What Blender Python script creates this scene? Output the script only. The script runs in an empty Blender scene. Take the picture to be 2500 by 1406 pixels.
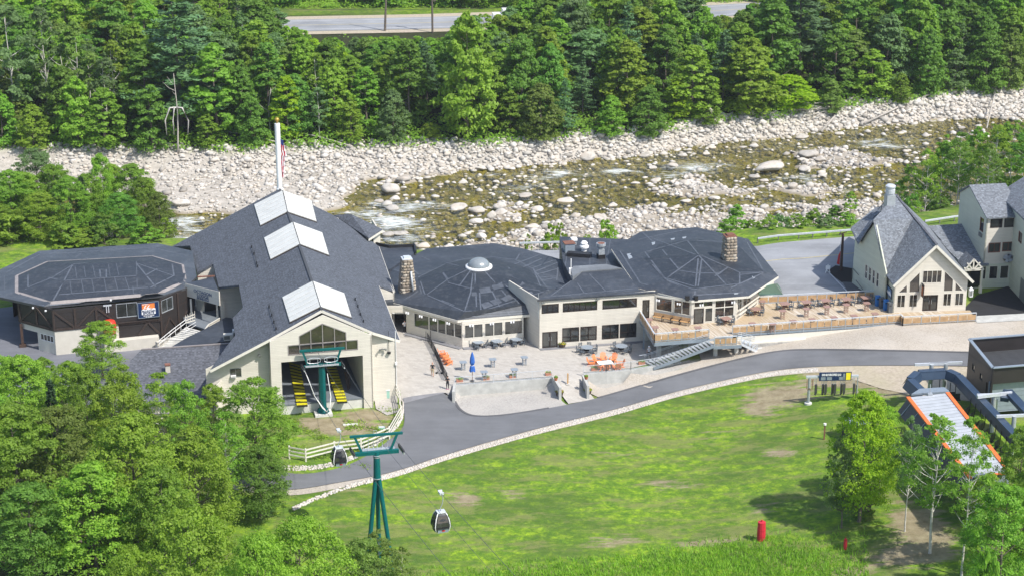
import bpy,bmesh,math,random
import numpy as np
from math import sin,cos,tan,atan2,radians,pi,sqrt,hypot
from mathutils import Vector,Matrix,geometry,bvhtree
random.seed(7);RNG=np.random.default_rng(7)
S=bpy.context.scene
C=S.collection
# camera
CAMH=88.0;TH=radians(19.3);FOC=4861.0
cd=bpy.data.cameras.new('camera');cam=bpy.data.objects.new('camera',cd);C.objects.link(cam)
cam.location=(0,0,CAMH);cam.rotation_euler=(pi/2-TH,0,0)
cd.sensor_width=36;cd.lens=FOC/2500*36;cd.clip_start=1;cd.clip_end=5000
S.camera=cam
# light
SUN_DIR=Vector((0.66,-0.52,1.10)).normalized()
sun_el=math.asin(SUN_DIR.z);sun_az=atan2(SUN_DIR.x,SUN_DIR.y)
W=bpy.data.worlds.new('World');S.world=W;W.use_nodes=True
nt=W.node_tree;nt.nodes.clear()
sky=nt.nodes.new('ShaderNodeTexSky');sky.sky_type='NISHITA';sky.sun_disc=False
sky.sun_elevation=sun_el;sky.sun_rotation=sun_az;sky.dust_density=1.5;sky.air_density=1.0
bg=nt.nodes.new('ShaderNodeBackground');bg.inputs['Strength'].default_value=0.15
wo=nt.nodes.new('ShaderNodeOutputWorld')
nt.links.new(sky.outputs[0],bg.inputs[0]);nt.links.new(bg.outputs[0],wo.inputs[0])
sd=bpy.data.lights.new('sun','SUN');sd.energy=4.0;sd.angle=radians(0.9);sd.color=(1.0,0.955,0.89)
so=bpy.data.objects.new('sun',sd);C.objects.link(so)
so.rotation_euler=SUN_DIR.to_track_quat('Z','Y').to_euler();so.location=(60,60,150)
S.view_settings.view_transform='Standard';S.view_settings.look='None'
S.view_settings.gamma=1;S.view_settings.use_curve_mapping=False
S.view_settings.exposure=0.50
# helpers
def ray(px,py):
 u=(px-1250)/FOC;v=(703-py)/FOC
 return Vector((u,cos(TH)+v*sin(TH),-sin(TH)+v*cos(TH)))
def P(px,py,z=0.0):
 d=ray(px,py);t=(z-CAMH)/d.z
 return Vector((d.x*t,d.y*t,z))
def ZT(p,py):
 d=ray(1250,py);return CAMH+p[1]/d.y*d.z
def XP(px,y,z=0.0):
 depth=y*cos(TH)-(z-CAMH)*sin(TH)
 return(px-1250)/FOC*depth
def ss(a,b,x):
 t=np.clip((x-a)/(b-a),0,1);return t*t*(3-2*t)
def pip(poly,x,y):
 x=np.asarray(x,float);y=np.asarray(y,float);c=np.zeros(x.shape,bool);n=len(poly);j=n-1
 for i in range(n):
  xi,yi=poly[i][0],poly[i][1];xj,yj=poly[j][0],poly[j][1]
  if yi!=yj:
   c^=((yi>y)!=(yj>y))&(x<(xj-xi)*(y-yi)/(yj-yi)+xi)
  j=i
 return c
def pdist(poly,x,y,closed=True):
 d=np.full(np.shape(x),1e9);n=len(poly)
 for i in range(n if closed else n-1):
  ax,ay=poly[i][0],poly[i][1];bx,by=poly[(i+1)%n][0],poly[(i+1)%n][1]
  vx,vy=bx-ax,by-ay;L=vx*vx+vy*vy+1e-9
  t=np.clip(((x-ax)*vx+(y-ay)*vy)/L,0,1)
  d=np.minimum(d,np.hypot(x-ax-t*vx,y-ay-t*vy))
 return d
def sdf(poly,x,y):
 d=pdist(poly,x,y);return np.where(pip(poly,x,y),d,-d)
def wob(x,y,s=1.0,k=0):
 return(np.sin(x*s*0.9+1.3*k+1.7*np.sin(y*s*0.7+k))+np.sin(y*s*1.1+2.1*k+1.3*np.sin(x*s*0.8-k)))*0.5
 # terrain heights
WATER=-4.0
def wp(pts,z=-4.0):return[tuple(P(a,b,z)[:2])for a,b in pts]
NEARX=[-200,-60,-10,6,20,32,45,60,75,130]
NEARY=[278,274,267,267,269,269,270,277,285,300]
far_px=[(-700,372),(0,374),(250,372),(640,378),(900,366),(1100,366),(1400,350),(1650,318),(1850,296),(2080,268),(2300,248),(2500,222),(3100,150)]
FAR=wp(far_px,-1.5)
FARX=[p[0]for p in FAR];FARY=[p[1]for p in FAR]
def near_y(x):return np.interp(x,NEARX,NEARY)+0.8*wob(x,x*0,0.35,2)
def far_y(x):return np.interp(x,FARX,FARY)+1.2*wob(x,x*0,0.3,5)
bars=[[(-700,340),(0,345),(640,350),(900,340),(1100,340),(1400,325),(1650,290),(1850,262),(2080,240),(2500,190),(3000,130),(3000,200),(2500,292),(2330,288),(2250,292),(2050,303),(1850,326),(1640,352),(1500,372),(1330,395),(1150,416),(1020,434),(900,442),(850,480),(830,505),(760,520),(600,528),(440,522),(330,500),(200,470),(-700,450)],[(1060,610),(1100,596),(1240,588),(1260,560),(1330,545),(1400,530),(1490,515),(1600,505),(1700,520),(1830,500),(1890,520),(2000,490),(2120,480),(2200,500),(2200,620),(1500,700)],[(1930,385),(1990,364),(2060,362),(2110,385),(2190,386),(2210,396),(2100,408),(2030,420),(1960,412)],[(1190,515),(1240,492),(1280,520),(1270,535),(1200,540)],[(1610,450),(1680,430),(1760,450),(1830,470),(1760,490),(1640,480),(1590,470)],[(1850,455),(1990,445),(2080,470),(1930,480)],[(930,436),(1010,432),(1000,445),(940,450)]]
BARS=[wp(b)for b in bars]
def gravel(x,y):
 g=np.zeros(np.shape(x))
 for i,b in enumerate(BARS):g=np.maximum(g,(1 if i==0 else .74)*ss(-2.2,1.8,sdf(b,x,y)+(0.9 if i==0 else 2.0)*wob(x,y,0.7,1)+(0 if i==0 else 1.1*wob(x,y,1.9,4))))
 return g
YLX=[-14,-13,-7,-6.6,4.8,8.5,11.5,14.5,18,21,60]
YLY=[216.6,216.4,216.0,P(1110,940,.18).y-.1,P(1346,922,.18).y-.1,P(1424,912,.3).y-.1,P(1480,908,.3).y-.1,P(1540,902,.3).y-.1,P(1600,893,.3).y-.1,P(1660,884,.3).y,P(1706,876,.3).y+1]
def hg(x,y):
 x=np.asarray(x,float);y=np.asarray(y,float)
 h=2.86*(ss(15,38,x)*ss(229,236,y)+ss(14,50,x)*ss(236,229,y))*ss(120,190,y)
 yl=np.interp(x,YLX,YLY);wd=np.interp(x,[-13.5,-12.5,-7.2,-6.7,4.7,5.0,8.3,8.6,14,20],[2.4,5.5,5.5,.35,.35,4.5,4.5,.35,.5,7])
 h=h-1.15*ss(0,1,(yl-y)/wd)*ss(-50,-38,x)
 h=h+0.25*wob(x,y,0.08,3)*ss(205,190,y)+ss(186,150,y)*ss(-20,30,x)*1.2
 nb=near_y(x);fb=far_y(x)
 r=ss(0,9,y-nb)*ss(-1,7,fb+3-y)
 g=gravel(x,y)if np.any(r>0)else 0
 bed=-4.75+1.35*g+0.22*wob(x,y,0.55,7)*(1-0.4*g)+0.10*wob(x,y,1.7,9)+ss(6,0,fb-y)*1.4
 far=ss(0,14,y-fb-3)*1.8+ss(445,520,y)*34+ss(520,1100,y)*44
 h=h*(1-ss(nb+6,nb+30,y))+far*(1-ss(440,440.1,y)*0)
 return h*(1-r)+bed*r
def hz(x,y):return float(hg(np.array([x]),np.array([y]))[0])
def PP(px,py):
 x=(px-1250)/FOC*280;return P(px,py,2.86*float(ss(15,38,x)))
def PG(px,py,off=0.0):
 z=0.0
 for _ in range(8):
  p=P(px,py,z);z=0.4*z+0.6*(hz(p.x,p.y)+off)
 p=P(px,py,z);p.z=hz(p.x,p.y)+off
 return p
 # materials
MATS={}
def new_mat(name):
 m=bpy.data.materials.new(name);m.use_nodes=True;MATS[name]=m
 return m,m.node_tree,m.node_tree.nodes['Principled BSDF']
def N(nt,t,**kw):
 n=nt.nodes.new(t)
 for k,v in kw.items():
  if k in n.inputs.keys():n.inputs[k].default_value=v
  else:setattr(n,k,v)
 return n
def c4(c):return(c[0],c[1],c[2],1)
def ramp(nt,fac,stops):
 r=nt.nodes.new('ShaderNodeValToRGB');e=r.color_ramp.elements
 while len(e)<len(stops):e.new(0.5)
 for i,(p,c)in enumerate(stops):
  e[i].position=p;e[i].color=c4(c)if not isinstance(c,float)else(c,c,c,1)
 nt.links.new(fac,r.inputs[0]);return r.outputs[0]
def coords(nt,scale=(1,1,1),rot=(0,0,0),kind='pos'):
 mp=nt.nodes.new('ShaderNodeMapping');mp.inputs['Scale'].default_value=scale;mp.inputs['Rotation'].default_value=rot
 if kind=='pos':s=nt.nodes.new('ShaderNodeNewGeometry').outputs['Position']
 else:s=nt.nodes.new('ShaderNodeTexCoord').outputs['Object']
 nt.links.new(s,mp.inputs[0]);return mp.outputs[0]
def noise(nt,vec,scale,detail=3,rough=0.55):
 n=N(nt,'ShaderNodeTexNoise');n.inputs['Scale'].default_value=scale;n.inputs['Detail'].default_value=detail;n.inputs['Roughness'].default_value=rough
 nt.links.new(vec,n.inputs['Vector']);return n.outputs['Fac']
def mixc(nt,fac,a,b,mode='MIX'):
 m=nt.nodes.new('ShaderNodeMix');m.data_type='RGBA';m.blend_type=mode;m.clamp_factor=True
 for sock,v in((m.inputs[0],fac),(m.inputs[6],a),(m.inputs[7],b)):
  if isinstance(v,(int,float)):sock.default_value=v
  elif isinstance(v,tuple):sock.default_value=c4(v)
  else:nt.links.new(v,sock)
 return m.outputs[2]
def math_(nt,op,a,b=0.0,clamp=False):
 m=nt.nodes.new('ShaderNodeMath');m.operation=op;m.use_clamp=clamp
 for i,v in enumerate((a,b)):
  if isinstance(v,(int,float)):m.inputs[i].default_value=v
  else:nt.links.new(v,m.inputs[i])
 return m.outputs[0]
def bump(nt,bsdf,h,strength=0.4,dist=0.05):
 b=nt.nodes.new('ShaderNodeBump');b.inputs['Strength'].default_value=strength;b.inputs['Distance'].default_value=dist
 nt.links.new(h,b.inputs['Height']);nt.links.new(b.outputs[0],bsdf.inputs['Normal'])
def plain(name,col,rough=0.6,var=0.12,scale=1.5,metal=0.0,bumpy=0.0,spec=0.4):
 m,t,b=new_mat(name)
 v=coords(t);n=noise(t,v,scale,4,0.6)
 lo=tuple(c*(1-var)for c in col);hi=tuple(min(1,c*(1+var))for c in col)
 c=ramp(t,n,[(0.3,lo),(0.7,hi)])
 n2=noise(t,v,scale*9,2)
 c=mixc(t,math_(t,'MULTIPLY',n2,var),c,tuple(x*0.55 for x in col))
 t.links.new(c,b.inputs['Base Color']);b.inputs['Roughness'].default_value=rough;b.inputs['Metallic'].default_value=metal
 b.inputs['Specular IOR Level'].default_value=spec
 if bumpy:bump(t,b,n2,0.5,bumpy)
 return m
def siding(name,col,sp=0.2):
 m,t,b=new_mat(name)
 g=t.nodes.new('ShaderNodeNewGeometry');sx=t.nodes.new('ShaderNodeSeparateXYZ');t.links.new(g.outputs['Position'],sx.inputs[0])
 f=math_(t,'FRACT',math_(t,'MULTIPLY',sx.outputs[2],1/sp))
 line=math_(t,'GREATER_THAN',f,0.87)
 row=math_(t,'FLOOR',math_(t,'MULTIPLY',sx.outputs[2],1/sp))
 cb=t.nodes.new('ShaderNodeCombineXYZ');t.links.new(math_(t,'MULTIPLY',sx.outputs[0],0.25),cb.inputs[0]);t.links.new(math_(t,'MULTIPLY',row,7.3),cb.inputs[1]);t.links.new(math_(t,'MULTIPLY',sx.outputs[1],0.25),cb.inputs[2])
 n=noise(t,cb.outputs[0],1.0,2)
 c=ramp(t,n,[(0.3,tuple(x*0.93 for x in col)),(0.7,tuple(min(1,x*1.05)for x in col))])
 st=noise(t,coords(t,(1.2,1.2,0.25)),1.0,4,0.65)
 c=mixc(t,math_(t,'MULTIPLY',ramp(t,st,[(0.45,0.0),(0.8,1.0)]),0.25),c,tuple(x*0.62 for x in col))
 c=mixc(t,math_(t,'MULTIPLY',line,0.32),c,tuple(x*0.55 for x in col))
 t.links.new(c,b.inputs['Base Color']);b.inputs['Roughness'].default_value=0.65
 bump(t,b,math_(t,'SUBTRACT',1.0,f),0.5,0.03)
 return m
def shingle(name,col):
 m,t,b=new_mat(name)
 g=t.nodes.new('ShaderNodeNewGeometry');sx=t.nodes.new('ShaderNodeSeparateXYZ');t.links.new(g.outputs['Position'],sx.inputs[0])
 row=math_(t,'FLOOR',math_(t,'MULTIPLY',sx.outputs[2],7.5))
 cb=t.nodes.new('ShaderNodeCombineXYZ')
 t.links.new(math_(t,'FLOOR',math_(t,'ADD',math_(t,'MULTIPLY',sx.outputs[0],4.6),math_(t,'MULTIPLY',row,0.37))),cb.inputs[0])
 t.links.new(row,cb.inputs[1]);t.links.new(math_(t,'FLOOR',math_(t,'ADD',math_(t,'MULTIPLY',sx.outputs[1],4.6),math_(t,'MULTIPLY',row,0.53))),cb.inputs[2])
 w=t.nodes.new('ShaderNodeTexWhiteNoise');w.noise_dimensions='3D';t.links.new(cb.outputs[0],w.inputs['Vector'])
 c=ramp(t,w.outputs['Value'],[(0.0,tuple(x*0.62 for x in col)),(0.55,col),(1.0,tuple(x*1.5 for x in col))])
 n=noise(t,coords(t,(1,1,1)),0.35,4,0.65)
 c=mixc(t,math_(t,'MULTIPLY',ramp(t,n,[(0.4,0.0),(0.75,1.0)]),0.35),c,tuple(x*1.35 for x in col))
 f=math_(t,'FRACT',math_(t,'MULTIPLY',sx.outputs[2],7.5))
 c=mixc(t,math_(t,'MULTIPLY',math_(t,'GREATER_THAN',f,0.8),0.3),c,tuple(x*0.4 for x in col))
 t.links.new(c,b.inputs['Base Color']);b.inputs['Roughness'].default_value=0.85
 bump(t,b,w.outputs['Value'],0.35,0.02)
 return m
def membrane(name,col):
 m,t,b=new_mat(name)
 v=coords(t);n=noise(t,v,0.22,6,0.62);n2=noise(t,v,1.7,5,0.7)
 c=ramp(t,n,[(0.3,tuple(x*0.75 for x in col)),(0.52,col),(0.78,tuple(x*1.5 for x in col))])
 c=mixc(t,math_(t,'MULTIPLY',ramp(t,n2,[(0.5,0.0),(0.8,1.0)]),0.35),c,(0.17,0.175,0.18))
 br=N(t,'ShaderNodeTexBrick');br.inputs['Scale'].default_value=0.28;br.inputs['Mortar Size'].default_value=0.006;br.inputs['Color1'].default_value=(0.9,.9,.9,1);br.inputs['Color2'].default_value=(1.1,1.1,1.1,1);br.inputs['Mortar'].default_value=(1.25,1.25,1.25,1)
 t.links.new(coords(t,rot=(0,0,radians(-13))),br.inputs['Vector'])
 c=mixc(t,0.8,c,br.outputs[0],'MULTIPLY')
 t.links.new(c,b.inputs['Base Color'])
 r=ramp(t,n,[(0.2,0.45),(0.8,0.7)]);t.links.new(r,b.inputs['Roughness'])
 bump(t,b,n2,0.4,0.02)
 return m
def leafmat(name,col,var=0.35,trans=0.48):
 m,t,b=new_mat(name)
 oi=t.nodes.new('ShaderNodeObjectInfo')
 n=noise(t,coords(t),0.9,3,0.6)
 n2=t.nodes.new('ShaderNodeTexWhiteNoise');t.links.new(coords(t,(3.5,3.5,3.5)),n2.inputs['Vector'])
 c=ramp(t,n,[(0.25,tuple(x*(1-var)for x in col)),(0.5,col),(0.78,(col[0]*(1+var*1.3),col[1]*(1+var),col[2]*(1+var*0.5)))])
 hs=t.nodes.new('ShaderNodeHueSaturation')
 t.links.new(math_(t,'ADD',0.5,math_(t,'MULTIPLY',math_(t,'SUBTRACT',oi.outputs['Random'],0.6),0.03)),hs.inputs['Hue'])
 t.links.new(math_(t,'ADD',0.86,math_(t,'MULTIPLY',oi.outputs['Random'],0.42)),hs.inputs['Value'])
 t.links.new(c,hs.inputs['Color'])
 c=mixc(t,math_(t,'MULTIPLY',n2.outputs['Value'],0.25),hs.outputs[0],tuple(x*0.6 for x in col))
 tr=t.nodes.new('ShaderNodeBsdfTranslucent');mx=t.nodes.new('ShaderNodeMixShader')
 tc=mixc(t,1.0,c,(1.25,1.35,0.55),'MULTIPLY')
 t.links.new(c,b.inputs['Base Color']);t.links.new(tc,tr.inputs['Color']);b.inputs['Roughness'].default_value=0.55;b.inputs['Specular IOR Level'].default_value=0.3
 mx.inputs[0].default_value=trans
 t.links.new(b.outputs[0],mx.inputs[1]);t.links.new(tr.outputs[0],mx.inputs[2])
 t.links.new(mx.outputs[0],t.nodes['Material Output'].inputs['Surface'])
 return m
def glass(name,col,rough=0.04,spec=0.9):
 m,t,b=new_mat(name)
 n=noise(t,coords(t),0.6,3)
 c=ramp(t,n,[(0.35,tuple(x*0.6 for x in col)),(0.65,tuple(x*1.4 for x in col))])
 t.links.new(c,b.inputs['Base Color']);b.inputs['Roughness'].default_value=rough;b.inputs['Specular IOR Level'].default_value=spec;b.inputs['IOR'].default_value=1.6
 bump(t,b,noise(t,coords(t),0.25,1),0.04,0.3)
 return m
siding('cream_siding',(0.62,0.58,0.50));siding('green_siding',(0.54,0.56,0.45),0.22)
siding('brown_board',(0.025,0.020,0.018),0.9)
plain('cream_trim',(0.66,0.63,0.55),0.55,0.06);plain('cream_plain',(0.58,0.55,0.48),0.7,0.08,0.8)
plain('white_paint',(0.80,0.80,0.78),0.45,0.05);plain('offwhite_wood',(0.66,0.63,0.55),0.65,0.12,4)
plain('dark_timber',(0.045,0.032,0.026),0.7,0.2,3);plain('bronze_frame',(0.028,0.018,0.015),0.4,0.15)
plain('brown_pole',(0.07,0.042,0.03),0.8,0.25,3);plain('grey_frame',(0.16,0.17,0.16),0.5,0.1)
shingle('shingle',(0.074,0.083,0.100));shingle('shingle_light',(0.15,0.165,0.185));shingle('shingle_dark',(0.088,0.093,0.108))
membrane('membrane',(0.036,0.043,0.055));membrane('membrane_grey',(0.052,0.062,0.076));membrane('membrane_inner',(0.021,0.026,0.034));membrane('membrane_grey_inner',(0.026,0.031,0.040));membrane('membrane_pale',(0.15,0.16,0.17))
plain('seam',(0.095,0.108,0.130),0.6,0.25,2.5);plain('tan_flashing',(0.26,0.235,0.225),0.6,0.2,1.2);plain('patch',(0.085,0.095,0.112),0.55,0.3,0.9)
plain('fascia_dark',(0.06,0.062,0.066),0.6,0.1)
plain('terminal_roof',(0.42,0.44,0.46),0.4,0.12,0.8);plain('skylight_white',(0.60,0.60,0.56),0.5,0.10,0.6);plain('skylight_rib',(0.72,0.72,0.69),0.5,0.08)
plain('galv',(0.42,0.45,0.47),0.45,0.12,3,0.35);plain('galv_pale',(0.60,0.63,0.66),0.4,0.1,3,0.25);plain('steel_blue_grey',(0.28,0.33,0.38),0.45,0.1,2,0.3)
plain('teal',(0.0,0.105,0.105),0.4,0.1,3);plain('navy_paint',(0.030,0.052,0.090),0.35,0.15,1.0);plain('cable_grey',(0.07,0.075,0.08),0.5,0.1);plain('black_metal',(0.018,0.018,0.02),0.5,0.15)
plain('charcoal',(0.035,0.037,0.042),0.5,0.15,2);plain('black_cladding',(0.030,0.026,0.025),0.45,0.2,0.7)
plain('orange_paint',(0.75,0.16,0.03),0.5,0.08);plain('orange_plastic',(0.80,0.27,0.10),0.5,0.08,4)
plain('blue_fabric',(0.03,0.12,0.42),0.8,0.15,5);plain('blue_plastic',(0.02,0.17,0.50),0.45,0.08);plain('grey_plastic',(0.10,0.11,0.12),0.5,0.08)
plain('table_grey',(0.24,0.28,0.32),0.5,0.12,6);plain('table_brown',(0.30,0.185,0.15),0.6,0.12,6);plain('chair_grey',(0.10,0.12,0.14),0.5,0.12,6)
plain('bench_wood',(0.50,0.30,0.13),0.6,0.2,6);plain('panel_wood',(0.44,0.285,0.15),0.65,0.25,1.6);plain('terracotta',(0.42,0.15,0.07),0.8,0.15,4)
plain('red_pad',(0.55,0.02,0.04),0.5,0.12,3);plain('red_cabin',(0.60,0.04,0.02),0.3,0.05);plain('pot_dark',(0.07,0.05,0.04),0.7,0.2,5)
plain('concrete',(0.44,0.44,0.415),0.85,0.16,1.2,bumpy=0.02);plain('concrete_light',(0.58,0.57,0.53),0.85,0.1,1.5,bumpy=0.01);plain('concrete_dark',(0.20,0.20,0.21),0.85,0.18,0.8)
plain('floor_grey',(0.16,0.18,0.20),0.6,0.15,0.5);plain('yellow_paint',(0.62,0.56,0.02),0.5,0.15,2);plain('bright_yellow',(0.85,0.72,0.03),0.5,0.05)
plain('navy_sign',(0.012,0.03,0.09),0.4,0.05);plain('sign_orange',(0.75,0.22,0.05),0.5,0.1);plain('sign_white',(0.82,0.82,0.82),0.5,0.02);plain('slate_letter',(0.09,0.12,0.19),0.5,0.05)
plain('sign_red',(0.6,0.02,0.02),0.5,0.05);plain('picture_blue',(0.10,0.20,0.38),0.3,0.5,1.3);plain('picture_teal',(0.05,0.14,0.14),0.3,0.8,1.5)
plain('awning_green',(0.30,0.52,0.43),0.8,0.06);plain('asphalt_new',(0.022,0.022,0.024),0.9,0.2,1.5,bumpy=0.01);plain('mulch',(0.018,0.014,0.012),0.95,0.4,4,bumpy=0.04)
plain('rust',(0.20,0.09,0.06),0.8,0.25,2);plain('gold',(0.45,0.30,0.06),0.35,0.1,2,0.5);plain('flag_red',(0.50,0.02,0.04),0.8,0.1);plain('flag_blue',(0.02,0.04,0.18),0.8,0.1)
plain('skin',(0.50,0.30,0.22),0.6,0.05);plain('black_cloth',(0.02,0.02,0.024),0.9,0.2);plain('khaki_cloth',(0.42,0.34,0.22),0.9,0.1);plain('white_cloth',(0.62,0.62,0.64),0.9,0.1);plain('pink_shoe',(0.65,0.12,0.35),0.6,0.1);plain('hair_dark',(0.02,0.013,0.01),0.7,0.2)
plain('bark',(0.15,0.125,0.10),0.9,0.3,4,bumpy=0.03);plain('birch_bark',(0.55,0.52,0.47),0.8,0.3,3);plain('dead_wood',(0.45,0.41,0.36),0.85,0.2,3)
plain('truck_white',(0.8,0.8,0.8),0.3,0.03);plain('rubber',(0.02,0.02,0.02),0.8,0.1);plain('flower_red',(0.65,0.06,0.05),0.8,0.4,14);plain('flower_yellow',(0.65,0.42,0.03),0.8,0.4,14)
plain('stone_wall',(0.42,0.40,0.37),0.9,0.2,1.5,bumpy=0.02);plain('mortar',(0.30,0.27,0.23),0.95,0.15,6,bumpy=0.02)
for i,c in enumerate([(0.34,0.28,0.21),(0.24,0.20,0.16),(0.42,0.37,0.30)]):plain('chimney_stone_%d'%i,c,0.85,0.2,3,bumpy=0.01)
glass('glass_dark',(0.016,0.018,0.018));glass('glass_mid',(0.040,0.043,0.040),0.06);glass('glass_warm',(0.04,0.034,0.028));glass('glass_cabin',(0.035,0.033,0.04),0.05)
plain('dome',(0.28,0.31,0.32),0.25,0.1,1.0,0.3)
leafmat('leaf_mid',(0.195,0.350,0.042));leafmat('leaf_dark',(0.145,0.285,0.044));leafmat('leaf_light',(0.235,0.375,0.042));leafmat('leaf_yellow',(0.28,0.46,0.02),0.25)
leafmat('leaf_blue',(0.125,0.235,0.095),0.3,0.25);leafmat('leaf_olive',(0.180,0.270,0.055));leafmat('leaf_grey',(0.160,0.270,0.100));leafmat('leaf_spruce',(0.035,0.080,0.030),0.3,0.15)
def mat_planks():
 m,t,b=new_mat('deck_plank')
 w=t.nodes.new('ShaderNodeObjectInfo')
 mp=t.nodes.new('ShaderNodeMapping');mp.vector_type='TEXTURE';mp.inputs['Rotation'].default_value=(0,0,radians(-69));mp.inputs['Scale'].default_value=(3.0,.16,1);t.links.new(t.nodes.new('ShaderNodeNewGeometry').outputs['Position'],mp.inputs[0]);n=noise(t,mp.outputs[0],1.0,3,0.6)
 n2=noise(t,coords(t),0.16,2)
 c=ramp(t,n,[(0.35,(0.30,0.225,0.14)),(0.5,(0.47,0.39,0.29)),(0.65,(0.60,0.55,0.47))])
 c=mixc(t,ramp(t,n2,[(0.42,0.0),(0.6,0.75)]),c,(0.42,0.315,0.19))
 t.links.new(c,b.inputs['Base Color']);b.inputs['Roughness'].default_value=0.8
mat_planks()
def mat_rock():
 m,t,b=new_mat('rock')
 oi=t.nodes.new('ShaderNodeObjectInfo');v=coords(t)
 n=noise(t,v,1.3,5,0.65);n2=noise(t,v,0.45,2)
 c=ramp(t,n,[(0.28,(0.32,0.29,0.25)),(0.5,(0.47,0.44,0.39)),(0.75,(0.57,0.54,0.50))])
 c=mixc(t,math_(t,'MULTIPLY',ramp(t,n2,[(0.45,0.0),(0.7,1.0)]),0.5),c,(0.52,0.43,0.33))
 g=t.nodes.new('ShaderNodeNewGeometry');sx=t.nodes.new('ShaderNodeSeparateXYZ');t.links.new(g.outputs['Position'],sx.inputs[0])
 wet=math_(t,'SUBTRACT',1.0,math_(t,'MULTIPLY',math_(t,'ADD',sx.outputs[2],4.03),9.0),True)
 c=mixc(t,math_(t,'MULTIPLY',wet,0.75),c,(0.14,0.105,0.05))
 hs=t.nodes.new('ShaderNodeHueSaturation');t.links.new(c,hs.inputs['Color']);t.links.new(math_(t,'ADD',0.78,math_(t,'MULTIPLY',oi.outputs['Random'],0.34)),hs.inputs['Value'])
 t.links.new(hs.outputs[0],b.inputs['Base Color']);b.inputs['Roughness'].default_value=0.85
 bump(t,b,n,0.6,0.12)
mat_rock()
def mat_stones():
 m,t,b=new_mat('river_stones')
 a=N(t,'ShaderNodeAttribute',attribute_name='tint')
 n=noise(t,coords(t),2.2,3)
 c=ramp(t,a.outputs['Fac'],[(0.0,(0.25,0.23,0.20)),(0.3,(0.43,0.405,0.365)),(0.62,(0.55,0.525,0.48)),(0.85,(0.52,0.455,0.375)),(1.0,(0.62,0.60,0.57))])
 c=mixc(t,math_(t,'MULTIPLY',n,0.3),c,(0.36,0.32,0.27))
 g=t.nodes.new('ShaderNodeNewGeometry');sx=t.nodes.new('ShaderNodeSeparateXYZ');t.links.new(g.outputs['Position'],sx.inputs[0])
 wet=math_(t,'SUBTRACT',1.0,math_(t,'MULTIPLY',math_(t,'ADD',sx.outputs[2],4.02),12.0),True)
 wet=math_(t,'MULTIPLY',wet,math_(t,'LESS_THAN',sx.outputs[2],-3.7))
 c=mixc(t,math_(t,'MULTIPLY',wet,0.8),c,(0.27,0.23,0.07))
 t.links.new(c,b.inputs['Base Color']);b.inputs['Roughness'].default_value=0.85
mat_stones()
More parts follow.
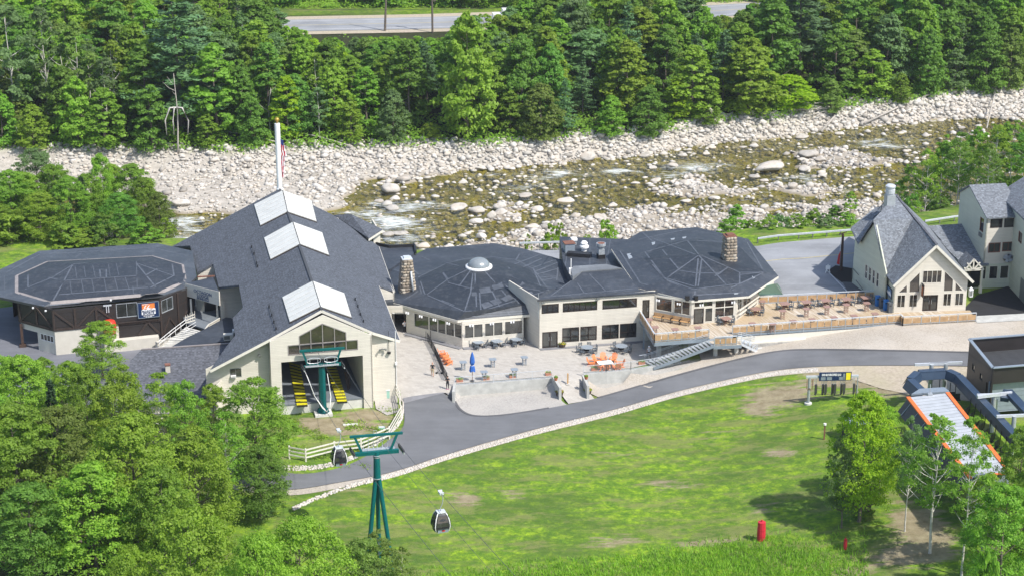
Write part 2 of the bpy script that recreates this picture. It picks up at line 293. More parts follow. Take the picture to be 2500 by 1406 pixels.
def mat_ground():
 m,t,b=new_mat('ground')
 v=coords(t)
 A=N(t,'ShaderNodeAttribute',attribute_name='zone');sp=t.nodes.new('ShaderNodeSeparateColor');t.links.new(A.outputs['Color'],sp.inputs[0])
 B=N(t,'ShaderNodeAttribute',attribute_name='bare')
 n1=noise(t,v,0.11,5,0.62);n2=noise(t,coords(t,(0.35,1.6,1),(0,0,radians(12))),0.55,5,0.7);n3=noise(t,v,3.0,4,0.75);n4=noise(t,v,0.9,4,0.7)
 gr=ramp(t,n4,[(0.32,(0.068,0.150,0.020)),(0.5,(0.140,0.250,0.020)),(0.64,(0.270,0.400,0.022))])
 gr=mixc(t,ramp(t,noise(t,coords(t,(.6,1,1),(0,0,radians(15))),0.16,6,0.72),[(0.40,0.8),(0.56,0.0)]),gr,(0.072,0.125,0.026))
 gr=mixc(t,math_(t,'MULTIPLY',ramp(t,n2,[(0.50,0.0),(0.72,1.0)]),0.55),gr,(0.20,0.195,0.075))
 gr=mixc(t,math_(t,'MULTIPLY',ramp(t,n3,[(0.42,0.0),(0.70,1.0)]),0.65),gr,(0.058,0.110,0.014))
 n6=noise(t,coords(t,(.45,1,1),(0,0,radians(20))),0.33,5,0.75)
 gr=mixc(t,math_(t,'MULTIPLY',ramp(t,n6,[(0.50,0.0),(0.60,1.0)]),0.6),gr,(0.200,0.205,0.075))
 bare_c=ramp(t,n4,[(0.3,(0.21,0.165,0.10)),(0.7,(0.34,0.28,0.20))])
 bf=math_(t,'ADD',B.outputs['Fac'],math_(t,'MULTIPLY',math_(t,'SUBTRACT',n2,0.46),1.5))
 bf=math_(t,'ADD',bf,math_(t,'MULTIPLY',math_(t,'SUBTRACT',n3,0.5),0.5))
 gr=mixc(t,ramp(t,bf,[(0.38,0.0),(0.62,0.9)]),gr,bare_c)
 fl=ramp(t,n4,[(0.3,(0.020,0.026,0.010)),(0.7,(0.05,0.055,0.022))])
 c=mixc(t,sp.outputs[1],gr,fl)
 bed_d=ramp(t,n4,[(0.3,(0.29,0.265,0.225)),(0.55,(0.44,0.405,0.355)),(0.75,(0.54,0.505,0.455))])
 n5=noise(t,v,1.6,5,0.75)
 bed_w=ramp(t,n5,[(0.30,(0.075,0.075,0.007)),(0.45,(0.20,0.185,0.018)),(0.58,(0.36,0.31,0.050)),(0.74,(0.46,0.38,0.12))])
 bed_w=mixc(t,ramp(t,noise(t,v,0.13,3),[(0.42,0.6),(0.6,0.0)]),bed_w,(0.080,0.088,0.016))
 vo=N(t,'ShaderNodeTexVoronoi');vo.inputs['Scale'].default_value=1.1;t.links.new(v,vo.inputs['Vector'])
 bed_w=mixc(t,math_(t,'MULTIPLY',ramp(t,vo.outputs['Distance'],[(0.25,1.0),(0.5,0.0)]),0.45),bed_w,(0.27,0.215,0.07))
 g=t.nodes.new('ShaderNodeNewGeometry');sx=t.nodes.new('ShaderNodeSeparateXYZ');t.links.new(g.outputs['Position'],sx.inputs[0])
 wet=math_(t,'SUBTRACT',1.0,math_(t,'MULTIPLY',math_(t,'ADD',sx.outputs[2],4.03),9.0),True)
 damp=math_(t,'SUBTRACT',1.0,math_(t,'MULTIPLY',math_(t,'ADD',sx.outputs[2],3.85),3.5),True)
 bed=mixc(t,wet,mixc(t,math_(t,'MULTIPLY',damp,0.75),bed_d,(0.235,0.195,0.135)),bed_w)
 c=mixc(t,sp.outputs[0],c,bed)
 sand=ramp(t,n3,[(0.3,(0.30,0.285,0.26)),(0.7,(0.43,0.41,0.375))])
 c=mixc(t,sp.outputs[2],c,sand)
 t.links.new(c,b.inputs['Base Color']);b.inputs['Roughness'].default_value=0.95;b.inputs['Specular IOR Level'].default_value=0.15
 bump(t,b,n3,0.7,0.10)
mat_ground()
def mat_water():
 m,t,b=new_mat('water')
 v=coords(t)
 F=N(t,'ShaderNodeAttribute',attribute_name='foam')
 n=noise(t,coords(t,(0.30,1.9,1),(0,0,radians(-6))),1.5,6,0.75);n2=noise(t,coords(t,(0.6,1.3,1)),3.4,4,0.7)
 ff=math_(t,'ADD',math_(t,'MULTIPLY',F.outputs['Fac'],0.80),math_(t,'MULTIPLY',math_(t,'SUBTRACT',n,0.5),3.4))
 foam=ramp(t,ff,[(0.40,0.0),(1.0,0.92)])
 gl=t.nodes.new('ShaderNodeBsdfGlossy');gl.inputs['Roughness'].default_value=0.12;gl.inputs['Color'].default_value=(0.6,0.7,0.8,1)
 tr=t.nodes.new('ShaderNodeBsdfTransparent');tr.inputs['Color'].default_value=(0.93,0.90,0.66,1)
 fr=t.nodes.new('ShaderNodeFresnel');fr.inputs['IOR'].default_value=1.33
 bp=t.nodes.new('ShaderNodeBump');bp.inputs['Strength'].default_value=0.9;bp.inputs['Distance'].default_value=0.12
 t.links.new(n2,bp.inputs['Height']);t.links.new(bp.outputs[0],gl.inputs['Normal']);t.links.new(bp.outputs[0],fr.inputs['Normal'])
 mx=t.nodes.new('ShaderNodeMixShader');t.links.new(fr.outputs[0],mx.inputs[0]);t.links.new(tr.outputs[0],mx.inputs[1]);t.links.new(gl.outputs[0],mx.inputs[2])
 b.inputs['Base Color'].default_value=(0.72,0.76,0.74,1);b.inputs['Roughness'].default_value=0.7
 m2=t.nodes.new('ShaderNodeMixShader');t.links.new(foam,m2.inputs[0]);t.links.new(mx.outputs[0],m2.inputs[1]);t.links.new(b.outputs[0],m2.inputs[2])
 t.links.new(m2.outputs[0],t.nodes['Material Output'].inputs['Surface'])
mat_water()
def mat_asphalt(name,col,var=0.15):
 m,t,b=new_mat(name);v=coords(t)
 n=noise(t,v,0.18,4);n2=noise(t,v,9,3,0.8);n3=noise(t,coords(t,(0.15,1.3,1),(0,0,radians(-14))),0.9,4,0.6)
 c=ramp(t,n,[(0.3,tuple(x*(1-var*1.6)for x in col)),(0.7,tuple(x*(1+var*1.3)for x in col))])
 c=mixc(t,math_(t,'MULTIPLY',ramp(t,noise(t,coords(t,(1,1,1)),0.9,6,0.8),[(0.52,0.0),(0.66,1.0)]),0.3),c,tuple(x*1.35 for x in col))
 c=mixc(t,math_(t,'MULTIPLY',n2,0.35),c,tuple(x*0.6 for x in col))
 c=mixc(t,math_(t,'MULTIPLY',ramp(t,n3,[(0.45,0.0),(0.7,1.0)]),0.35),c,tuple(x*1.3 for x in col))
 t.links.new(c,b.inputs['Base Color']);b.inputs['Roughness'].default_value=0.85;bump(t,b,n2,0.3,0.01)
mat_asphalt('asphalt',(0.138,0.142,0.150));mat_asphalt('asphalt_pale',(0.27,0.28,0.295));mat_asphalt('asphalt_edge',(0.10,0.10,0.105));mat_asphalt('asphalt_left',(0.15,0.155,0.175))
def mat_paver():
 m,t,b=new_mat('paver');v=coords(t,rot=(0,0,radians(32)))
 br=N(t,'ShaderNodeTexBrick');br.inputs['Scale'].default_value=1.0;br.inputs['Brick Width'].default_value=0.6;br.inputs['Row Height'].default_value=0.3;br.inputs['Mortar Size'].default_value=0.012
 br.inputs['Color1'].default_value=(0.34,0.315,0.28,1);br.inputs['Color2'].default_value=(0.45,0.425,0.385,1);br.inputs['Mortar'].default_value=(0.30,0.28,0.25,1)
 t.links.new(v,br.inputs['Vector'])
 n=noise(t,coords(t),0.7,5,0.7);n2=noise(t,coords(t),5,3,0.7)
 c=mixc(t,math_(t,'MULTIPLY',ramp(t,n,[(0.35,0.0),(0.7,1.0)]),0.5),br.outputs[0],(0.45,0.42,0.375))
 c=mixc(t,math_(t,'MULTIPLY',n2,0.25),c,(0.34,0.32,0.28))
 t.links.new(c,b.inputs['Base Color']);b.inputs['Roughness'].default_value=0.85
mat_paver()
def mat_gravel(name,cols,sc=6):
 m,t,b=new_mat(name);v=coords(t)
 n=noise(t,v,sc,5,0.85);n1=noise(t,v,0.25,4,0.6);vo=N(t,'ShaderNodeTexVoronoi');vo.inputs['Scale'].default_value=sc*0.9;t.links.new(v,vo.inputs['Vector'])
 c=ramp(t,n,[(0.3,cols[0]),(0.52,cols[1]),(0.72,cols[2])])
 hs=mixc(t,math_(t,'MULTIPLY',vo.outputs['Distance'],0.5),c,tuple(x*.55 for x in cols[0]))
 c=mixc(t,math_(t,'MULTIPLY',ramp(t,n1,[(0.4,0.0),(0.7,1.0)]),0.5),hs,cols[3])
 t.links.new(c,b.inputs['Base Color']);b.inputs['Roughness'].default_value=0.95;bump(t,b,n,0.6,0.05)
mat_gravel('gravel_grey',[(0.30,0.28,0.26),(0.42,0.40,0.365),(0.52,0.50,0.46),(0.45,0.42,0.38)])
mat_gravel('gravel_tan',[(0.33,0.29,0.24),(0.46,0.41,0.34),(0.56,0.51,0.44),(0.50,0.46,0.41)])
mat_gravel('sand_tan',[(0.38,0.32,0.24),(0.47,0.40,0.31),(0.53,0.47,0.38),(0.36,0.33,0.20)],3)
M=MATS
# mesh builder
ORG=[Vector((0,0,0))]
class MB:
 def __init__(s):s.v=[];s.f=[];s.mi=[];s.m=0;s.smooth=False
 def add(s,vs,fs):
  b=len(s.v);s.v+=[tuple(q)for q in vs]
  for f in fs:s.f.append(tuple(b+i for i in f));s.mi.append(s.m)
  return s
 def par(s,p,a,b,c):
  p,a,b,c=map(Vector,(p,a,b,c))
  vs=[p,p+a,p+a+b,p+b,p+c,p+a+c,p+a+b+c,p+b+c]
  fl=[(0,3,2,1),(4,5,6,7),(0,1,5,4),(1,2,6,5),(2,3,7,6),(3,0,4,7)]
  if a.cross(b).dot(c)<0:fl=[f[::-1]for f in fl]
  return s.add(vs,fl)
 def box(s,x,y,z,w,d,h,rz=0.0):
  ca,sa=cos(rz),sin(rz);u=Vector((ca*w,sa*w,0));v=Vector((-sa*d,ca*d,0))
  return s.par(Vector((x,y,z))-u/2-v/2,u,v,(0,0,h))
 def quad(s,*p):return s.add(p,[tuple(range(len(p)))])
 def prism(s,poly,ext):
  n=len(poly);e=Vector(ext);P_=[Vector(q)for q in poly];vs=P_+[q+e for q in P_]
  tri=geometry.tessellate_polygon([P_])
  fs=[tuple(t)for t in tri]+[tuple(i+n for i in reversed(t))for t in tri]
  fs+=[(i,i+n,(i+1)%n+n,(i+1)%n)for i in range(n)]
  return s.add(vs,fs)
 def tube(s,path,r,n=6,cap=True):
  path=[Vector(p)for p in path];rs=r if isinstance(r,(list,tuple))else[r]*len(path)
  b=len(s.v);k=len(path)
  for i,p in enumerate(path):
   d=(path[min(i+1,k-1)]-path[max(i-1,0)]).normalized()
   a=d.cross(Vector((0,0,1))if abs(d.z)<0.9 else Vector((0,1,0))).normalized();c=d.cross(a)
   for j in range(n):
    t=2*pi*j/n;s.v.append(tuple(p+(a*cos(t)+c*sin(t))*rs[i]))
  for i in range(k-1):
   for j in range(n):
    s.f.append((b+i*n+j,b+i*n+(j+1)%n,b+(i+1)*n+(j+1)%n,b+(i+1)*n+j));s.mi.append(s.m)
  if cap:
   s.f.append(tuple(b+j for j in reversed(range(n))));s.mi.append(s.m)
   s.f.append(tuple(b+(k-1)*n+j for j in range(n)));s.mi.append(s.m)
  return s
 def bar(s,a,b,w,h=None,up=(0,0,1)):
  a,b=Vector(a),Vector(b);h=h or w;d=b-a
  side=d.cross(Vector(up));
  if side.length<1e-6:side=d.cross(Vector((0,1,0)))
  side=side.normalized()*w;u=side.cross(d).normalized()*h
  return s.par(a-side/2-u/2,d,side,u)
 def lathe(s,c,prof,n=16):
  b=len(s.v);c=Vector(c);k=len(prof)
  for r,z in prof:
   for j in range(n):s.v.append((c.x+r*cos(2*pi*j/n),c.y+r*sin(2*pi*j/n),c.z+z))
  for i in range(k-1):
   for j in range(n):
    s.f.append((b+i*n+j,b+i*n+(j+1)%n,b+(i+1)*n+(j+1)%n,b+(i+1)*n+j));s.mi.append(s.m)
  s.f.append(tuple(b+(k-1)*n+j for j in range(n)));s.mi.append(s.m)
  s.f.append(tuple(b+j for j in reversed(range(n))));s.mi.append(s.m)
  return s
 def mesh(s,name,mats):
  me=bpy.data.meshes.new(name);o=ORG[0]
  vs=s.v if o.length<1e-9 else[(a-o.x,b-o.y,c-o.z)for a,b,c in s.v]
  me.from_pydata(vs,[],s.f)
  for m in(mats if isinstance(mats,(list,tuple))else[mats]):me.materials.append(M[m]if isinstance(m,str)else m)
  if s.m or any(s.mi):me.polygons.foreach_set('material_index',s.mi)
  if s.smooth:me.polygons.foreach_set('use_smooth',[True]*len(me.polygons))
  me.update();return me
 def build(s,name,mats,parent=None):
  o=bpy.data.objects.new(name,s.mesh(name,mats));C.objects.link(o)
  if parent is not None:o.parent=parent
  return o
def tag(o,label=None,cat=None,group=None,kind=None):
 if label:o['label']=label
 if cat:o['category']=cat
 if group:o['group']=group
 if kind:o['kind']=kind
 return o
def thing(name,loc,label,cat,group=None,rz=0.0,world=True):
 o=bpy.data.objects.new(name,None);C.objects.link(o);o.location=loc;o.rotation_euler=(0,0,rz);o.empty_display_size=0.5
 tag(o,label,cat,group);ORG[0]=Vector(loc)if world else Vector((0,0,0));return o
def done():ORG[0]=Vector((0,0,0))
def dup(src,loc,rz=0.0,label=None,group=None,scale=None,mats=None):
 r=src.copy();C.objects.link(r);r.location=loc;r.rotation_euler=(0,0,rz)
 if scale is not None:r.scale=scale
 if label:r['label']=label
 if group:r['group']=group
 for ch in KIDS.get(src.name)or list(src.children):
  c=ch.copy();C.objects.link(c);c.parent=r
  if mats and ch.name.split('.')[0]in mats:
   c.material_slots[0].link='OBJECT';c.material_slots[0].material=M[mats[ch.name.split('.')[0]]]
  for g in KIDS.get(ch.name)or list(ch.children):
   d=g.copy();C.objects.link(d);d.parent=c
 return r
KIDS={}
def freeze(o):
 KIDS[o.name]=list(o.children)
 for c in o.children:KIDS[c.name]=list(c.children)or None
 for c in o.children:
  if KIDS[c.name]is None:KIDS[c.name]=()
def npmesh(name,V,Fa,mats,smooth=False,attrs=None,mi=None):
 me=bpy.data.meshes.new(name);n=len(V);k=Fa.shape[1];m=len(Fa)
 me.vertices.add(n);me.vertices.foreach_set('co',np.asarray(V,np.float32).ravel())
 me.loops.add(m*k);me.loops.foreach_set('vertex_index',np.asarray(Fa,np.int32).ravel())
 me.polygons.add(m);me.polygons.foreach_set('loop_start',np.arange(0,m*k,k,dtype=np.int32))
 try:me.polygons.foreach_set('loop_total',np.full(m,k,np.int32))
 except Exception:pass
 for q in(mats if isinstance(mats,(list,tuple))else[mats]):me.materials.append(M[q])
 if mi is not None:me.polygons.foreach_set('material_index',np.asarray(mi,np.int32))
 if smooth:me.polygons.foreach_set('use_smooth',np.ones(m,bool))
 me.update(calc_edges=True)
 for nm,(typ,dat)in(attrs or{}).items():
  a=me.attributes.new(nm,typ,'POINT')
  a.data.foreach_set('color' if typ=='FLOAT_COLOR' else 'value',np.asarray(dat,np.float32).ravel())
 return me
def link(name,me,parent=None):
 o=bpy.data.objects.new(name,me);C.objects.link(o)
 if parent is not None:o.parent=parent
 return o
 # water
wx=np.arange(-112,135,1.0);wy=np.arange(262,395,1.0);WX,WY=np.meshgrid(wx,wy)
foam=np.full(WX.shape,.1)+.12*wob(WX,WY,.22,4)
for px,py,rx,ry,k in[(950,540,55,16,1.15),(990,505,45,14,.9),(935,497,40,8,.8),(1060,502,30,12,.8),(900,520,50,10,.9),(1010,560,60,8,.7),(980,583,50,6,.8),(430,545,50,16,.9),(470,560,60,14,.8),(450,580,60,10,.8),(1370,426,50,12,1.0),(1330,435,40,7,.7),(1290,455,50,10,.7),(1255,475,45,6,.6),(1190,428,30,5,.6),(1240,400,20,4,.3),(1690,408,55,12,1.05),(1650,430,50,10,.8),(1510,420,40,9,1.1),(1760,405,40,6,.7),(2015,367,35,8,1.0),(2160,357,50,10,1.0),(2130,345,30,6,.8),(1950,437,50,8,.7),(2060,470,50,7,.5),(1860,365,30,5,.5),(2110,435,60,8,.45),(1490,460,40,6,.5),(1700,470,40,6,.4),(2240,340,40,6,.4)]:
 p=P(px,py,-4.0);foam=np.maximum(foam,k*1.1*np.exp(-(np.abs((WX-p.x+1.5*wob(WX,WY,.8,2))/(rx/11))**1.6+np.abs((WY-p.y+1.3*wob(WX,WY,.7,5))/(ry/4.2))**1.6)))
i2=(np.arange(len(wy)-1)[:,None]*len(wx)+np.arange(len(wx)-1)[None,:]).ravel();n2=len(wx)
Wq=np.stack([i2,i2+1,i2+n2+1,i2+n2],1)
Hc=hg(WX,WY).ravel()
Wq=Wq[(Hc[Wq].min(1)<-3.7)]
wz=-4.0+0.03*wob(WX,WY,2.2,3)+0.06*foam*wob(WX,WY,4.0,8)
tag(link('river_water',npmesh('river_water',np.stack([WX.ravel(),WY.ravel(),wz.ravel()],1),Wq,'water',True,{'foam':('FLOAT',foam.ravel())})),kind='structure')
# draped sheets
def dense(pts,step=1.5,closed=True):
 out=[];n=len(pts)
 for i in range(n if closed else n-1):
  a=pts[i];b=pts[(i+1)%n];k=max(1,int(hypot(b[0]-a[0],b[1]-a[1])/step))
  for j in range(k):out.append((a[0]+(b[0]-a[0])*j/k,a[1]+(b[1]-a[1])*j/k))
 if not closed:out.append(tuple(pts[-1][:2]))
 return out
DRAPED=[]
def drape(name,poly,mat,off,step=1.5,thick=0.0):
 DRAPED.append(poly)
 out=dense(poly,step);n=len(out)
 xs=[p[0]for p in out];ys=[p[1]for p in out]
 X,Y=np.meshgrid(np.arange(min(xs),max(xs),step),np.arange(min(ys),max(ys),step));X=X.ravel()+0.013;Y=Y.ravel()+0.017
 k=(sdf(out,X,Y)>step*0.5);pts=[Vector(p)for p in out]+[Vector((a,b))for a,b in zip(X[k],Y[k])]
 v,e,f,_,_,_=geometry.delaunay_2d_cdt(pts,[(i,(i+1)%n)for i in range(n)],[],1,1e-4)
 vx=np.array([q.x for q in v]);vy=np.array([q.y for q in v]);vz=hg(vx,vy)+off
 mb=MB();mb.smooth=True;mb.add(list(zip(vx,vy,vz)),[t if(v[t[1]]-v[t[0]]).cross(v[t[2]]-v[t[0]])>0 else t[::-1]for t in f])
 if thick:mb.add([(a,b,c)for a,b,c in zip(vx,vy,vz)],[]);
 return tag(mb.build(name,mat),kind='structure')
def pgp(pts):return[tuple(PP(a,b)[:2])for a,b in pts]
def pg(pts):return[tuple(PG(a,b)[:2])for a,b in pts]
def spl(pts,k=8):
 out=[];n=len(pts)
 for i in range(n-1):
  p0,p1,p2,p3=pts[max(i-1,0)],pts[i],pts[i+1],pts[min(i+2,n-1)]
  for j in range(k):
   t=j/k;out.append(tuple(0.5*((2*p1[q])+(-p0[q]+p2[q])*t+(2*p0[q]-5*p1[q]+4*p2[q]-p3[q])*t*t+(-p0[q]+3*p1[q]-3*p2[q]+p3[q])*t**3)for q in range(2)))
 return out+[tuple(pts[-1])]
up_e=spl([(560,1110),(700,1155),(800,1150),(880,1122),(950,1075),(985,1040),(985,985)],6)
lo_e=spl([(560,1180),(700,1196),(830,1178),(960,1152),(1100,1107),(1300,1050),(1500,1000),(1650,957),(1800,922),(1900,904),(2020,895),(2200,893),(2420,896),(2640,900)],6)
hi_e=spl([(2640,864),(2420,862),(2200,857),(1990,854),(1890,860),(1770,886),(1620,926),(1460,972),(1340,997),(1230,1014),(1160,1016),(1125,1002),(1108,976)],6)
path_poly=pg(lo_e+hi_e+[(1107,966),(984,974)]+up_e[::-1])
drape('asphalt_path',path_poly,'asphalt',0.10,1.0)
def strip(name,pts,w,h,mat,off=0.0,parent=None,kind='structure'):
 pts=[Vector((p[0],p[1],0))for p in pts];vs=[];fs=[]
 for i,p in enumerate(pts):
  d=(pts[min(i+1,len(pts)-1)]-pts[max(i-1,0)]).normalized();s_=Vector((-d.y,d.x,0))*w/2
  z=hz(p.x,p.y)+off
  vs+=[(p.x-s_.x,p.y-s_.y,z-0.15),(p.x-s_.x*.7,p.y-s_.y*.7,z+h),(p.x+s_.x*.7,p.y+s_.y*.7,z+h),(p.x+s_.x,p.y+s_.y,z-0.15)]
 for i in range(len(pts)-1):
  b=4*i
  for j in range(3):fs.append((b+j,b+j+1,b+j+5,b+j+4))
 n=len(vs);fs+=[(0,3,2,1),(n-4,n-3,n-2,n-1)]
 mb=MB();mb.add(vs,fs);o=mb.build(name,mat,parent)
 return tag(o,kind=kind)if kind else o
kerb_px=[p for p in hi_e if p[0]<1345];strip('kerb',pg(kerb_px),0.45,0.14,'asphalt_edge')
strip('kerb',pg([p for p in hi_e if p[0]>1455]),0.45,0.14,'asphalt_edge')
drape('gravel_bed',pg([(1106,980),(1104,962),(1112,964),(1200,957),(1348,944),(1362,968),(1388,992),(1340,1003),(1230,1018),(1160,1020),(1125,1006)]),'gravel_grey',0.07,1.0)
drape('gravel_corner',pg([(914,972),(970,966),(974,1005),(945,1014),(918,998)]),'gravel_grey',.06,1.0)
drape('gravel_bed',pg([(1436,940),(1480,934),(1540,926),(1600,916),(1660,903),(1712,880),(1706,862),(1760,845),(1800,832),(1858,826),(1900,820),(2200,783),(2390,772),(2640,766),(2640,862),(2200,862),(1990,858),(1890,864),(1770,890),(1620,930),(1470,974),(1440,960)]),'gravel_tan',0.07,1.0)
drape('sand_bed',pg([(1990,893),(2200,892),(2420,896),(2640,896),(2640,980),(2420,985),(2230,965),(2150,948),(2080,925),(2010,915)]),'sand_tan',0.03)
drape('patio',pg([(940,770),(1340,770),(1600,770),(1640,800),(1660,850),(1600,885),(1540,899),(1480,905),(1424,909),(1346,919),(1108,937),(1107,962),(1108,975),(984,984),(968,960),(960,900)]),'paver',0.06,1.0)
drape('paved_ramp',pg([(1352,914),(1424,908),(1432,950),(1452,975),(1388,986),(1368,960),(1352,930)]),'paver',0.07)
drape('patio_border',pg([(984,973),(1105,962),(1108,974),(986,986)]),'concrete_dark',0.13,1.0)
drape('parking_road',pgp([(1268,612),(1560,604),(1850,601),(2000,585),(2090,578),(2260,560),(2520,538),(2520,600),(2400,640),(2180,740),(2050,745),(1880,742),(1780,700),(1600,640),(1268,640)]),'asphalt_pale',0.05)
drape('parking_lot',pg([(-60,760),(60,745),(170,760),(480,780),(480,900),(520,1000),(300,1010),(-60,960)]),'asphalt_left',0.05)
drape('mulch_bed',pg([(2018,664),(2040,650),(2095,660),(2110,690),(2056,692)]),'mulch',0.11)
drape('parking_strip',pg([(2056,690),(2088,692),(2115,715),(2072,718)]),'asphalt_edge',0.12)
drape('asphalt_entry',pg([(2346,762),(2385,722),(2460,700),(2560,700),(2560,768),(2390,776),(2352,768)]),'asphalt_new',0.09)
drape('sidewalk',pg([(2380,773),(2560,764),(2560,780),(2385,790)]),'concrete',0.12)
def line_px(name,pts,w,mat,off,z=None):
 q=[Vector((*PG(a,b)[:2],0))for a,b in pts];mb=MB();q=[Vector((p[0],p[1],0))for p in dense(q,2.0,False)]
 for i in range(len(q)-1):
  d=(q[i+1]-q[i]).normalized();s_=Vector((-d.y,d.x,0))*w/2
  vv=[q[i]-s_,q[i]+s_,q[i+1]+s_,q[i+1]-s_]
  mb.quad(*[(a.x,a.y,hz(a.x,a.y)+off)for a in vv][::-1])
 return tag(mb.build(name,mat),kind='structure')
plain('line_yellow',(0.50,0.42,0.20),0.8,0.2,3);plain('line_white',(0.62,0.62,0.62),0.8,0.2,3)
line_px('road_marking',[(1860,640),(1960,632),(2090,619)],0.18,'line_yellow',0.075)
line_px('road_marking',[(2018,662),(2072,718)],0.18,'line_white',0.14)
hwy=spl([(430,62),(600,66),(850,62),(1050,58),(1240,52),(1500,44),(1760,28),(2100,8),(2500,-20)],6)
def ribbon(name,px,w0,w1,mat,off):
 q=[Vector((*P(a,b,1.8)[:2],0))for a,b in px];vs=[];fs=[]
 for i,p in enumerate(q):
  d=(q[min(i+1,len(q)-1)]-q[max(i-1,0)]).normalized();s_=Vector((-d.y,d.x,0))
  for w in(w0,(w0+w1)/2,w1):a=p+s_*w;vs.append((a.x,a.y,1.8+off))
 for i in range(len(q)-1):
  b=3*i;fs+=[(b,b+3,b+4,b+1),(b+1,b+4,b+5,b+2)]
 mb=MB();mb.add(vs,fs);return tag(mb.build(name,mat),kind='structure')
ribbon('highway_verge',hwy,-9,9.5,'sand_tan',0.10)
ribbon('highway',hwy,-6,6,'asphalt_pale',0.16)
ribbon('road_marking',hwy,4.3,4.5,'line_white',0.18);ribbon('road_marking',hwy,-4.5,-4.3,'line_white',0.18);ribbon('road_marking',hwy,-0.12,0.12,'line_yellow',0.18)
# ground sheet
gx=np.concatenate([[-700,-500,-350,-240,-170],np.arange(-115,136,1.0),[180,260,380,520,700]])
gy=np.concatenate([[-200,-100,40,100,125],np.arange(140,208,1.0),np.arange(208,226,.5),np.arange(226,262,1.0),np.arange(262,392,0.75),np.arange(392,470,2.0),[480,500,520,560,640,760,900,1100]])
GX,GY=np.meshgrid(gx,gy);GZ=hg(GX,GY);ylv=np.interp(GX,YLX,YLY);k=(np.abs(GY-ylv)<3)&(GX>-7.2)&(GX<20);GZ[k]=np.minimum(GZ[k],hg(GX[k],GY[k]-1.1))
for pl in DRAPED:
 xs=[q[0]for q in pl];ys=[q[1]for q in pl];k=(GX>min(xs))&(GX<max(xs))&(GY>min(ys))&(GY<max(ys))
 if k.any():GZ[k]=np.minimum(GZ[k],hg(GX[k],GY[k])-.35*ss(.2,1.0,sdf(pl,GX[k],GY[k])))
NX,NY=len(gx),len(gy)
V=np.stack([GX.ravel(),GY.ravel(),GZ.ravel()],1)
ii=(np.arange(NY-1)[:,None]*NX+np.arange(NX-1)[None,:]).ravel()
Fq=np.stack([ii,ii+1,ii+NX+1,ii+NX],1)
nbv=near_y(GX);fbv=far_y(GX)
riv=ss(0,3,GY-nbv)*ss(-0.5,2.5,fbv+1.5-GY+0.6*wob(GX,GY,0.9,4))
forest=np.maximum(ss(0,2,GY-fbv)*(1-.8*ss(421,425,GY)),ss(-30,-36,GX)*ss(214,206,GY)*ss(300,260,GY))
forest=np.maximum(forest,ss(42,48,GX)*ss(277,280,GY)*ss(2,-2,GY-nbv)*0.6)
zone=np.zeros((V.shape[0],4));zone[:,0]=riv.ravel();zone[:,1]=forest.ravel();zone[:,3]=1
ylv=np.interp(GX,YLX,YLY);zone[:,2]=(ss(1.6,.6,np.abs(GY-ylv+.5))*ss(-12.5,-12,GX)*ss(24,22,GX)).ravel()
bare=np.zeros(GX.shape)
def blob(px,py,rx,ry,k=1.0,z=0.5):
 global bare
 p=PG(px,py);kx=22.0;ky=8.2
 bare=np.maximum(bare,k*np.exp(-(((GX-p.x)/(rx/kx))**2+((GY-p.y)/(ry/ky))**2)))
for b in[(1900,968,110,34,0.85),(2130,912,190,34,1.2),(2230,935,120,40,1.2),(1860,1000,60,20,.6),(1140,1222,40,16,.7),(1250,1208,50,12,.65),(1110,1205,50,14,.4),(1900,1105,60,10,.7),(1640,1185,90,16,.45),(1850,1245,60,14,.5),(1480,1320,80,12,.5),(2250,1290,70,50,.95),(2230,1350,100,22,1.0),(2080,1395,60,12,.8),(830,1038,120,26,.95),(900,1015,70,24,.8),(740,1075,60,20,.4),(2050,960,70,25,.45),(1500,1110,110,16,.32),(1750,1060,120,14,.3),(870,1190,90,12,.35),(1700,1325,120,9,.5),(600,1140,120,60,.6)]:
 blob(*b)
me=npmesh('ground',V,Fq,'ground',True,{'zone':('FLOAT_COLOR',zone),'bare':('FLOAT',bare.ravel())})
tag(link('ground',me),kind='structure')
# stones
def ico(n):
 bm=bmesh.new();bmesh.ops.create_icosphere(bm,subdivisions=n,radius=1.0)
 v=np.array([p.co[:]for p in bm.verts]);f=np.array([[q.index for q in p.verts]for p in bm.faces]);bm.free();return v,f
IV1,IF1=ico(1);IV3,IF3=ico(3)
def stones(name,X,Y,R,mat='river_stones',z=None,sink=0.25,tintlo=0.0):
 n=len(X);Z=(hg(X,Y)if z is None else z)
 ang=RNG.uniform(0,2*pi,n);sx=R*RNG.uniform(0.8,1.35,n);sy=R*RNG.uniform(0.65,1.0,n);sz=R*RNG.uniform(0.42,0.75,n)
 V=IV1[None]*(1+RNG.uniform(-0.22,0.22,(n,len(IV1),1)))
 a=V[:,:,0]*sx[:,None];b=V[:,:,1]*sy[:,None];c=V[:,:,2]*sz[:,None]
 ca,sa=np.cos(ang)[:,None],np.sin(ang)[:,None]
 vx=X[:,None]+a*ca-b*sa;vy=Y[:,None]+a*sa+b*ca;vz=Z[:,None]+c+(sz*(1-2*sink))[:,None]
 VV=np.stack([vx,vy,vz],2).reshape(-1,3)
 FF=(IF1[None]+(np.arange(n)*len(IV1))[:,None,None]).reshape(-1,3)
 tint=np.repeat(RNG.uniform(tintlo,1,n),len(IV1))
 return link(name,npmesh(name,VV,FF,mat,False,{'tint':('FLOAT',tint)}))
n=210000
X=RNG.uniform(-108,130,n);Y=RNG.uniform(266,385,n);inr=(Y>near_y(X)+2)&(Y<far_y(X)+2.5);X,Y=X[inr],Y[inr]
g=np.clip(gravel(X,Y)*1.35,0,1);cl=0.5+0.5*wob(X,Y,0.5,6)
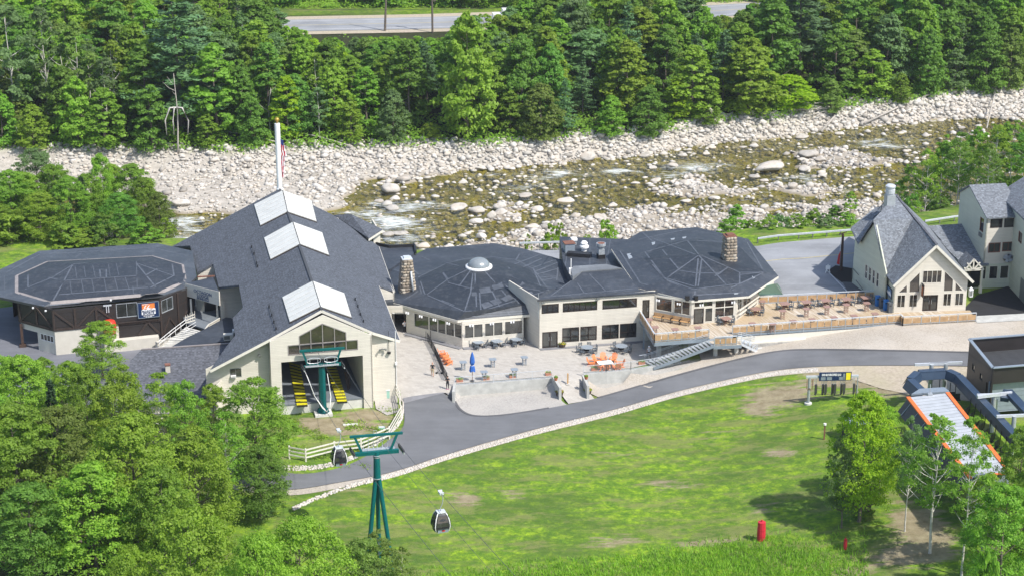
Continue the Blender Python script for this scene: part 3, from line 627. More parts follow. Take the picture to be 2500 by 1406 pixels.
edge=ss(14,2,Y-near_y(X))
nearside=ss(26,8,Y-near_y(X))
R=np.exp(RNG.normal(-1.62,0.5,len(X)));R=np.clip(R,0.09,0.62)
prob=0.07+0.20*ss(-25,0,X)*cl+0.62*g*(0.45+0.75*cl)+0.22*nearside*cl+0.35*ss(8,0,far_y(X)-Y)
left=ss(-35,-60,X)*g;R=R*(1-0.3*left);prob=prob*(0.55+0.45*(R>0.2))
k=RNG.uniform(0,1,len(X))<prob*0.62;X,Y,R,g=X[k],Y[k],R[k],g[k]
zz=np.maximum(hg(X,Y),WATER-R*0.5-RNG.uniform(0,0.25,len(X))*(g<0.3))
n=5200;X2=RNG.uniform(-60,112,n);Y2=RNG.uniform(268,382,n);k=(Y2>near_y(X2)+3)&(Y2<far_y(X2)-1)&(gravel(X2,Y2)<.5);X2,Y2=X2[k],Y2[k];R2_=RNG.uniform(.28,.8,len(X2))
n=6000;X3=RNG.uniform(-75,125,n);Y3=RNG.uniform(268,384,n);R3=np.clip(np.exp(RNG.normal(-.75,.3,n)),.35,.95);k=(Y3>near_y(X3)+3)&(Y3<far_y(X3)+1)&(RNG.uniform(0,1,n)<(.42+.6*gravel(X3,Y3))*(.4+.9*(.5+.5*wob(X3,Y3,.35,9)))*(1-.75*ss(-20,-40,X3)));X3,Y3,R3=X3[k],Y3[k],R3[k]
X4=RNG.uniform(-80,130,9000);Y4=far_y(X4)+2-np.abs(RNG.normal(0,5,9000));R4_=np.clip(np.exp(RNG.normal(-1.15,.4,9000)),.15,.8);k=RNG.uniform(0,1,9000)<.35+.65*ss(-30,10,X4);X4,Y4,R4_=X4[k],Y4[k],R4_[k]
X=np.concatenate([X,X4,X2,X3]);Y=np.concatenate([Y,Y4,Y2,Y3]);R=np.concatenate([R,R4_,R2_,R3]);zz=np.concatenate([zz,hg(X4,Y4),-4.02-R2_*.62-RNG.uniform(.05,.3,len(R2_)),np.maximum(hg(X3,Y3),-4.0-R3*.35)])
tag(stones('river_stones',X,Y,R,z=zz,sink=0.3),'small pale granite stones and cobbles covering the gravel bars and shallows of the river','stones',kind='stuff')
print('stones',len(X))
def along_px(pts,wid_px,n,rlo,rhi,name,label):
 ks=RNG.uniform(0,len(pts)-1.001,n);X=[];Y=[]
 for q,t in zip(ks,RNG.uniform(-0.5,0.5,n)):
  i=int(q);f=q-i;px=pts[i][0]*(1-f)+pts[i+1][0]*f;py=pts[i][1]*(1-f)+pts[i+1][1]*f
  w=wid_px(px)if callable(wid_px)else wid_px
  p=PG(px,py+t*w);X.append(p.x);Y.append(p.y)
 X,Y=np.array(X),np.array(Y)
 return tag(stones(name,X,Y,RNG.uniform(rlo,rhi,n),sink=0.2,tintlo=0.35),label,'stones',kind='stuff')
drape('path_verge',pg([(a,b-2)for a,b in lo_e if a<2030]+[(a,b+13)for a,b in lo_e[::-1]if a<2030]),'gravel_tan',0.035,1.0)
rp=[(a,b+7)for a,b in lo_e if 930<a<2020]
along_px(rp,lambda x:11 if x<1600 else 8,5200,0.05,0.13,'riprap_stones','pale riprap stones lining the lower edge of the asphalt path above the lawn')
along_px(spl([(715,1243),(760,1222),(830,1195),(880,1180),(940,1166)],5),8,420,0.07,0.2,'riprap_stones','line of stones between the path and lawn below the white rail fence')
along_px(spl([(560,1140),(700,1143),(790,1138),(870,1112),(940,1065),(978,1025),(985,985)],6),11,1500,0.06,0.15,'riprap_stones','pale stones between the white rail fence and the asphalt path')
boulder_me=[]
for s_ in range(7):
 rg=np.random.default_rng(40+s_);V=IV3.copy();d=np.zeros(len(V))
 for q in range(14):
  nrm=rg.normal(size=3);nrm/=np.linalg.norm(nrm);off=rg.uniform(0.62,0.95)
  e=V@nrm-off;V=V-np.maximum(e,0)[:,None]*nrm*0.85
 for q in range(5):
  a=rg.normal(size=3)*rg.uniform(1.5,5);d+=np.sin(V@a+rg.uniform(0,6))*0.02
 V=V*(1+d[:,None]);V[:,2]*=0.8
 boulder_me.append(npmesh('boulder',V,IF3,'rock',True))
BL=[(953,456,43,40),(984,442,40,20),(984,455,17,12),(962,434,25,12),(1130,441,24,20),(1075,448,20,13),(1043,431,22,13),(1054,461,14,12),(1210,440,18,14),(1229,444,18,16),(1243,439,20,13),(1207,455,18,14),(1378,397,18,16),(1435,379,44,34),(1345,404,16,14),(1298,413,20,13),(1248,409,22,13),(1173,411,27,13),(1196,400,22,14),(1281,474,35,18),(1381,487,40,18),(1117,503,44,22),(1163,510,44,24),(1222,507,34,24),(1222,521,32,18),(1200,530,24,24),(1164,538,34,19),(1262,524,19,17),(1245,526,16,14),(959,505,34,22),(964,481,29,17),(923,489,26,12),(1031,480,14,14),(990,474,16,12),(1008,474,16,12),(947,568,26,19),(977,566,36,17),(1035,597,34,19),(1176,574,24,22),(1142,567,22,14),(1176,562,18,16),(1314,508,29,20),(1313,573,22,22),(1284,578,26,19),(1301,561,38,13),(1334,559,22,19),(1363,552,20,22),(1403,533,26,19),(1464,534,34,14),(1491,499,18,16),(1404,437,19,14),(1426,454,20,12),(1577,376,38,19),(1593,406,24,17),(1641,400,32,20),(1668,375,28,17),(1737,357,26,16),(1724,372,20,16),(1682,362,20,13),(1815,357,27,9),(1841,352,28,21),(1959,330,40,20),(1730,323,22,18),(1974,379,50,29),(2002,391,28,18),(2057,371,24,16),(1876,407,80,28),(1964,409,30,22),(2006,425,26,18),(1842,427,28,18),(1866,437,22,16),(1897,447,18,14),(1602,438,34,14),(1674,452,30,18),(1551,444,28,13),(1842,460,30,12),(1937,462,27,20),(1745,482,28,12),(1678,489,34,12),(1854,517,24,18),(1868,509,22,18),(2121,455,20,12),(2062,436,26,11),(2226,377,18,10),(2222,321,16,9),(2348,309,22,14),(2298,291,24,14),(441,507,42,24),(910,417,24,16),(1150,448,14,12),(1528,391,20,10),(1516,380,14,8),(2390,283,20,14),(2440,262,22,14),(2050,322,26,18),(2000,330,16,9),(770,395,20,14),(800,420,22,14),(745,445,24,14),(640,420,18,12),(560,455,18,10),(520,430,18,12),(850,382,18,13),(700,500,16,10),(1960,392,22,16),(1985,405,20,14)]
special={(1876,407):'largest flat pale boulder standing clear in the olive pool',(953,456):'big brown grey boulder at the left end of the river channel',(1435,379):'tall pale boulder against the far bank at its bend',(1974,379):'rounded grey boulder at the head of the stony island',(1117,503):'dark edged slab boulder tilted beside a white wedge shaped one',(1163,510):'white wedge shaped boulder in mid river right of the dark edged slab',(441,507):'pale boulder at the left waterline beside the leafy trees',(1381,487):'broad white boulder lying low in the shallows',(1959,330):'pale wedge boulder at the driftwood pile on the far bank'}
nb_=0;taken=[]
def blabel(x,y,w):
 px=1250+x/(y*.944+30.4)*FOC;far=float(far_y(np.array([x]))[0])-y;near=y-float(near_y(np.array([x]))[0])
 a='broad' if w>1.7 else('middling' if w>1.05 else 'small');b='at the foot of the far forest' if far<7 else('on the near bank' if near<13 else('in midstream' if px>850 else 'on the wide gravel bar'))
 c='left of the white mast' if px<680 else('above the domed octagon' if px<1330 else('above the deck octagon' if px<1850 else 'towards the right bend'))
 return '%s pale granite boulder %s, %s'%(a,b,c)
def boulder(x,y,zc,w,h,k,rz,label=None):
 o=bpy.data.objects.new('boulder',boulder_me[k]);C.objects.link(o)
 o.location=(x,y,zc);o.scale=(w/2,w/2*random.uniform(.72,.95),max(h/2,w*0.22));o.rotation_euler=(random.uniform(-.2,.2),random.uniform(-.2,.2),rz)
 if label:tag(o,label,'boulder')
 else:lb=blabel(x,y,w);tag(o,lb,'boulder',lb.split(' ',1)[1].replace('boulder','boulders'))
for px,py,w,h in BL:
 b=P(px,py+h*0.30,-3.95);w_=w/13.4;h_=h/13.2
 z=max(hz(b.x,b.y),-4.35);boulder(b.x,b.y+w_*0.2,z+h_*0.22,w_,h_,random.randrange(7),random.uniform(-.4,.4),special.get((px,py)));nb_+=1
 taken.append((b.x,b.y,w_/2))
while nb_<296:
 x=random.uniform(-75,110);y=random.uniform(272,382)
 if not(near_y(np.array([x]))[0]+3<y<far_y(np.array([x]))[0]+1):continue
 gg=float(gravel(np.array([x]),np.array([y]))[0])
 if random.random()>0.12+0.9*gg*(1-0.6*(x<-30)):continue
 w=random.choice([0.8,0.9,1.0,1.1,1.2,1.5])
 if any(hypot(x-a,y-b)<(r+w/2)*0.9 for a,b,r in taken):continue
 taken.append((x,y,w/2));z=max(hz(x,y),-4.3);boulder(x,y,z+w*0.13,w,w*random.uniform(.5,.8),random.randrange(7),random.uniform(0,6));nb_+=1
 # building helpers
class Wall:
 def __init__(s,A,B,flip=False):
  s.A=Vector((A[0],A[1],0));s.B=Vector((B[0],B[1],0));s.L=(s.B-s.A).length
  s.u=(s.B-s.A).normalized();s.n=Vector((s.u.y,-s.u.x,0))
  if flip:s.n=-s.n
 def pt(s,a,z,o=0.0):q=s.A+s.u*a+s.n*o;return Vector((q.x,q.y,z))
 def pick(s,px,py):
  d=ray(px,py);o=Vector((0,0,CAMH));t=(s.A-o).dot(s.n)/d.dot(s.n);q=o+d*t
  return((q-s.A).dot(s.u),q.z)
 def rect(s,px0,py0,px1,py1):
  a=s.pick(px0,py0);b=s.pick(px1,py1);return(min(a[0],b[0]),max(a[0],b[0]),min(a[1],b[1]),max(a[1],b[1]))
 def build(s,outline,holes,mat,parent,name='wall',depth=0.16):
  mb=MB();loops=[[s.pt(a,z)for a,z in outline]]+[[s.pt(a,z)for a,z in rect_pts(h)]for h in holes]
  flat=[p for l in loops for p in l];tri=geometry.tessellate_polygon([[Vector((q[0],q[1],0))for q in outline]]+[[Vector((q[0],q[1],0))for q in rect_pts(h)]for h in holes])
  mb.add(flat,[tuple(t)for t in tri]);back=[p-s.n*depth for p in flat];mb.add(back,[tuple(reversed(t))for t in tri])
  k=0
  for l in loops:
   n=len(l)
   for i in range(n):
    a,b=l[i],l[(i+1)%n];mb.quad(a,b,b-s.n*depth,a-s.n*depth)
  return mb.build(name,mat,parent)
def rect_pts(h):return h if len(h)!=4 or hasattr(h[0],'__len__')else[(h[0],h[2]),(h[1],h[2]),(h[1],h[3]),(h[0],h[3])]
def window(W,r,cols=1,rows=1,fm='bronze_frame',gm='glass_dark',parent=None,fw=0.07,mw=0.05,name='window',split=None,proud=0.02,rsplit=None,inner=-0.10):
 s0,s1,z0,z1=r;mb=MB()
 def bar(a0,a1,b0,b1,o=proud):mb.par(W.pt(a0,b0,inner),W.u*(a1-a0),(0,0,b1-b0),W.n*(o-inner))
 bar(s0,s1,z0,z0+fw);bar(s0,s1,z1-fw,z1);bar(s0,s0+fw,z0+fw,z1-fw);bar(s1-fw,s1,z0+fw,z1-fw)
 xs=[s0+(s1-s0)*i/cols for i in range(cols+1)]if split is None else[s0]+list(split)+[s1]
 ys=[z0+(z1-z0)*i/rows for i in range(rows+1)]if rsplit is None else[z0]+[z0+(z1-z0)*q for q in rsplit]+[z1]
 for x in xs[1:-1]:bar(x-mw/2,x+mw/2,z0+fw,z1-fw,proud-0.012)
 for y in ys[1:-1]:bar(s0+fw,s1-fw,y-mw/2,y+mw/2,proud-0.018)
 fr=mb.build(name,fm,parent)
 for i in range(len(xs)-1):
  for j in range(len(ys)-1):
   a0=xs[i]+(fw if i==0 else mw/2);a1=xs[i+1]-(fw if i==len(xs)-2 else mw/2);b0=ys[j]+(fw if j==0 else mw/2);b1=ys[j+1]-(fw if j==len(ys)-2 else mw/2)
   p=MB();p.par(W.pt(a0,b0,inner+0.01),W.u*(a1-a0),(0,0,b1-b0),W.n*0.02);p.build('pane',gm,fr)
 return fr
def polywin(W,polys,fm,gm,parent,fw=0.09,name='window'):
 mb=MB();seen=set()
 for pl in polys:
  for i in range(len(pl)):
   a,b=pl[i],pl[(i+1)%len(pl)];key=tuple(sorted([(round(a[0],2),round(a[1],2)),(round(b[0],2),round(b[1],2))]))
   if key in seen:continue
   seen.add(key);mb.bar(W.pt(a[0],a[1],-0.03),W.pt(b[0],b[1],-0.03),fw,fw,up=W.n)
 fr=mb.build(name,fm,parent)
 for pl in polys:
  p=MB();p.prism([W.pt(a,z,-0.09)for a,z in pl],W.n*0.02);p.build('pane',gm,fr)
 return fr
def door(W,r,leaves,parent,fm='bronze_frame',gm='glass_mid'):
 d=window(W,r,leaves,1,fm,gm,parent,0.10,0.16,'door')
 s0,s1,z0,z1=r;m=MB();c=(s0+s1)/2
 for q in((c-0.14,c+0.14)if leaves==2 else(s1-0.22,)):m.par(W.pt(q-0.015,z0+0.9,0.02),W.u*0.03,(0,0,0.5),W.n*0.05)
 m.build('handle','galv',d);return d
class Plane:
 def __init__(s,a,b,c):s.o=Vector(a);s.n=(Vector(b)-s.o).cross(Vector(c)-s.o).normalized()
 def pick(s,px,py):
  d=ray(px,py);o=Vector((0,0,CAMH));return o+d*((s.o-o).dot(s.n)/d.dot(s.n))
 def z(s,x,y):return s.o.z-(s.n.x*(x-s.o.x)+s.n.y*(y-s.o.y))/s.n.z
def slab(poly,t,mat,parent,name='roof'):
 mb=MB();mb.prism([Vector(p)-Vector((0,0,t))for p in poly],(0,0,t));return mb.build(name,mat,parent)
class Roof:
 def __init__(s):s.v=[];s.f=[]
 def face(s,pts):
  b=len(s.v);s.v+=[Vector(p)for p in pts]
  for t in geometry.tessellate_polygon([[Vector(p)for p in pts]]):s.f.append(tuple(b+i for i in t))
 def ready(s):s.b=bvhtree.BVHTree.FromPolygons([tuple(p)for p in s.v],s.f)
 def cast(s,px,py):
  d=ray(px,py).normalized();h=s.b.ray_cast(Vector((0,0,CAMH)),d);return(h[0],h[1])if h[0]else(None,None)
 def seam(s,pts,w,mat,parent,up=0.02,name='seam',closed=False):
  pts=list(pts)+([pts[0]]if closed else[]);q=dense(pts,14,False);hit=[]
  for a,b in q:
   h,n=s.cast(a,b)
   if h is not None:hit.append((h,n if n.z>0 else-n))
  if len(hit)<2:return
  mb=MB();vs=[];fs=[]
  for i,(h,n)in enumerate(hit):
   d=(hit[min(i+1,len(hit)-1)][0]-hit[max(i-1,0)][0]).normalized();sd=d.cross(n).normalized()*w/2
   vs+=[h-sd,h-sd+n*up,h+sd+n*up,h+sd]
  for i in range(len(hit)-1):
   b=4*i
   if(hit[i][0]-hit[i+1][0]).length>4:continue
   fs+=[(b+j,b+j+1,b+j+5,b+j+4)for j in range(3)]
  if fs:mb.add(vs,fs);return mb.build(name,mat,parent)
 def patch(s,quad,mat,parent,up=0.025,name='roof_patch'):
  pts=[s.cast(a,b)[0]for a,b in quad]
  if None in pts:return
  mb=MB();mb.prism(pts,(0,0,up));return mb.build(name,mat,parent)
def ringroof(rings,mat,parent,R,cap=True,name='roof',t=0.3,edge='fascia_dark',inner='membrane_inner'):
 mb=MB();n=len(rings[0])
 for k in range(len(rings)-1):
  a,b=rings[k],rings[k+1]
  for i in range(n):
   q=[a[i],a[(i+1)%n],b[(i+1)%n],b[i]];q2=[]
   for p in q:
    if not q2 or(p-q2[-1]).length>0.05:q2.append(p)
   if(q2[0]-q2[-1]).length<0.05:q2.pop()
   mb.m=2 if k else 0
   if len(q2)>=3:mb.quad(*q2);R.face(q2)
 if cap:mb.quad(*rings[-1]);R.face(rings[-1])
 mb.m=1;e=rings[0];c=sum((p for p in e),Vector())/n
 for i in range(n):
  a,b=e[i],e[(i+1)%n];dn=Vector((0,0,-t));mb.quad(a,a+dn,b+dn,b)
  ai=a+(c-a)*0.12+dn;bi=b+(c-b)*0.12+dn;mb.quad(a+dn,ai,bi,b+dn)
 mb.quad(*[p+(c-p)*0.12+Vector((0,0,-t))for p in reversed(e)])
 R.ready();return mb.build(name,[mat,edge,inner],parent)
def text(s,size,mat,parent,W,sc,zc,off=0.03,bold=0.0,name='lettering',slant=0.0,ext=0.01,sx=1.0):
 cu=bpy.data.curves.new('t','FONT');cu.body=s;cu.size=size;cu.extrude=ext;cu.offset=bold;cu.align_x='CENTER';cu.align_y='CENTER';cu.resolution_u=2
 o=bpy.data.objects.new('t',cu);C.objects.link(o);dg=bpy.context.evaluated_depsgraph_get();me=bpy.data.meshes.new_from_object(o.evaluated_get(dg));bpy.data.objects.remove(o)
 for v in me.vertices:
  q=W.pt(sc+v.co.x*sx,zc+v.co.y+v.co.x*sx*slant,off+v.co.z)-ORG[0];v.co=q
 me.materials.clear();me.materials.append(M[mat]);me.name=name
 return link(name,me,parent)
def chimney(parent,cx,cy,z0,z1,w0,w1,d0,d1,rz,n,cap,name='chimney'):
 mb=MB();ca,sa=cos(rz),sin(rz)
 def q(a,b,z):return Vector((cx+ca*a-sa*b,cy+sa*a+ca*b,z))
 lo=[q(-w0/2+.05,-d0/2+.05,z0),q(w0/2-.05,-d0/2+.05,z0),q(w0/2-.05,d0/2-.05,z0),q(-w0/2+.05,d0/2-.05,z0)];hi=[q(-w1/2+.05,-d1/2+.05,z1),q(w1/2-.05,-d1/2+.05,z1),q(w1/2-.05,d1/2-.05,z1),q(-w1/2+.05,d1/2-.05,z1)]
 mb.add(lo+hi,[(0,1,5,4),(1,2,6,5),(2,3,7,6),(3,0,4,7),(4,5,6,7)]);ch=mb.build(name,'mortar',parent)
 H_=z1-z0;rows=int(H_/0.36)
 if not STONE_ME:
  for k in range(6):
   rg=np.random.default_rng(k);V=np.array([(x,y,z)for x in(-.5,.5)for y in(-.5,.5)for z in(-.5,.5)],float)*(1+rg.uniform(-.22,.12,(8,3)))
   Fc=np.array([(0,1,3,2),(4,6,7,5),(0,4,5,1),(2,3,7,6),(0,2,6,4),(1,5,7,3)])
   STONE_ME.append(npmesh('stone',V,Fc,'chimney_stone_%d'%(k%3)))
 rg=random.Random(int(cx*10))
 for r in range(rows):
  f=(r+0.5)/rows;w=w0+(w1-w0)*f;d=d0+(d1-d0)*f;z=z0+H_*f
  for side,L,ang in((0,w,rz),(1,d,rz+pi/2),(3,d,rz-pi/2)):
   k=max(2,int(L/0.40));
   for i in range(k):
    t=((i+0.5+0.25*(r%2))/k-0.5)*L*0.96;out=(d if side==0 else w)/2
    a,b=(t,-out)if side==0 else((out,t)if side==1 else(-out,t))
    p=q(a,b,z)-ORG[0];o=bpy.data.objects.new('stone',STONE_ME[rg.randrange(6)]);C.objects.link(o);o.parent=ch;o.location=p
    o.scale=(L/k*rg.uniform(.8,1.0),0.22,H_/rows*rg.uniform(.8,1.02));o.rotation_euler=(0,rg.uniform(-.12,.12),ang)
 c=MB();c.box(cx,cy,z1,w1+0.15,d1+0.15,0.1,rz);c.box(cx,cy,z1+0.1,w1*0.7,d1*0.7,0.18,rz);c.build('chimney_cap',cap,ch);return ch
STONE_ME=[]
U13=radians(13.2)
# GONDOLA STATION (large gabled building)
gs=thing('gondola_station',(-24,225,0),'large cream gabled lodge with grey shingle roof, white skylights and open gondola bay','building')
R1=P(683,461,11);R2=P(785,755,11);L2=P(513,902,5.2);Rr=P(976,829,6.2)
PL=Plane(R1,R2,L2);PR=Plane(R1,R2,Rr)
lpx=[(785,755),(683,461),(418,603),(464,600),(481,665),(520,644),(534,701),(583,696),(593,750),(568,776),(574,818),(552,846),(513,902),(656,827)]
rpx=[(683,461),(785,755),(910,809),(976,829),(925,697),(963,710),(925,602),(899,583),(816,527)]
RG_=Roof();lp=[PL.pick(*q)for q in lpx];lp[0]=R2;lp[1]=R1;rp_=[PR.pick(*q)for q in rpx];rp_[0]=R1;rp_[1]=R2
RG_.face(lp);RG_.face(rp_);RG_.ready()
rl=slab(lp,0.28,'shingle',gs,'roof');rr=slab(rp_,0.28,'shingle',gs,'roof')
m=MB();m.bar(R1+Vector((0,0,.03)),R2+Vector((0,0,.03)),0.3,0.12);m.build('ridge_cap','fascia_dark',rl)
m=MB()
for a,b in((lp[0],lp[13]),(lp[13]+Vector((0,0,0)),lp[12]),(rp_[1],rp_[2]),(rp_[2],rp_[3])):m.bar(a-Vector((0,0.03,.2)),b-Vector((0,0.03,.2)),0.06,0.3)
m.build('rake_board','cream_trim',gs)
m=MB();m.bar(rp_[3]-Vector((0,0,.14)),rp_[4]-Vector((0,0,.14)),0.12,0.2);m.bar(rp_[5]-Vector((0,0,.14)),rp_[6]-Vector((0,0,.14)),0.12,0.2);m.build('gutter','cream_trim',gs)
u13=Vector((cos(radians(13.4)),sin(radians(13.4)),0));back13=Vector((-u13.y,u13.x,0))
rc=PG(912,994);WC=Wall(rc-u13*12.6,rc)
s664=WC.pick(664.6,900)[0];sEnd=WC.L
def roofz(x,y):return min(PL.z(x,y),PR.z(x,y))-0.3
def topz(W_,s_,o=0.0):q=W_.pt(s_,0,o);return roofz(q.x,q.y)
apx=max(np.linspace(s664,sEnd,200),key=lambda s_:topz(WC,s_))
op=WC.rect(691.5,1010,885.5,867);op=(op[0],op[1],-1.1,WC.pick(885.5,867)[1])
gl=[WC.pick(704,866),WC.pick(870,851)]
def wc(px,py):a,b=WC.pick(640+px/4.686,740+py/4.686);return(a,b)
zb_=(wc(302,590)[1]+wc(1092,527)[1])/2;zt_=(wc(302,480)[1]+wc(1092,422)[1])/2
xs_=[wc(298,550)[0],wc(430,540)[0],wc(560,520)[0],wc(696,510)[0],wc(832,500)[0],wc(962,490)[0],wc(1092,480)[0]]
zc_=wc(700,232)[1];ze_=wc(430,375)[1]
hole=[(xs_[0],zb_),(xs_[6],zb_),(xs_[6],zt_),(xs_[5],zt_),(xs_[5],ze_),(xs_[3],zc_),(xs_[1],ze_),(xs_[1],zt_),(xs_[0],zt_)]
outl=[(s664,-1.6),(op[0],-1.6),(op[0],op[3]),(op[1],op[3]),(op[1],-1.6),(sEnd,-1.6),(sEnd,topz(WC,sEnd)),(apx,topz(WC,apx)),(s664,topz(WC,s664))]
WC.build(outl,[hole],'cream_siding',gs)
pn=[[(xs_[i],zb_),(xs_[i+1],zb_),(xs_[i+1],zt_),(xs_[i],zt_)]for i in range(6)]
ht=lambda x:ze_+(zc_-ze_)*(1-abs(x-xs_[3])/(xs_[3]-xs_[1]))
pn+=[[(xs_[i],zt_),(xs_[i+1],zt_),(xs_[i+1],ht(xs_[i+1])),(xs_[i],ht(xs_[i]))]for i in range(1,5)]
polywin(WC,pn,'tan_flashing','glass_warm',gs,0.10)
def bayret(s_,d=1.6):
 a=WC.pt(s_,0);b=a+back13*d;w=Wall(a,b);w.build([(0,-1.6),(d,-1.6),(d,topz(w,d)),(0,topz(w,0))],[],'cream_siding',gs)
bayret(s664+0.01);bayret(sEnd-0.01)
WRb=Wall(WC.pt(sEnd,0)+back13*1.6,WC.pt(sEnd+3.05,0)+back13*1.6);WRb.build([(-.1,-1.4),(WRb.L,-1.4),(WRb.L,topz(WRb,WRb.L)),(-.1,topz(WRb,0))],[],'cream_siding',gs)
lc=WC.pt(s664,0)+back13*1.6;WLb=Wall(lc-u13*7.35,lc);wr=WLb.rect(562,921,589,897)
WLb.build([(0,-1.8),(WLb.L+.1,-1.8),(WLb.L+.1,topz(WLb,WLb.L)),(0,topz(WLb,0))],[wr],'cream_siding',gs)
wn=window(WLb,wr,2,1,'grey_frame','glass_mid',gs)
m=MB();m.par(WLb.pt(wr[0]+.05,wr[2]-.05,0.0),WLb.u*0.6,(0,0,.34),WLb.n*.3);ac=m.build('window_air_conditioner','white_paint',gs)
m=MB();[m.par(WLb.pt(wr[0]+.1,wr[2]+.0+i*.06,.4),WLb.u*0.5,(0,0,.025),WLb.n*.015)for i in range(5)];m.build('grille','grey_frame',ac)
a=WRb.pt(WRb.L,0);WRs=Wall(a,a+back13*17);WRs.n=u13;WRs.build([(0,-1.4),(17,-1.4),(17,5.7),(0,5.7)],[],'cream_siding',gs)
st=PR.pick(925,699);WS=Wall(Vector((st.x,st.y,0))+back13*0.5-u13*2,Vector((st.x,st.y,0))+back13*0.5+u13*2.0)
WS.build([(0,0),(WS.L,0),(WS.L,topz(WS,WS.L)),(0,topz(WS,0))],[],'cream_siding',gs)
a=WS.pt(WS.L,0);w=Wall(a,a+back13*17);w.n=u13;w.build([(0,0),(17,0),(17,5.0),(0,5.0)],[],'cream_siding',gs)
def stepwall(pa,pb,z0=1.5,inset=0.4,nm='wall'):
 a=PL.pick(*pa);b=PL.pick(*pb);a=Vector((a.x,a.y,0))+back13*inset;b=Vector((b.x,b.y,0))+back13*inset
 b=a+u13*max(1.0,(b-a).dot(u13)+.8);w=Wall(a,b);w.build([(0,z0),(w.L,z0),(w.L,PL.z(w.B.x,w.B.y)-.25),(0,PL.z(w.A.x,w.A.y)-.25)],[],'cream_siding',gs);return w
sw=stepwall((536,701),(583,696),0.0);stepwall((483,665),(520,645),3.0);stepwall((424,603),(464,600),3.0)
w=Wall(Vector((*PL.pick(592,750)[:2],0))+u13*.4,Vector((*PL.pick(583,698)[:2],0))+u13*.4);w.n=-u13;w.build([(0,0),(w.L,0),(w.L,4.2),(0,4.2)],[],'cream_siding',gs)
for pa,pb,zz_ in(((513,902),(552,846),3.2),((534,701),(520,646),4.4),((481,665),(465,602),3.3)):
 a=PL.pick(*pa);b=PL.pick(*pb);a=Vector((a.x,a.y,0))+u13*.45;b=Vector((b.x,b.y,0))+u13*.45;w=Wall(a,b);w.n=-u13;w.build([(0,-1.8),(w.L,-1.8),(w.L,zz_),(0,zz_)],[],'cream_siding',gs)
w=Wall(R1-u13*14+Vector((0,0,0)),R1+u13*10);w.A-=back13*1.2;w.B-=back13*1.2
w.build([(0,-4),(w.L,-4),(w.L,topz(w,w.L)),(14,topz(w,14)),(0,topz(w,0))],[],'cream_siding',gs)
def fl(s_,d,z):q=WC.pt(s_,z,-d);return q
m=MB();m.prism([fl(op[0]-1.5,.2,-.05),fl(op[1]+1,.2,-.05),fl(op[1]+1,26,-.05),fl(op[0]-1.5,26,-.05)],(0,0,.15));m.build('floor','floor_grey',gs)
m=MB();m.par(fl(op[0]-.1,.25,-1.6),u13*(op[1]-op[0]+.2),(0,0,1.55),back13*.2);m.build('foundation_wall','concrete_light',gs)
for s_,sg in((op[1]+.02,1),(op[0]-.02,-1)):
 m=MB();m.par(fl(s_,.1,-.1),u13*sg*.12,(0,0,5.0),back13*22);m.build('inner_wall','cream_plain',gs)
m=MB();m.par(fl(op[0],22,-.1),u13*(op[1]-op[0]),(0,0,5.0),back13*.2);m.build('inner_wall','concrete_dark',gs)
m=MB();m.par(fl(op[0],9,.1),u13*(op[1]-op[0]),(0,0,.02),back13*.02)
def ramp_(pts4,n,lab):
 q=[P(640+a/4.686,740+b/4.686,.28)for a,b in pts4]
 b=MB();b.prism([Vector((p.x,p.y,.12))for p in q],(0,0,.12));rp2=b.build('loading_ramp','black_metal',gs)
 for i in range(n):
  f0=(i+.18)/n;f1=(i+.72)/n;a=q[3].lerp(q[0],f0);c=q[2].lerp(q[1],f0);d=q[2].lerp(q[1],f1);e=q[3].lerp(q[0],f1)
  b=MB();b.prism([a,c,d,e],(0,0,.05));b.build('ramp_slat','yellow_paint',rp2)
ramp_([(300,660),(430,700),(520,1165),(398,1172)],13,'')
ramp_([(715,690),(835,690),(975,1125),(862,1130)],13,'')
m=MB()
for i in range(3):m.bar(fl(op[1]-1.35+.2*i,3.0+.3*i,.1),fl(op[1]-1.6+.2*i,3.6,2.2),.12,.05)
m.build('stacked_boards','brown_pole',gs)
def sky_(rng,lft,rgt):
 tl,bl=lft;tr,br=rgt;out=None
 for pl,q,side in((PL,[rng[0],tl,bl,rng[1]],-1),(PR,[rng[0],rng[1],br,tr],1)):
  c=[pl.pick(*k)+Vector((0,0,.16))for k in q];b=MB();b.prism([k-Vector((0,0,.32))for k in c],(0,0,.24));fr=b.build('skylight','bronze_frame',gs)
  cc=sum(c,Vector())/4;c2=[k.lerp(cc,.03)for k in c]
  if side<0:r0,r1,e0,e1=c2[0],c2[3],c2[1],c2[2]
  else:r0,r1,e0,e1=c2[0],c2[1],c2[3],c2[2]
  for i in range(6):
   f0,f1=i/6,(i+.93)/6;b=MB();b.prism([r0.lerp(r1,f0)-Vector((0,0,.07)),r0.lerp(r1,f1)-Vector((0,0,.07)),e0.lerp(e1,f1)-Vector((0,0,.07)),e0.lerp(e1,f0)-Vector((0,0,.07))],(0,0,.08));b.build('panel','skylight_white',fr)
   b=MB();b.bar(r0.lerp(r1,f1)+Vector((0,0,.03)),e0.lerp(e1,f1)+Vector((0,0,.03)),.06,.05);b.build('rib','skylight_rib',fr)
def c2(a,b):return(400+a/2.343,400+b/2.343)
sky_([c2(680,157),c2(708,283)],[c2(514,240),c2(551,362)],[c2(847,217),c2(877,340)])
sky_([c2(738,338),c2(779,468)],[c2(571,430),c2(609,556)],[c2(908,400),c2(948,532)])
sky_([c2(851,675),c2(897,825)],[c2(675,768),c2(719,913)],[c2(1034,745),c2(1077,886)])
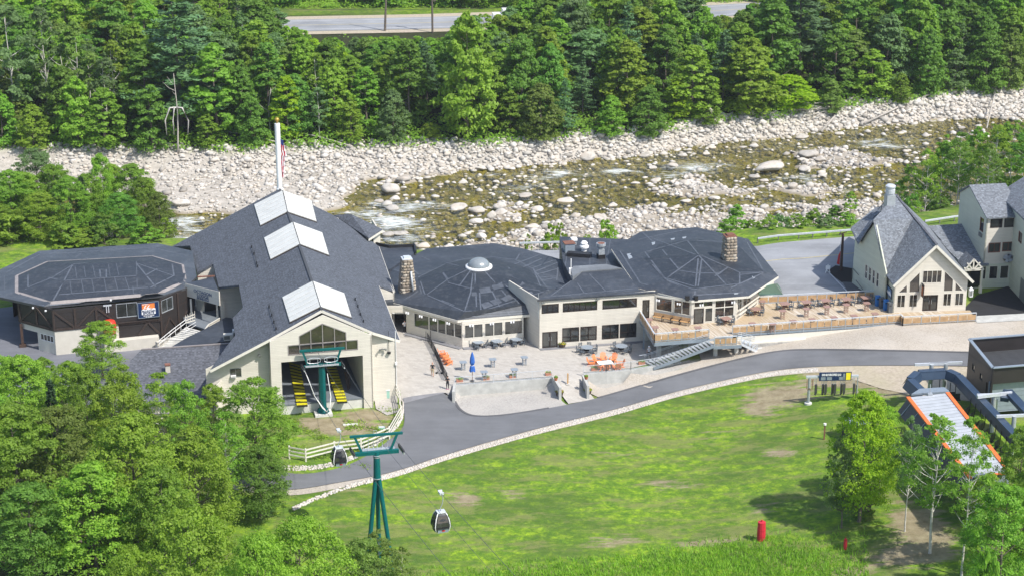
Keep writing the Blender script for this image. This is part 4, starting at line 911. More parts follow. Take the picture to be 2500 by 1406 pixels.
for pts in([(502,482),(516,520),(530,575),(535,592)],[(603,822),(617,870),(630,910),(642,948)],[(1095,780),(1110,820),(1125,865),(1142,905)]):
 sgp=[RG_.cast(*c2(*q))[0]for q in pts];b=MB();b.tube([p+Vector((0,0,.25))for p in sgp],.035,5);
 for p in sgp:b.box(p.x,p.y,p.z-.05,.16,.16,.38)
 b.build('snow_guard','black_metal',gs)
b=MB();q=WRb.pick(933,850);b.bar(WRb.pt(q[0]-.35,q[1],.25),WRb.pt(q[0]+.35,q[1],.25),.12,.12);b.bar(WRb.pt(q[0],q[1],0),WRb.pt(q[0],q[1],.3),.08);b.box(*WRb.pt(q[0]-.35,q[1]-.1,.4),.22,.22,.16);b.box(*WRb.pt(q[0]+.35,q[1]-.1,.4),.22,.22,.16);b.build('floodlight','grey_frame',gs)
b=MB();q=WRb.pick(949,858);b.bar(WRb.pt(q[0],q[1],.15),WRb.pt(q[0],q[1]+2.6,.15),.05);b.box(*WRb.pt(q[0],q[1]-.15,.2),.4,.3,.2);b.build('antenna','black_metal',gs)
b=MB();q=WRb.pick(966,850);b.bar(WRb.pt(q[0],q[1]-5,.08),WRb.pt(q[0],q[1]+2.2,.08),.07);b.box(*WRb.pt(q[0],q[1]-2,.1),.25,.25,.35);b.build('downpipe','white_paint',gs)
q=WLb.pick(632,868);b=MB();b.box(*WLb.pt(q[0],q[1],.3),.3,.3,.2);b.bar(WLb.pt(q[0],q[1]+.1,0),WLb.pt(q[0],q[1]+.1,.3),.06);b.build('floodlight','grey_frame',gs)
done()
mast=thing('flag_mast',R1,'thick white mast with brass ball rising from the far end of the shingle ridge','mast');mz=ZT(R1,302)
b=MB();b.smooth=False;b.lathe(R1,[(.37,-.3),(.37,mz-R1.z)],20);b.build('mast_tube','white_paint',mast)
b=MB();b.smooth=True;c_=mz-R1.z;b.lathe(R1,[(.1,c_),(.1,c_+.25)]+[(.32*cos(t),c_+.52+.32*sin(t))for t in np.linspace(-1.3,1.5,9)],14);b.build('ball','gold',mast)
b=MB();b.lathe(R1,[(.5,-.1),(.5,.05)],20);b.build('base_collar','white_paint',mast);done()
fx=R1.x+.40;fy=R1.y-.15;f0=ZT(R1,322);flag=thing('american_flag',(fx,fy,f0),'limp red, white and blue striped flag hanging beside the thick white mast','flag')
f1=ZT(R1,432);b=MB()
for k in range(7):
 b=MB();z0=f0-(f0-f1)*(.16+.84*k/7);z1=f0-(f0-f1)*(.16+.84*(k+1)/7);w_=[.34,.5,.62,.5,.42,.34,.22][k];sk=[.0,.05,.1,-.05,-.02,.04,0][k]
 for j,(cm,x0,x1)in enumerate([('flag_red',0,.28),('sign_white',.28,.55),('flag_red',.55,.78),('sign_white',.78,1.0)]if k>0 else[('flag_blue',0,1.0)]):
  b=MB();tilt=.28;ox=[0.0,.06,.0][j%3]
  b.prism([(fx+w_*x0,fy+.08*sin(k+j*2),z0-tilt*x0*.6),(fx+w_*x1,fy-.1*sin(k*1.7+j*2),z0-tilt*x1*.6),(fx+w_*x1+sk,fy-.1*cos(k+j),z1-tilt*x1*.6),(fx+w_*x0+sk,fy+.08*cos(k*2),z1-tilt*x0*.6)],(0.02,.05,0));b.build('stripe' if cm!='flag_blue' else 'canton',cm,flag)
b=MB();b.tube([(fx,fy,f0-.2),(fx-.05,fy,f1-2.0)],.015,4);b.build('halyard','galv',flag)
done()
hw=thing('hip_roofed_wing',P(880,560,4),'small hip roofed wing on the river side of the gabled lodge','building')
a,b_,c_,d_=P(815,527,6.6),P(857,525,7.2),P(934,562,5.4),P(900,584,5.6)
m=MB();m.prism([a,d_,b_],(0,0,.12));m.prism([b_,d_,c_],(0,0,.12));m.build('roof','shingle',hw)
m=MB();m.bar(d_-Vector((0,0,.15)),c_-Vector((0,0,.15)),.1,.3);m.build('gutter','cream_trim',hw)
W_=Wall(P(895,584,5.2),P(928,566,5.2));W_.build([(0,-3),(W_.L,-3),(W_.L,5.3),(0,5.3)],[(1,1.8,3.9,4.8)],'cream_siding',hw);window(W_,(1,1.8,3.9,4.8),parent=hw)
W_=Wall(W_.pt(W_.L,0),W_.pt(W_.L,0)+back13*6);W_.n=u13;W_.build([(0,-3),(6,-3),(6,5.2),(0,5.2)],[],'cream_siding',hw)
done()
# LOW SHINGLED ANNEX + FLAT ROOF + SIGN BRIDGE
an=thing('low_annex',P(450,930,0),'low shingled annex in front of the stairs, left of the gabled lodge','building')
q=[P(318,862,3.1),P(350,853,3.3),P(560,838,3.6),P(575,842,3.6),P(516,905,3.35),P(512,900,2.6),P(512,968,0.9),P(330,985,0.7)]
pA=Plane(P(350,853,3.3),P(560,838,3.6),P(512,968,.9));q=[pA.pick(*k)for k in[(345,853),(562,838),(560,846),(515,900),(518,968),(300,990),(318,880)]]
slab(q,.2,'shingle_dark',an)
m=MB();m.bar(pA.pick(345,853)+Vector((0,0,.05)),pA.pick(562,838)+Vector((0,0,.05)),.28,.1);m.build('ridge_flashing','tan_flashing',an)
p_=pA.pick(410,906);m=MB();m.box(p_.x,p_.y,p_.z-.2,.55,.55,1.0,U13);ch=m.build('chimney','cream_plain',an);m=MB();m.box(p_.x,p_.y,p_.z+.8,.65,.65,.12,U13);m.build('chimney_cap','rust',ch)
W_=Wall(P(330,990,.2),P(515,972,.2));W_.build([(0,-1.5),(W_.L,-1.5),(W_.L,.75),(0,.75)],[],'cream_siding',an)
done()
fr_=thing('flat_roof_link',P(520,800,2.9),'flat dark membrane roof with two white air conditioners beside the entrance stairs','building')
def z2(a,b):return(380+a/6.39,640+b/6.39)
fz=3.0;pts=[P(*z2(*k),fz)for k in[(250,1312),(480,1175),(760,1040),(1095,855),(1210,875),(1290,1165),(1150,1225),(560,1290)]]
slab(pts,2.6,'membrane',fr_,'roof');done()
for k,(px,py,w_,d_,h_,lab)in enumerate([(577,818,.85,.75,.95,'white louvred air conditioning unit standing against the shingle roof edge'),(557,824,1.05,.8,.7,'lower boxy air conditioning unit left of the louvred one on the flat roof')]):
 b=P(px,py+4,fz);t=thing('air_conditioner',b,lab,'air conditioner');m=MB();m.box(b.x,b.y,fz,w_,d_,h_,U13);m.build('casing','white_paint' if k==0 else 'cream_trim',t)
 m=MB();m.box(b.x+.02-.09*k,b.y-d_/2,fz+.15,w_*.65,.06,h_*.65,U13);m.build('fan_grille','black_metal' if k==0 else 'grey_frame',t)
 for sx in(-1,1):m=MB();m.box(b.x+sx*w_*.4,b.y,fz-.0,.08,d_*.9,.06,U13);m.build('foot','galv',t)
 done()
sb=thing('entrance_bridge',P(490,730,3),'cream sign beam over the shaded entrance between dark octagon and gabled lodge','building')
WB=Wall(P(452,716,5.1),P(536,746,4.9));b0=WB.pick(431,716);t0=WB.pick(452,692);t1=WB.pick(534,712);b1=WB.pick(536,746)
WB.build([b0,b1,t1,t0],[],'cream_siding',sb)
sl=(t1[1]-t0[1])/(t1[0]-t0[0])
for s_,(px,py),sz in(('OCTAGON',(495,715),.56),('LODGE',(495.3,723.6),.56),('GONDOLA',(495.6,730.6),.38)):
 a_,z_=WB.pick(px,py);text(s_,sz,'slate_letter',sb,WB,a_,z_,.03,.018,slant=sl*.55,sx=1.15)
slab([WB.pt(*t0,-.05),P(520,676,6.7),P(530,700,6.5),WB.pt(*t1,-.05)],.12,'membrane',sb)
m=MB();m.bar(P(482,676,6.7),P(524,674,6.8),.2,.15);m.build('flashing','rust',sb)
zf=2.3
slab([P(*z2(*k),zf)for k in[(470,940),(780,1040),(1010,870),(1010,700),(640,600),(350,700)]],.2,'floor_grey',sb,'floor')
a=P(*z2(575,745),zf);bq=P(*z2(1000,700),zf);W_=Wall(a+back13*1.5,bq+back13*5);
m=MB();m.par(P(*z2(640,745),zf),P(*z2(765,775),zf)-P(*z2(640,745),zf),(0,0,2.2),back13*.1);m.build('wall','cream_plain',sb)
W9=Wall(P(*z2(585,740),zf),P(*z2(640,750),zf));m=MB();m.par(W9.pt(0,zf+.6,0),W9.u*W9.L,(0,0,1.9),W9.n*.06);nb2=m.build('notice_board','white_paint',sb);m=MB();m.par(W9.pt(.08,zf+.7,.06),W9.u*(W9.L-.16),(0,0,1.7),W9.n*.02);m.build('poster','picture_blue',nb2)
m=MB();m.par(P(*z2(765,790),zf)+back13*.5,P(*z2(1000,760),zf)-P(*z2(765,790),zf),(0,0,2.4),back13*.1);m.build('wall','black_metal',sb)
for k in((560,830),(965,850)):
 c_=P(*z2(*k),zf);m=MB();m.box(c_.x,c_.y,zf,.22,.22,2.2,U13);m.build('post','cream_trim',sb)
m=MB();a=P(*z2(770,1045),zf+.1);b=P(*z2(825,970),zf+.5);c_=P(*z2(1000,870),zf+.5);m.bar(a,b,.12,.12);m.bar(b,c_,.12,.12);m.par(b-Vector((0,0,.7)),c_-b,(0,0,.65),back13*.08);m.build('parapet','cream_trim',sb)
for(ka,kb)in(((455,865),(605,810)),((470,905),(610,850)),((480,940),(615,900))):
 m=MB();m.bar(P(*z2(*ka),zf+.6),P(*z2(*kb),zf+.6),.08,.1);m.build('rail','offwhite_wood',sb)
for x in range(5):a=P(*z2(470+36*x,945-17*x),zf);m=MB();m.bar(a,a+Vector((0,0,1.0)),.06);m.build('baluster','offwhite_wood',sb)
done()
stt=thing('concrete_stairs',P(430,830,1),'pale concrete stairs with white handrails rising to the shaded entrance','stairs')
A0=P(*z2(480,1000),zf);A1=P(*z2(760,1075),zf);B0=P(*z2(60,1330),.55);B1=P(*z2(270,1310),.55)
ns=12
for i in range(ns):
 f0,f1=i/ns,(i+1)/ns;a=A0.lerp(B0,f0);b=A1.lerp(B1,f0);c_=A1.lerp(B1,f1);d_=A0.lerp(B0,f1);z=zf+(.55-zf)*((i+.5)/ns)
 if i in(6,7):z=zf+(.55-zf)*.56
 m=MB();m.prism([(a.x,a.y,z-1.0),(b.x,b.y,z-1.0),(c_.x,c_.y,z-1.0),(d_.x,d_.y,z-1.0)],(0,0,1.0));m.build('step','concrete_light',stt)
for off,hh in((0,.95),(.0,.55)):
 m=MB();m.tube([A0+Vector((0,0,hh)),A0.lerp(B0,.5)+Vector((0,0,hh+.05)),B0+Vector((0,0,hh))],.04,5);m.build('handrail','white_paint',stt)
 m=MB();m.tube([A0.lerp(A1,.55)+Vector((0,0,hh)),A0.lerp(A1,.55).lerp(B0.lerp(B1,.55),.42)+Vector((0,0,hh))],.035,5);m.build('handrail','white_paint',stt)
for f in np.linspace(0,1,6):
 a=A0.lerp(B0,f);m=MB();m.tube([a,a+Vector((0,0,.95))],.03,5);m.build('rail_post','white_paint',stt)
q=[A0+Vector((-.1,.3,0)),B0+Vector((-.1,.4,0)),B0+Vector((-3.4,1.2,-.3)),P(258,832,1.2),P(262,815,2.0)]
m=MB();m.prism([(B0.x-.3,B0.y+.4,-.5),(A0.x-.3,A0.y+.5,-.5),(A0.x-.6,A0.y+.7,-.5),(B0.x-.6,B0.y+.7,-.5)],(0,0,1.6));m.build('side_wall','cream_plain',stt)
done()
# DARK OCTAGON (sports shop)
o1=thing('octagonal_shop',P(250,780,3),'dark brown half timbered octagon with wide grey membrane roof and sports shop sign','building')
RO1=Roof()
E_=[P(*k,6.0)for k in[(107,748),(401,720),(452,703),(480,675),(470,613),(384,594),(96,613),(-15,665),(-15,722)]]
K_=[P(*k,6.35)for k in[(124,738),(384,717),(445,690),(452,668),(448,645),(371,625),(115,639),(38,673),(38,713)]]
I_=[P(*k,7.1)for k in[(158,686),(333,673),(336,668),(336,660),(335,645),(333,639),(177,645),(160,660),(157,675)]]
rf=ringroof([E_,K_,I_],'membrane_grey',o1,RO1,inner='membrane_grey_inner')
def c1(*p):return[(a/2.343,400+b/2.343)for a,b in p]
RO1.seam(c1((95,640),(95,735),(290,795),(900,745),(1058,672)),.42,'tan_flashing',rf,.03)
RO1.seam(c1((95,640),(270,560),(870,528),(1045,578),(1060,660)),.30,'tan_flashing',rf,.03)
for s_ in[[(305,780),(370,662),(415,578)],[(370,668),(780,640)],[(780,560),(785,705)],[(780,570),(890,705)],[(160,635),(160,705),(310,750),(750,715),(865,705),(995,640),(985,575)],[(160,705),(300,650),(415,578)],[(275,650),(360,668)],[(785,570),(990,640)],[(830,640),(900,600)],[(415,575),(720,548)],[(25,620),(25,720)],[(0,745),(250,810),(930,750)],[(225,505),(260,555)],[(885,465),(870,520)],[(30,625),(225,520),(870,480),(1080,530)],[(570,605),(608,605),(608,648),(575,648),(570,605)],[(430,590),(440,655)],[(480,585),(490,650)],[(530,580),(545,650)],[(620,575),(630,645)],[(665,570),(680,640)],[(400,670),(410,745)],[(465,665),(480,740)],[(525,662),(540,735)],[(595,655),(610,730)],[(655,650),(675,725)],[(715,648),(740,720)],[(760,700),(765,755)],[(720,470),(722,520)],[(430,535),(465,515)],[(150,715),(110,745)],[(895,560),(900,590)]]:
 RO1.seam(c1(*s_),.08 if len(s_)==2 and abs(s_[0][0]-s_[1][0])<26 else .19,'seam',rf)
wv=[P(50,786,3.15),P(133,808,3.15)];d_=(E_[1]-E_[0]).normalized();Lx=[l for l in np.linspace(5,20,400)if(wv[1].x+d_.x*l)-XP(391,wv[1].y+d_.y*l,3.15)>=0][0]
wv.append(wv[1]+d_*Lx);d2=Vector((cos(radians(58)),sin(radians(58)),0));wv.append(wv[2]+d2*6.5)
WA,WBo,WCo=Wall(wv[0],wv[1]),Wall(wv[1],wv[2]),Wall(wv[2],wv[3])
sh=WBo.rect(285,776,334,737);ch_=WCo.rect(395,765,421,722)
WA.build([(0,3.1),(WA.L,3.1),(WA.L,5.9),(0,5.9)],[],'brown_board',o1);WBo.build([(0,3.1),(WBo.L*.6,3.1),(WBo.L*.6,1.2),(WBo.L,1.2),(WBo.L,5.9),(0,5.9)],[sh],'brown_board',o1);WCo.build([(0,.6),(WCo.L,.6),(WCo.L,5.9),(0,5.9)],[ch_],'brown_board',o1)
window(WBo,sh,2,1,'galv','glass_mid',o1);window(WCo,ch_,2,1,'galv','glass_mid',o1)
w9=window(WCo,(ch_[1]+.5,ch_[1]+2.6,ch_[2]+.1,ch_[3]),2,1,'dark_timber','glass_dark',o1)
def timber(W_,pts,th=.24,o=.06):
 m=MB();m.bar(W_.pt(pts[0][0],pts[0][1],o),W_.pt(pts[1][0],pts[1][1],o),th,.12,up=W_.n);m.build('timber','dark_timber',o1)
for W_,zb in((WA,3.2),(WBo,3.2)):
 timber(W_,((0,zb+.1),(W_.L,zb+.1)),.28)
 n=2 if W_ is WA else 5
 for i in range(n+1):
  x=W_.L*i/n
  if W_ is WBo and i>2 and i<5:continue
  timber(W_,((x,zb),(x,5.8)),.26,.08)
 for i in range(n):
  if W_ is WBo and i>2:continue
  a,b=W_.L*i/n,W_.L*(i+1)/n
  timber(W_,((a+.1,zb+.2),(b-.1,5.6))if(i+(W_ is WA))%2 else((a+.1,5.6),(b-.1,zb+.2)),.22)
for x in(0.05,WCo.L*.5):timber(WCo,((x,.8),(x,5.8)),.26,.08)
timber(WCo,((.2,1.0),(WCo.L*.25,3.1)));timber(WCo,((WCo.L*.25,3.1),(WCo.L*.48,1.0)));timber(WCo,((WCo.L*.55,1.0),(WCo.L*.75,3.1)))
timber(WBo,((WBo.L*.78,1.5),(WBo.L*.88,3.2)));timber(WBo,((WBo.L*.88,3.2),(WBo.L*.985,1.5)));timber(WBo,((WBo.L*.6,3.25),(WBo.L,3.25)))
lo=[p.copy()for p in wv];WA2=Wall(lo[0]+WA.n*-.1,lo[1]+WA.n*-.1);os_=WA.pick(94,860)[0]
WA2.build([(0,2.35),(os_,2.35),(os_,-.3),(WA.L,-.3),(WA.L,3.12),(0,3.12)],[WA.rect(99,828,128,822)],'cream_plain',o1)
window(WA2,WA.rect(98,829,129,821),4,1,'white_paint','glass_dark',o1)
m=MB();m.par(WBo.pt(0,-.3,-.1),WBo.u*(WBo.L*.60),(0,0,3.42),WBo.n*.12);m.build('lower_wall','cream_plain',o1)
m=MB();m.par(WBo.pt(WBo.L*.45,-.3,.05),WBo.u*(WBo.L*.52),(0,0,1.75),WBo.n*1.0);m.build('ramp_wall','cream_plain',o1)
b=P(56,846,0);m=MB();m.box(b.x,b.y,0,.32,.32,3.0,U13);m.box(b.x,b.y,0,.8,.8,.35,U13);m.build('post','brown_pole',o1)
m=MB();bk=[E_[i]+((sum(E_,Vector())/9)-E_[i])*.14 for i in(7,6,5,4)]
for i in range(3):m.par(Vector((*bk[i][:2],-.3)),Vector((*(bk[i+1]-bk[i])[:2],0)),(0,0,6.1),(0.05,.05,0))
m.build('rear_wall','brown_board',o1)
sg=WBo.rect(337,776,387,733);m=MB();m.par(WBo.pt(sg[0],sg[2],.14),WBo.u*(sg[1]-sg[0]),(0,0,sg[3]-sg[2]),WBo.n*.06);sn=m.build('sign_board','navy_sign',o1)
m=MB()
for a in((sg[0],sg[1],sg[2],sg[2]+.07),(sg[0],sg[1],sg[3]-.07,sg[3]),(sg[0],sg[0]+.07,sg[2],sg[3]),(sg[1]-.07,sg[1],sg[2],sg[3])):m.par(WBo.pt(a[0],a[2],.20),WBo.u*(a[1]-a[0]),(0,0,a[3]-a[2]),WBo.n*.02)
m.build('border','steel_blue_grey',sn);cx_=(sg[0]+sg[1])/2;hgt=sg[3]-sg[2]
m=MB();m.par(WBo.pt(cx_-.78,sg[2]+hgt*.56,.205),WBo.u*1.56,(0,0,hgt*.34),WBo.n*.02);m.build('picture','sign_orange',sn)
m=MB();
for dx in(-.25,.15):m.bar(WBo.pt(cx_+dx,sg[2]+hgt*.80,.235),WBo.pt(cx_+dx-.28,sg[2]+hgt*.64,.235),.10,.02,up=WBo.n);m.bar(WBo.pt(cx_+dx-.3,sg[2]+hgt*.64,.235),WBo.pt(cx_+dx+.25,sg[2]+hgt*.60,.235),.05,.02,up=WBo.n)
m.build('skier','sign_white',sn)
m=MB();m.prism([WBo.pt(cx_+a*1.0,sg[2]+hgt*b,.22)for a,b in((-.85,.22),(.85,.22),(.85,.56),(.6,.6),(.35,.52),(.0,.62),(-.3,.53),(-.6,.58),(-.85,.5))],WBo.n*.02);m.build('emblem','sign_white',sn)
text('MOUNTAIN',.30,'navy_sign',sn,WBo,cx_,sg[2]+hgt*.44,.25,.008);text('SPORTS',.40,'navy_sign',sn,WBo,cx_,sg[2]+hgt*.31,.25,.014);text('LINCOLN',.17,'sign_white',sn,WBo,cx_-.35,sg[2]+hgt*.86,.24,.004)
text('RENTALS  REPAIRS',.16,'sign_white',sn,WBo,cx_,sg[2]+hgt*.14,.22,.003);text('SKI  BOARD',.15,'sign_white',sn,WBo,cx_,sg[2]+hgt*.065,.22,.003)
q=WBo.pick(262,750);m=MB()
for dx in(-.13,.13):m.bar(WBo.pt(q[0]+dx,q[1]-.6,.2),WBo.pt(q[0]+dx,q[1]+.4,.2),.10,.04,up=WBo.n)
m.bar(WBo.pt(q[0]-.5,q[1]+.3,.16),WBo.pt(q[0]+.5,q[1]+.3,.16),.16,.1,up=WBo.n);m.build('wall_skis','galv_pale',o1)
for px,py in((85,745),(116,752),(270,726)):q=(WA if px<130 else WBo).pick(px,py+6);m=MB();m.box(*(WA if px<130 else WBo).pt(q[0],q[1],.3),.2,.2,.16);m.build('floodlight','sign_white',o1)
done()
q=WBo.pt(WBo.pick(265,790)[0],0,1.0);rc_=thing('red_gondola_cabin',(q.x,q.y,1.4),'old bright red gondola cabin parked under the octagon eave','gondola cabin')
cz=WBo.pick(265,806)[1]+.0
m=MB();m.smooth=True;m.lathe((q.x,q.y,cz-.2),[(.45,0),(.78,.25),(.85,.8),(.82,1.5),(.7,1.8),(.3,1.92)],12);m.build('body','red_cabin',rc_)
for t in(-2.2,-1.6,-1.0):m=MB();m.par((q.x+.80*cos(t)-.2*sin(t)*-1,q.y+.84*sin(t)+.2*cos(t)*-1,cz+.65),(-.42*sin(t),.42*cos(t),0),(0,0,.6),(.05*cos(t),.05*sin(t),0));m.build('window','glass_dark',rc_)
done()
# LOW OCTAGON RESTAURANT WITH DOME
o2=thing('domed_octagon_restaurant',P(1169,700,0),'low octagonal restaurant with patched membrane roof, silver dome and glass walls on the patio','building')
RO2=Roof()
E2=[P(*k,3.7)for k in[(959,738),(1117,781),(1313,765),(1391,700),(1390,640),(1277,607),(1206,594),(1042,607),(946,656)]]
K2=[P(*k,4.7)for k in[(1037,722),(1135,761),(1290,742),(1337,708),(1291,656),(1240,640),(1206,631),(1088,642),(1019,680)]]
dc=P(1169,650,6.15)
T2_=[dc+Vector((1.55*cos(t),1.55*sin(t),-.1))for t in[radians(-150+40*i)for i in range(9)]]
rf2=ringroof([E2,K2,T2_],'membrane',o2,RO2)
def c3(*p):return[(900+a/2.811,500+b/2.811)for a,b in p]
for s_ in[[(345,495),(385,612),(655,730),(800,722),(1235,585),(1130,440),(1000,375),(860,360),(640,375),(520,410),(335,500)],[(690,440),(545,510),(400,615)],[(715,470),(700,600),(660,725)],[(780,470),(850,600),(900,700)],[(820,450),(1000,560),(1180,590)],[(830,430),(1000,500),(1210,560)],[(730,470),(740,700)],[(800,460),(960,640)],[(700,450),(620,560)],[(545,535),(700,575),(860,560),(1000,500)],[(510,470),(550,530)],[(960,430),(1000,500)],[(620,420),(530,400)],[(545,510),(510,465)],[(170,640),(610,760),(1160,720)],[(180,655),(615,775),(1160,735)],[(240,650),(330,600)],[(330,680),(380,620)],[(420,700),(470,650)],[(500,720),(560,680)],[(640,770),(660,730)],[(920,690),(965,750)],[(1000,640),(1090,740)],[(350,560),(370,640)],[(270,640),(340,590)],[(130,430),(330,500)],[(220,370),(345,480)],[(310,340),(420,380)],[(500,290),(570,380)],[(805,270),(815,360)],[(1060,300),(1010,380)],[(1000,410),(1180,340)],[(1060,430),(1230,350)],[(1110,440),(1300,370)],[(1140,460),(1340,380)],[(1150,480),(1370,420)],[(1160,500),(1300,490)],[(1180,520),(1300,500),(1310,430)],[(1130,440),(1180,560),(1260,570)],[(1300,430),(1290,520)],[(400,300),(860,275),(1060,310),(1340,380)],[(760,590),(770,720)],[(590,690),(500,655)]]:
 RO2.seam(c3(*s_),.17,'seam',rf2)
for q in[[(755,570),(830,565),(845,600),(770,610)],[(835,550),(910,530),(930,565),(860,585)],[(925,535),(985,515),(1010,550),(950,570)],[(985,520),(1030,510),(1075,545),(1035,560)],[(905,645),(960,615),(1000,640),(940,665)],[(830,660),(890,640),(915,670),(865,690)],[(990,625),(1060,605),(1080,620),(1020,645)],[(770,680),(820,665),(860,690),(790,715)],[(1070,600),(1120,595),(1130,610),(1085,625)],[(705,600),(740,600),(745,625),(710,625)]]:
 RO2.patch(c3(*q),'patch',rf2)
m=MB();m.smooth=True;m.lathe(dc,[(1.75,-.25),(1.72,.08),(1.45,.1)],28);m.build('dome_collar','white_paint',rf2)
m=MB();m.smooth=True;m.lathe(dc+Vector((0,0,.08)),[(1.42*cos(t),1.05*sin(t))for t in np.linspace(0,1.5,9)],28);m.build('skylight_dome','dome',rf2)
m=MB()
ctr=sum(E2,Vector())/9
for i in(0,1):a,b=E2[i],E2[i+1];m.bar(a-Vector((0,.02,.17)),b-Vector((0,.02,.17)),.1,.3)
m.build('fascia','cream_trim',o2)
wA,wB,wC=PG(996,815),PG(1129,850),PG(1278,836)
for v in(wA,wB,wC):v.z=0
Wa,Wb=Wall(wA,wB),Wall(wB,wC)
def z3(a,b):return(980+a/5.859,740+b/5.859)
ra=Wa.rect(*z3(181,335),*z3(866,285));zlo=Wa.pick(*z3(860,505))[1];zhi=Wa.pick(*z3(860,290))[1]+.15;zlo2=Wa.pick(*z3(190,335))[1]
zlo=(zlo+zlo2)/2;sp=[Wa.pick(*z3(x,400))[0]for x in(181,395,520,635,756,868)]
Wa.build([(-.2,0),(Wa.L,0),(Wa.L,3.5),(-.2,3.5)],[(sp[0],sp[-1],zlo,3.1)],'cream_siding',o2)
window(Wa,(sp[0],sp[-1],zlo,3.1),parent=o2,split=sp[1:-1],fm='cream_trim',gm='glass_mid',mw=.13)
sp=[Wb.pick(*z3(x,380))[0]for x in(903,1034,1167,1190,1320,1452,1475,1735)]
zb1=Wb.pick(*z3(905,508))[1]
hs_=[(sp[0],sp[2],zb1,3.05),(sp[3],sp[5],zb1,3.05),(sp[6],sp[7],zb1,3.05)]
Wb.build([(0,0),(Wb.L,0),(Wb.L,3.5),(0,3.5)],hs_,'cream_siding',o2)
for h_,n_ in zip(hs_,(2,2,1)):window(Wb,h_,n_,1,'cream_trim','glass_mid',o2,mw=.08)
m=MB();m.par(Wa.pt(-.2,0,0),Wa.u*(Wa.L+.2),(0,0,.16),Wa.n*.7);m.par(Wb.pt(0,.004,0),Wb.u*Wb.L,(0,0,.15),Wb.n*.7);m.build('plinth','concrete_dark',o2)
for W_,n_ in((Wa,4),(Wb,3)):
 for i in range(n_):
  x=W_.L*(i+.35)/n_
  for dx in(-.16,.16):m=MB();m.box(*W_.pt(x+dx,3.15,1.0),.18,.18,.24);m.build('spotlight','sign_white',o2)
m=MB();
for i in(3,4,5,6,7,8):
 a=E2[i].lerp(ctr,.12);b=E2[(i+1)%9].lerp(ctr,.12);m.par((a.x,a.y,-1),(b.x-a.x,b.y-a.y,0),(0,0,4.5),(.05,.05,0))
m.build('rear_wall','cream_plain',o2)
eA,eB=PG(940,812),PG(994,813);eA.z=eB.z=0;We=Wall(eA+Vector((-1,.0,0)),eB)
d1=(We.pick(957,812)[0],We.pick(992,812)[0])
We.build([(0,0),(d1[0],0),(d1[0],2.75),(d1[1],2.75),(d1[1],0),(We.L+.9,0),(We.L+.9,3.6),(0,3.6)],[],'cream_siding',o2)
m=MB();m.par(We.pt(d1[0]-.2,2.30,-.9),We.u*(d1[1]-d1[0]+.4),(0,0,.12),We.n*.1);m.par(We.pt(d1[0]-.3,0,-5),We.u*(d1[1]-d1[0]+.6),(0,0,2.8),We.n*.1);m.build('entrance_frame','white_paint',o2)
m=MB();m.par(We.pt(d1[0]-.2,0.1,-4.8),We.u*(d1[1]-d1[0]+.4),(0,0,2.4),We.n*.05);m.build('entrance_glass','glass_dark',o2)
for s_ in(d1[0]-.12,d1[1]+.02):m=MB();m.par(We.pt(s_,0,-5),We.u*.1,(0,0,2.8),We.n*4.8);m.build('entrance_side','fascia_dark',o2)
cw_=P(994,712,4.0);chimney(o2,cw_.x,P(992,713,3.9).y+.1,3.6,ZT(P(992,713,3.9),632),2.0,1.15,1.8,1.2,U13,1,'galv_pale')
yb=P(992,713,3.9).y-1.05;m=MB();m.smooth=True;m.tube([(cw_.x+.85,yb,3.9),(cw_.x+.55,yb+.35,6.9)],.13,8);m.build('flue_pipe','galv',o2);m=MB();m.box(cw_.x+.85,yb,3.8,.5,.5,.35,U13);m.build('flue_base','black_metal',o2)
done()
lk=thing('flat_roof_corner',P(975,620,3),'small flat membrane roof with dark parapet between gabled lodge and domed restaurant','building')
slab([P(*k,4.0)for k in[(935,738),(960,737),(948,660),(1014,616),(1012,600),(918,596),(905,620)]],.4,'membrane',lk)
m=MB();pts=[P(*k,4.15)for k in[(918,596),(950,603),(1012,600),(1015,616)]]
for a,b in zip(pts,pts[1:]):m.bar(a,b,.25,.45)
m.build('parapet','black_metal',lk);done()
# TWO STOREY BLOCK
b4=thing('two_storey_wing',P(1440,700,0),'cream two storey wing with ribbon windows between the domed octagon and the deck octagon','building')
A4,B4=PG(1317,852),P(1558,834,0);A4.z=0;d4=(B4-A4).normalized();W4=Wall(A4,A4+d4*14.6)
def z4(a,b):return(1280+a/5.022,700+b/5.022)
tops=[W4.rect(*z4(213,328),*z4(423,206)),W4.rect(*z4(472,312),*z4(895,172)),W4.rect(*z4(958,272),*z4(1382,134))]
lows=[W4.rect(*z4(465,680),*z4(673,490)),W4.rect(*z4(686,662),*z4(890,474)),W4.rect(*z4(950,640),*z4(1160,455)),W4.rect(*z4(1170,622),*z4(1376,436))]
zt0=sum(t[2]for t in tops)/3;zt1=sum(t[3]for t in tops)/3;zl0=sum(t[2]for t in lows)/4;zl1=sum(t[3]for t in lows)/4
tops=[(t[0],t[1],zt0,zt1)for t in tops];lows=[(t[0],t[1],zl0,zl1)for t in lows]
dr=W4.rect(*z4(220,750),*z4(410,542));dr=(dr[0],dr[1],.15,dr[3]);du=W4.rect(1568,771,1586,731);du=(du[0],du[1],3.08,du[3])
W4.build([(0,0),(W4.L,0),(W4.L,6.55),(0,6.4)],tops+lows+[dr,du],'cream_siding',b4)
for t,n_ in zip(tops,(3,6,2)):window(W4,t,n_,1,'bronze_frame','glass_dark',b4,.09,.06)
for i,t in enumerate(lows):window(W4,t,2,2,'bronze_frame','glass_mid' if i<2 else 'glass_dark',b4,.08,.06,rsplit=[.36])
door(W4,dr,2,b4);door(W4,du,1,b4,gm='glass_dark')
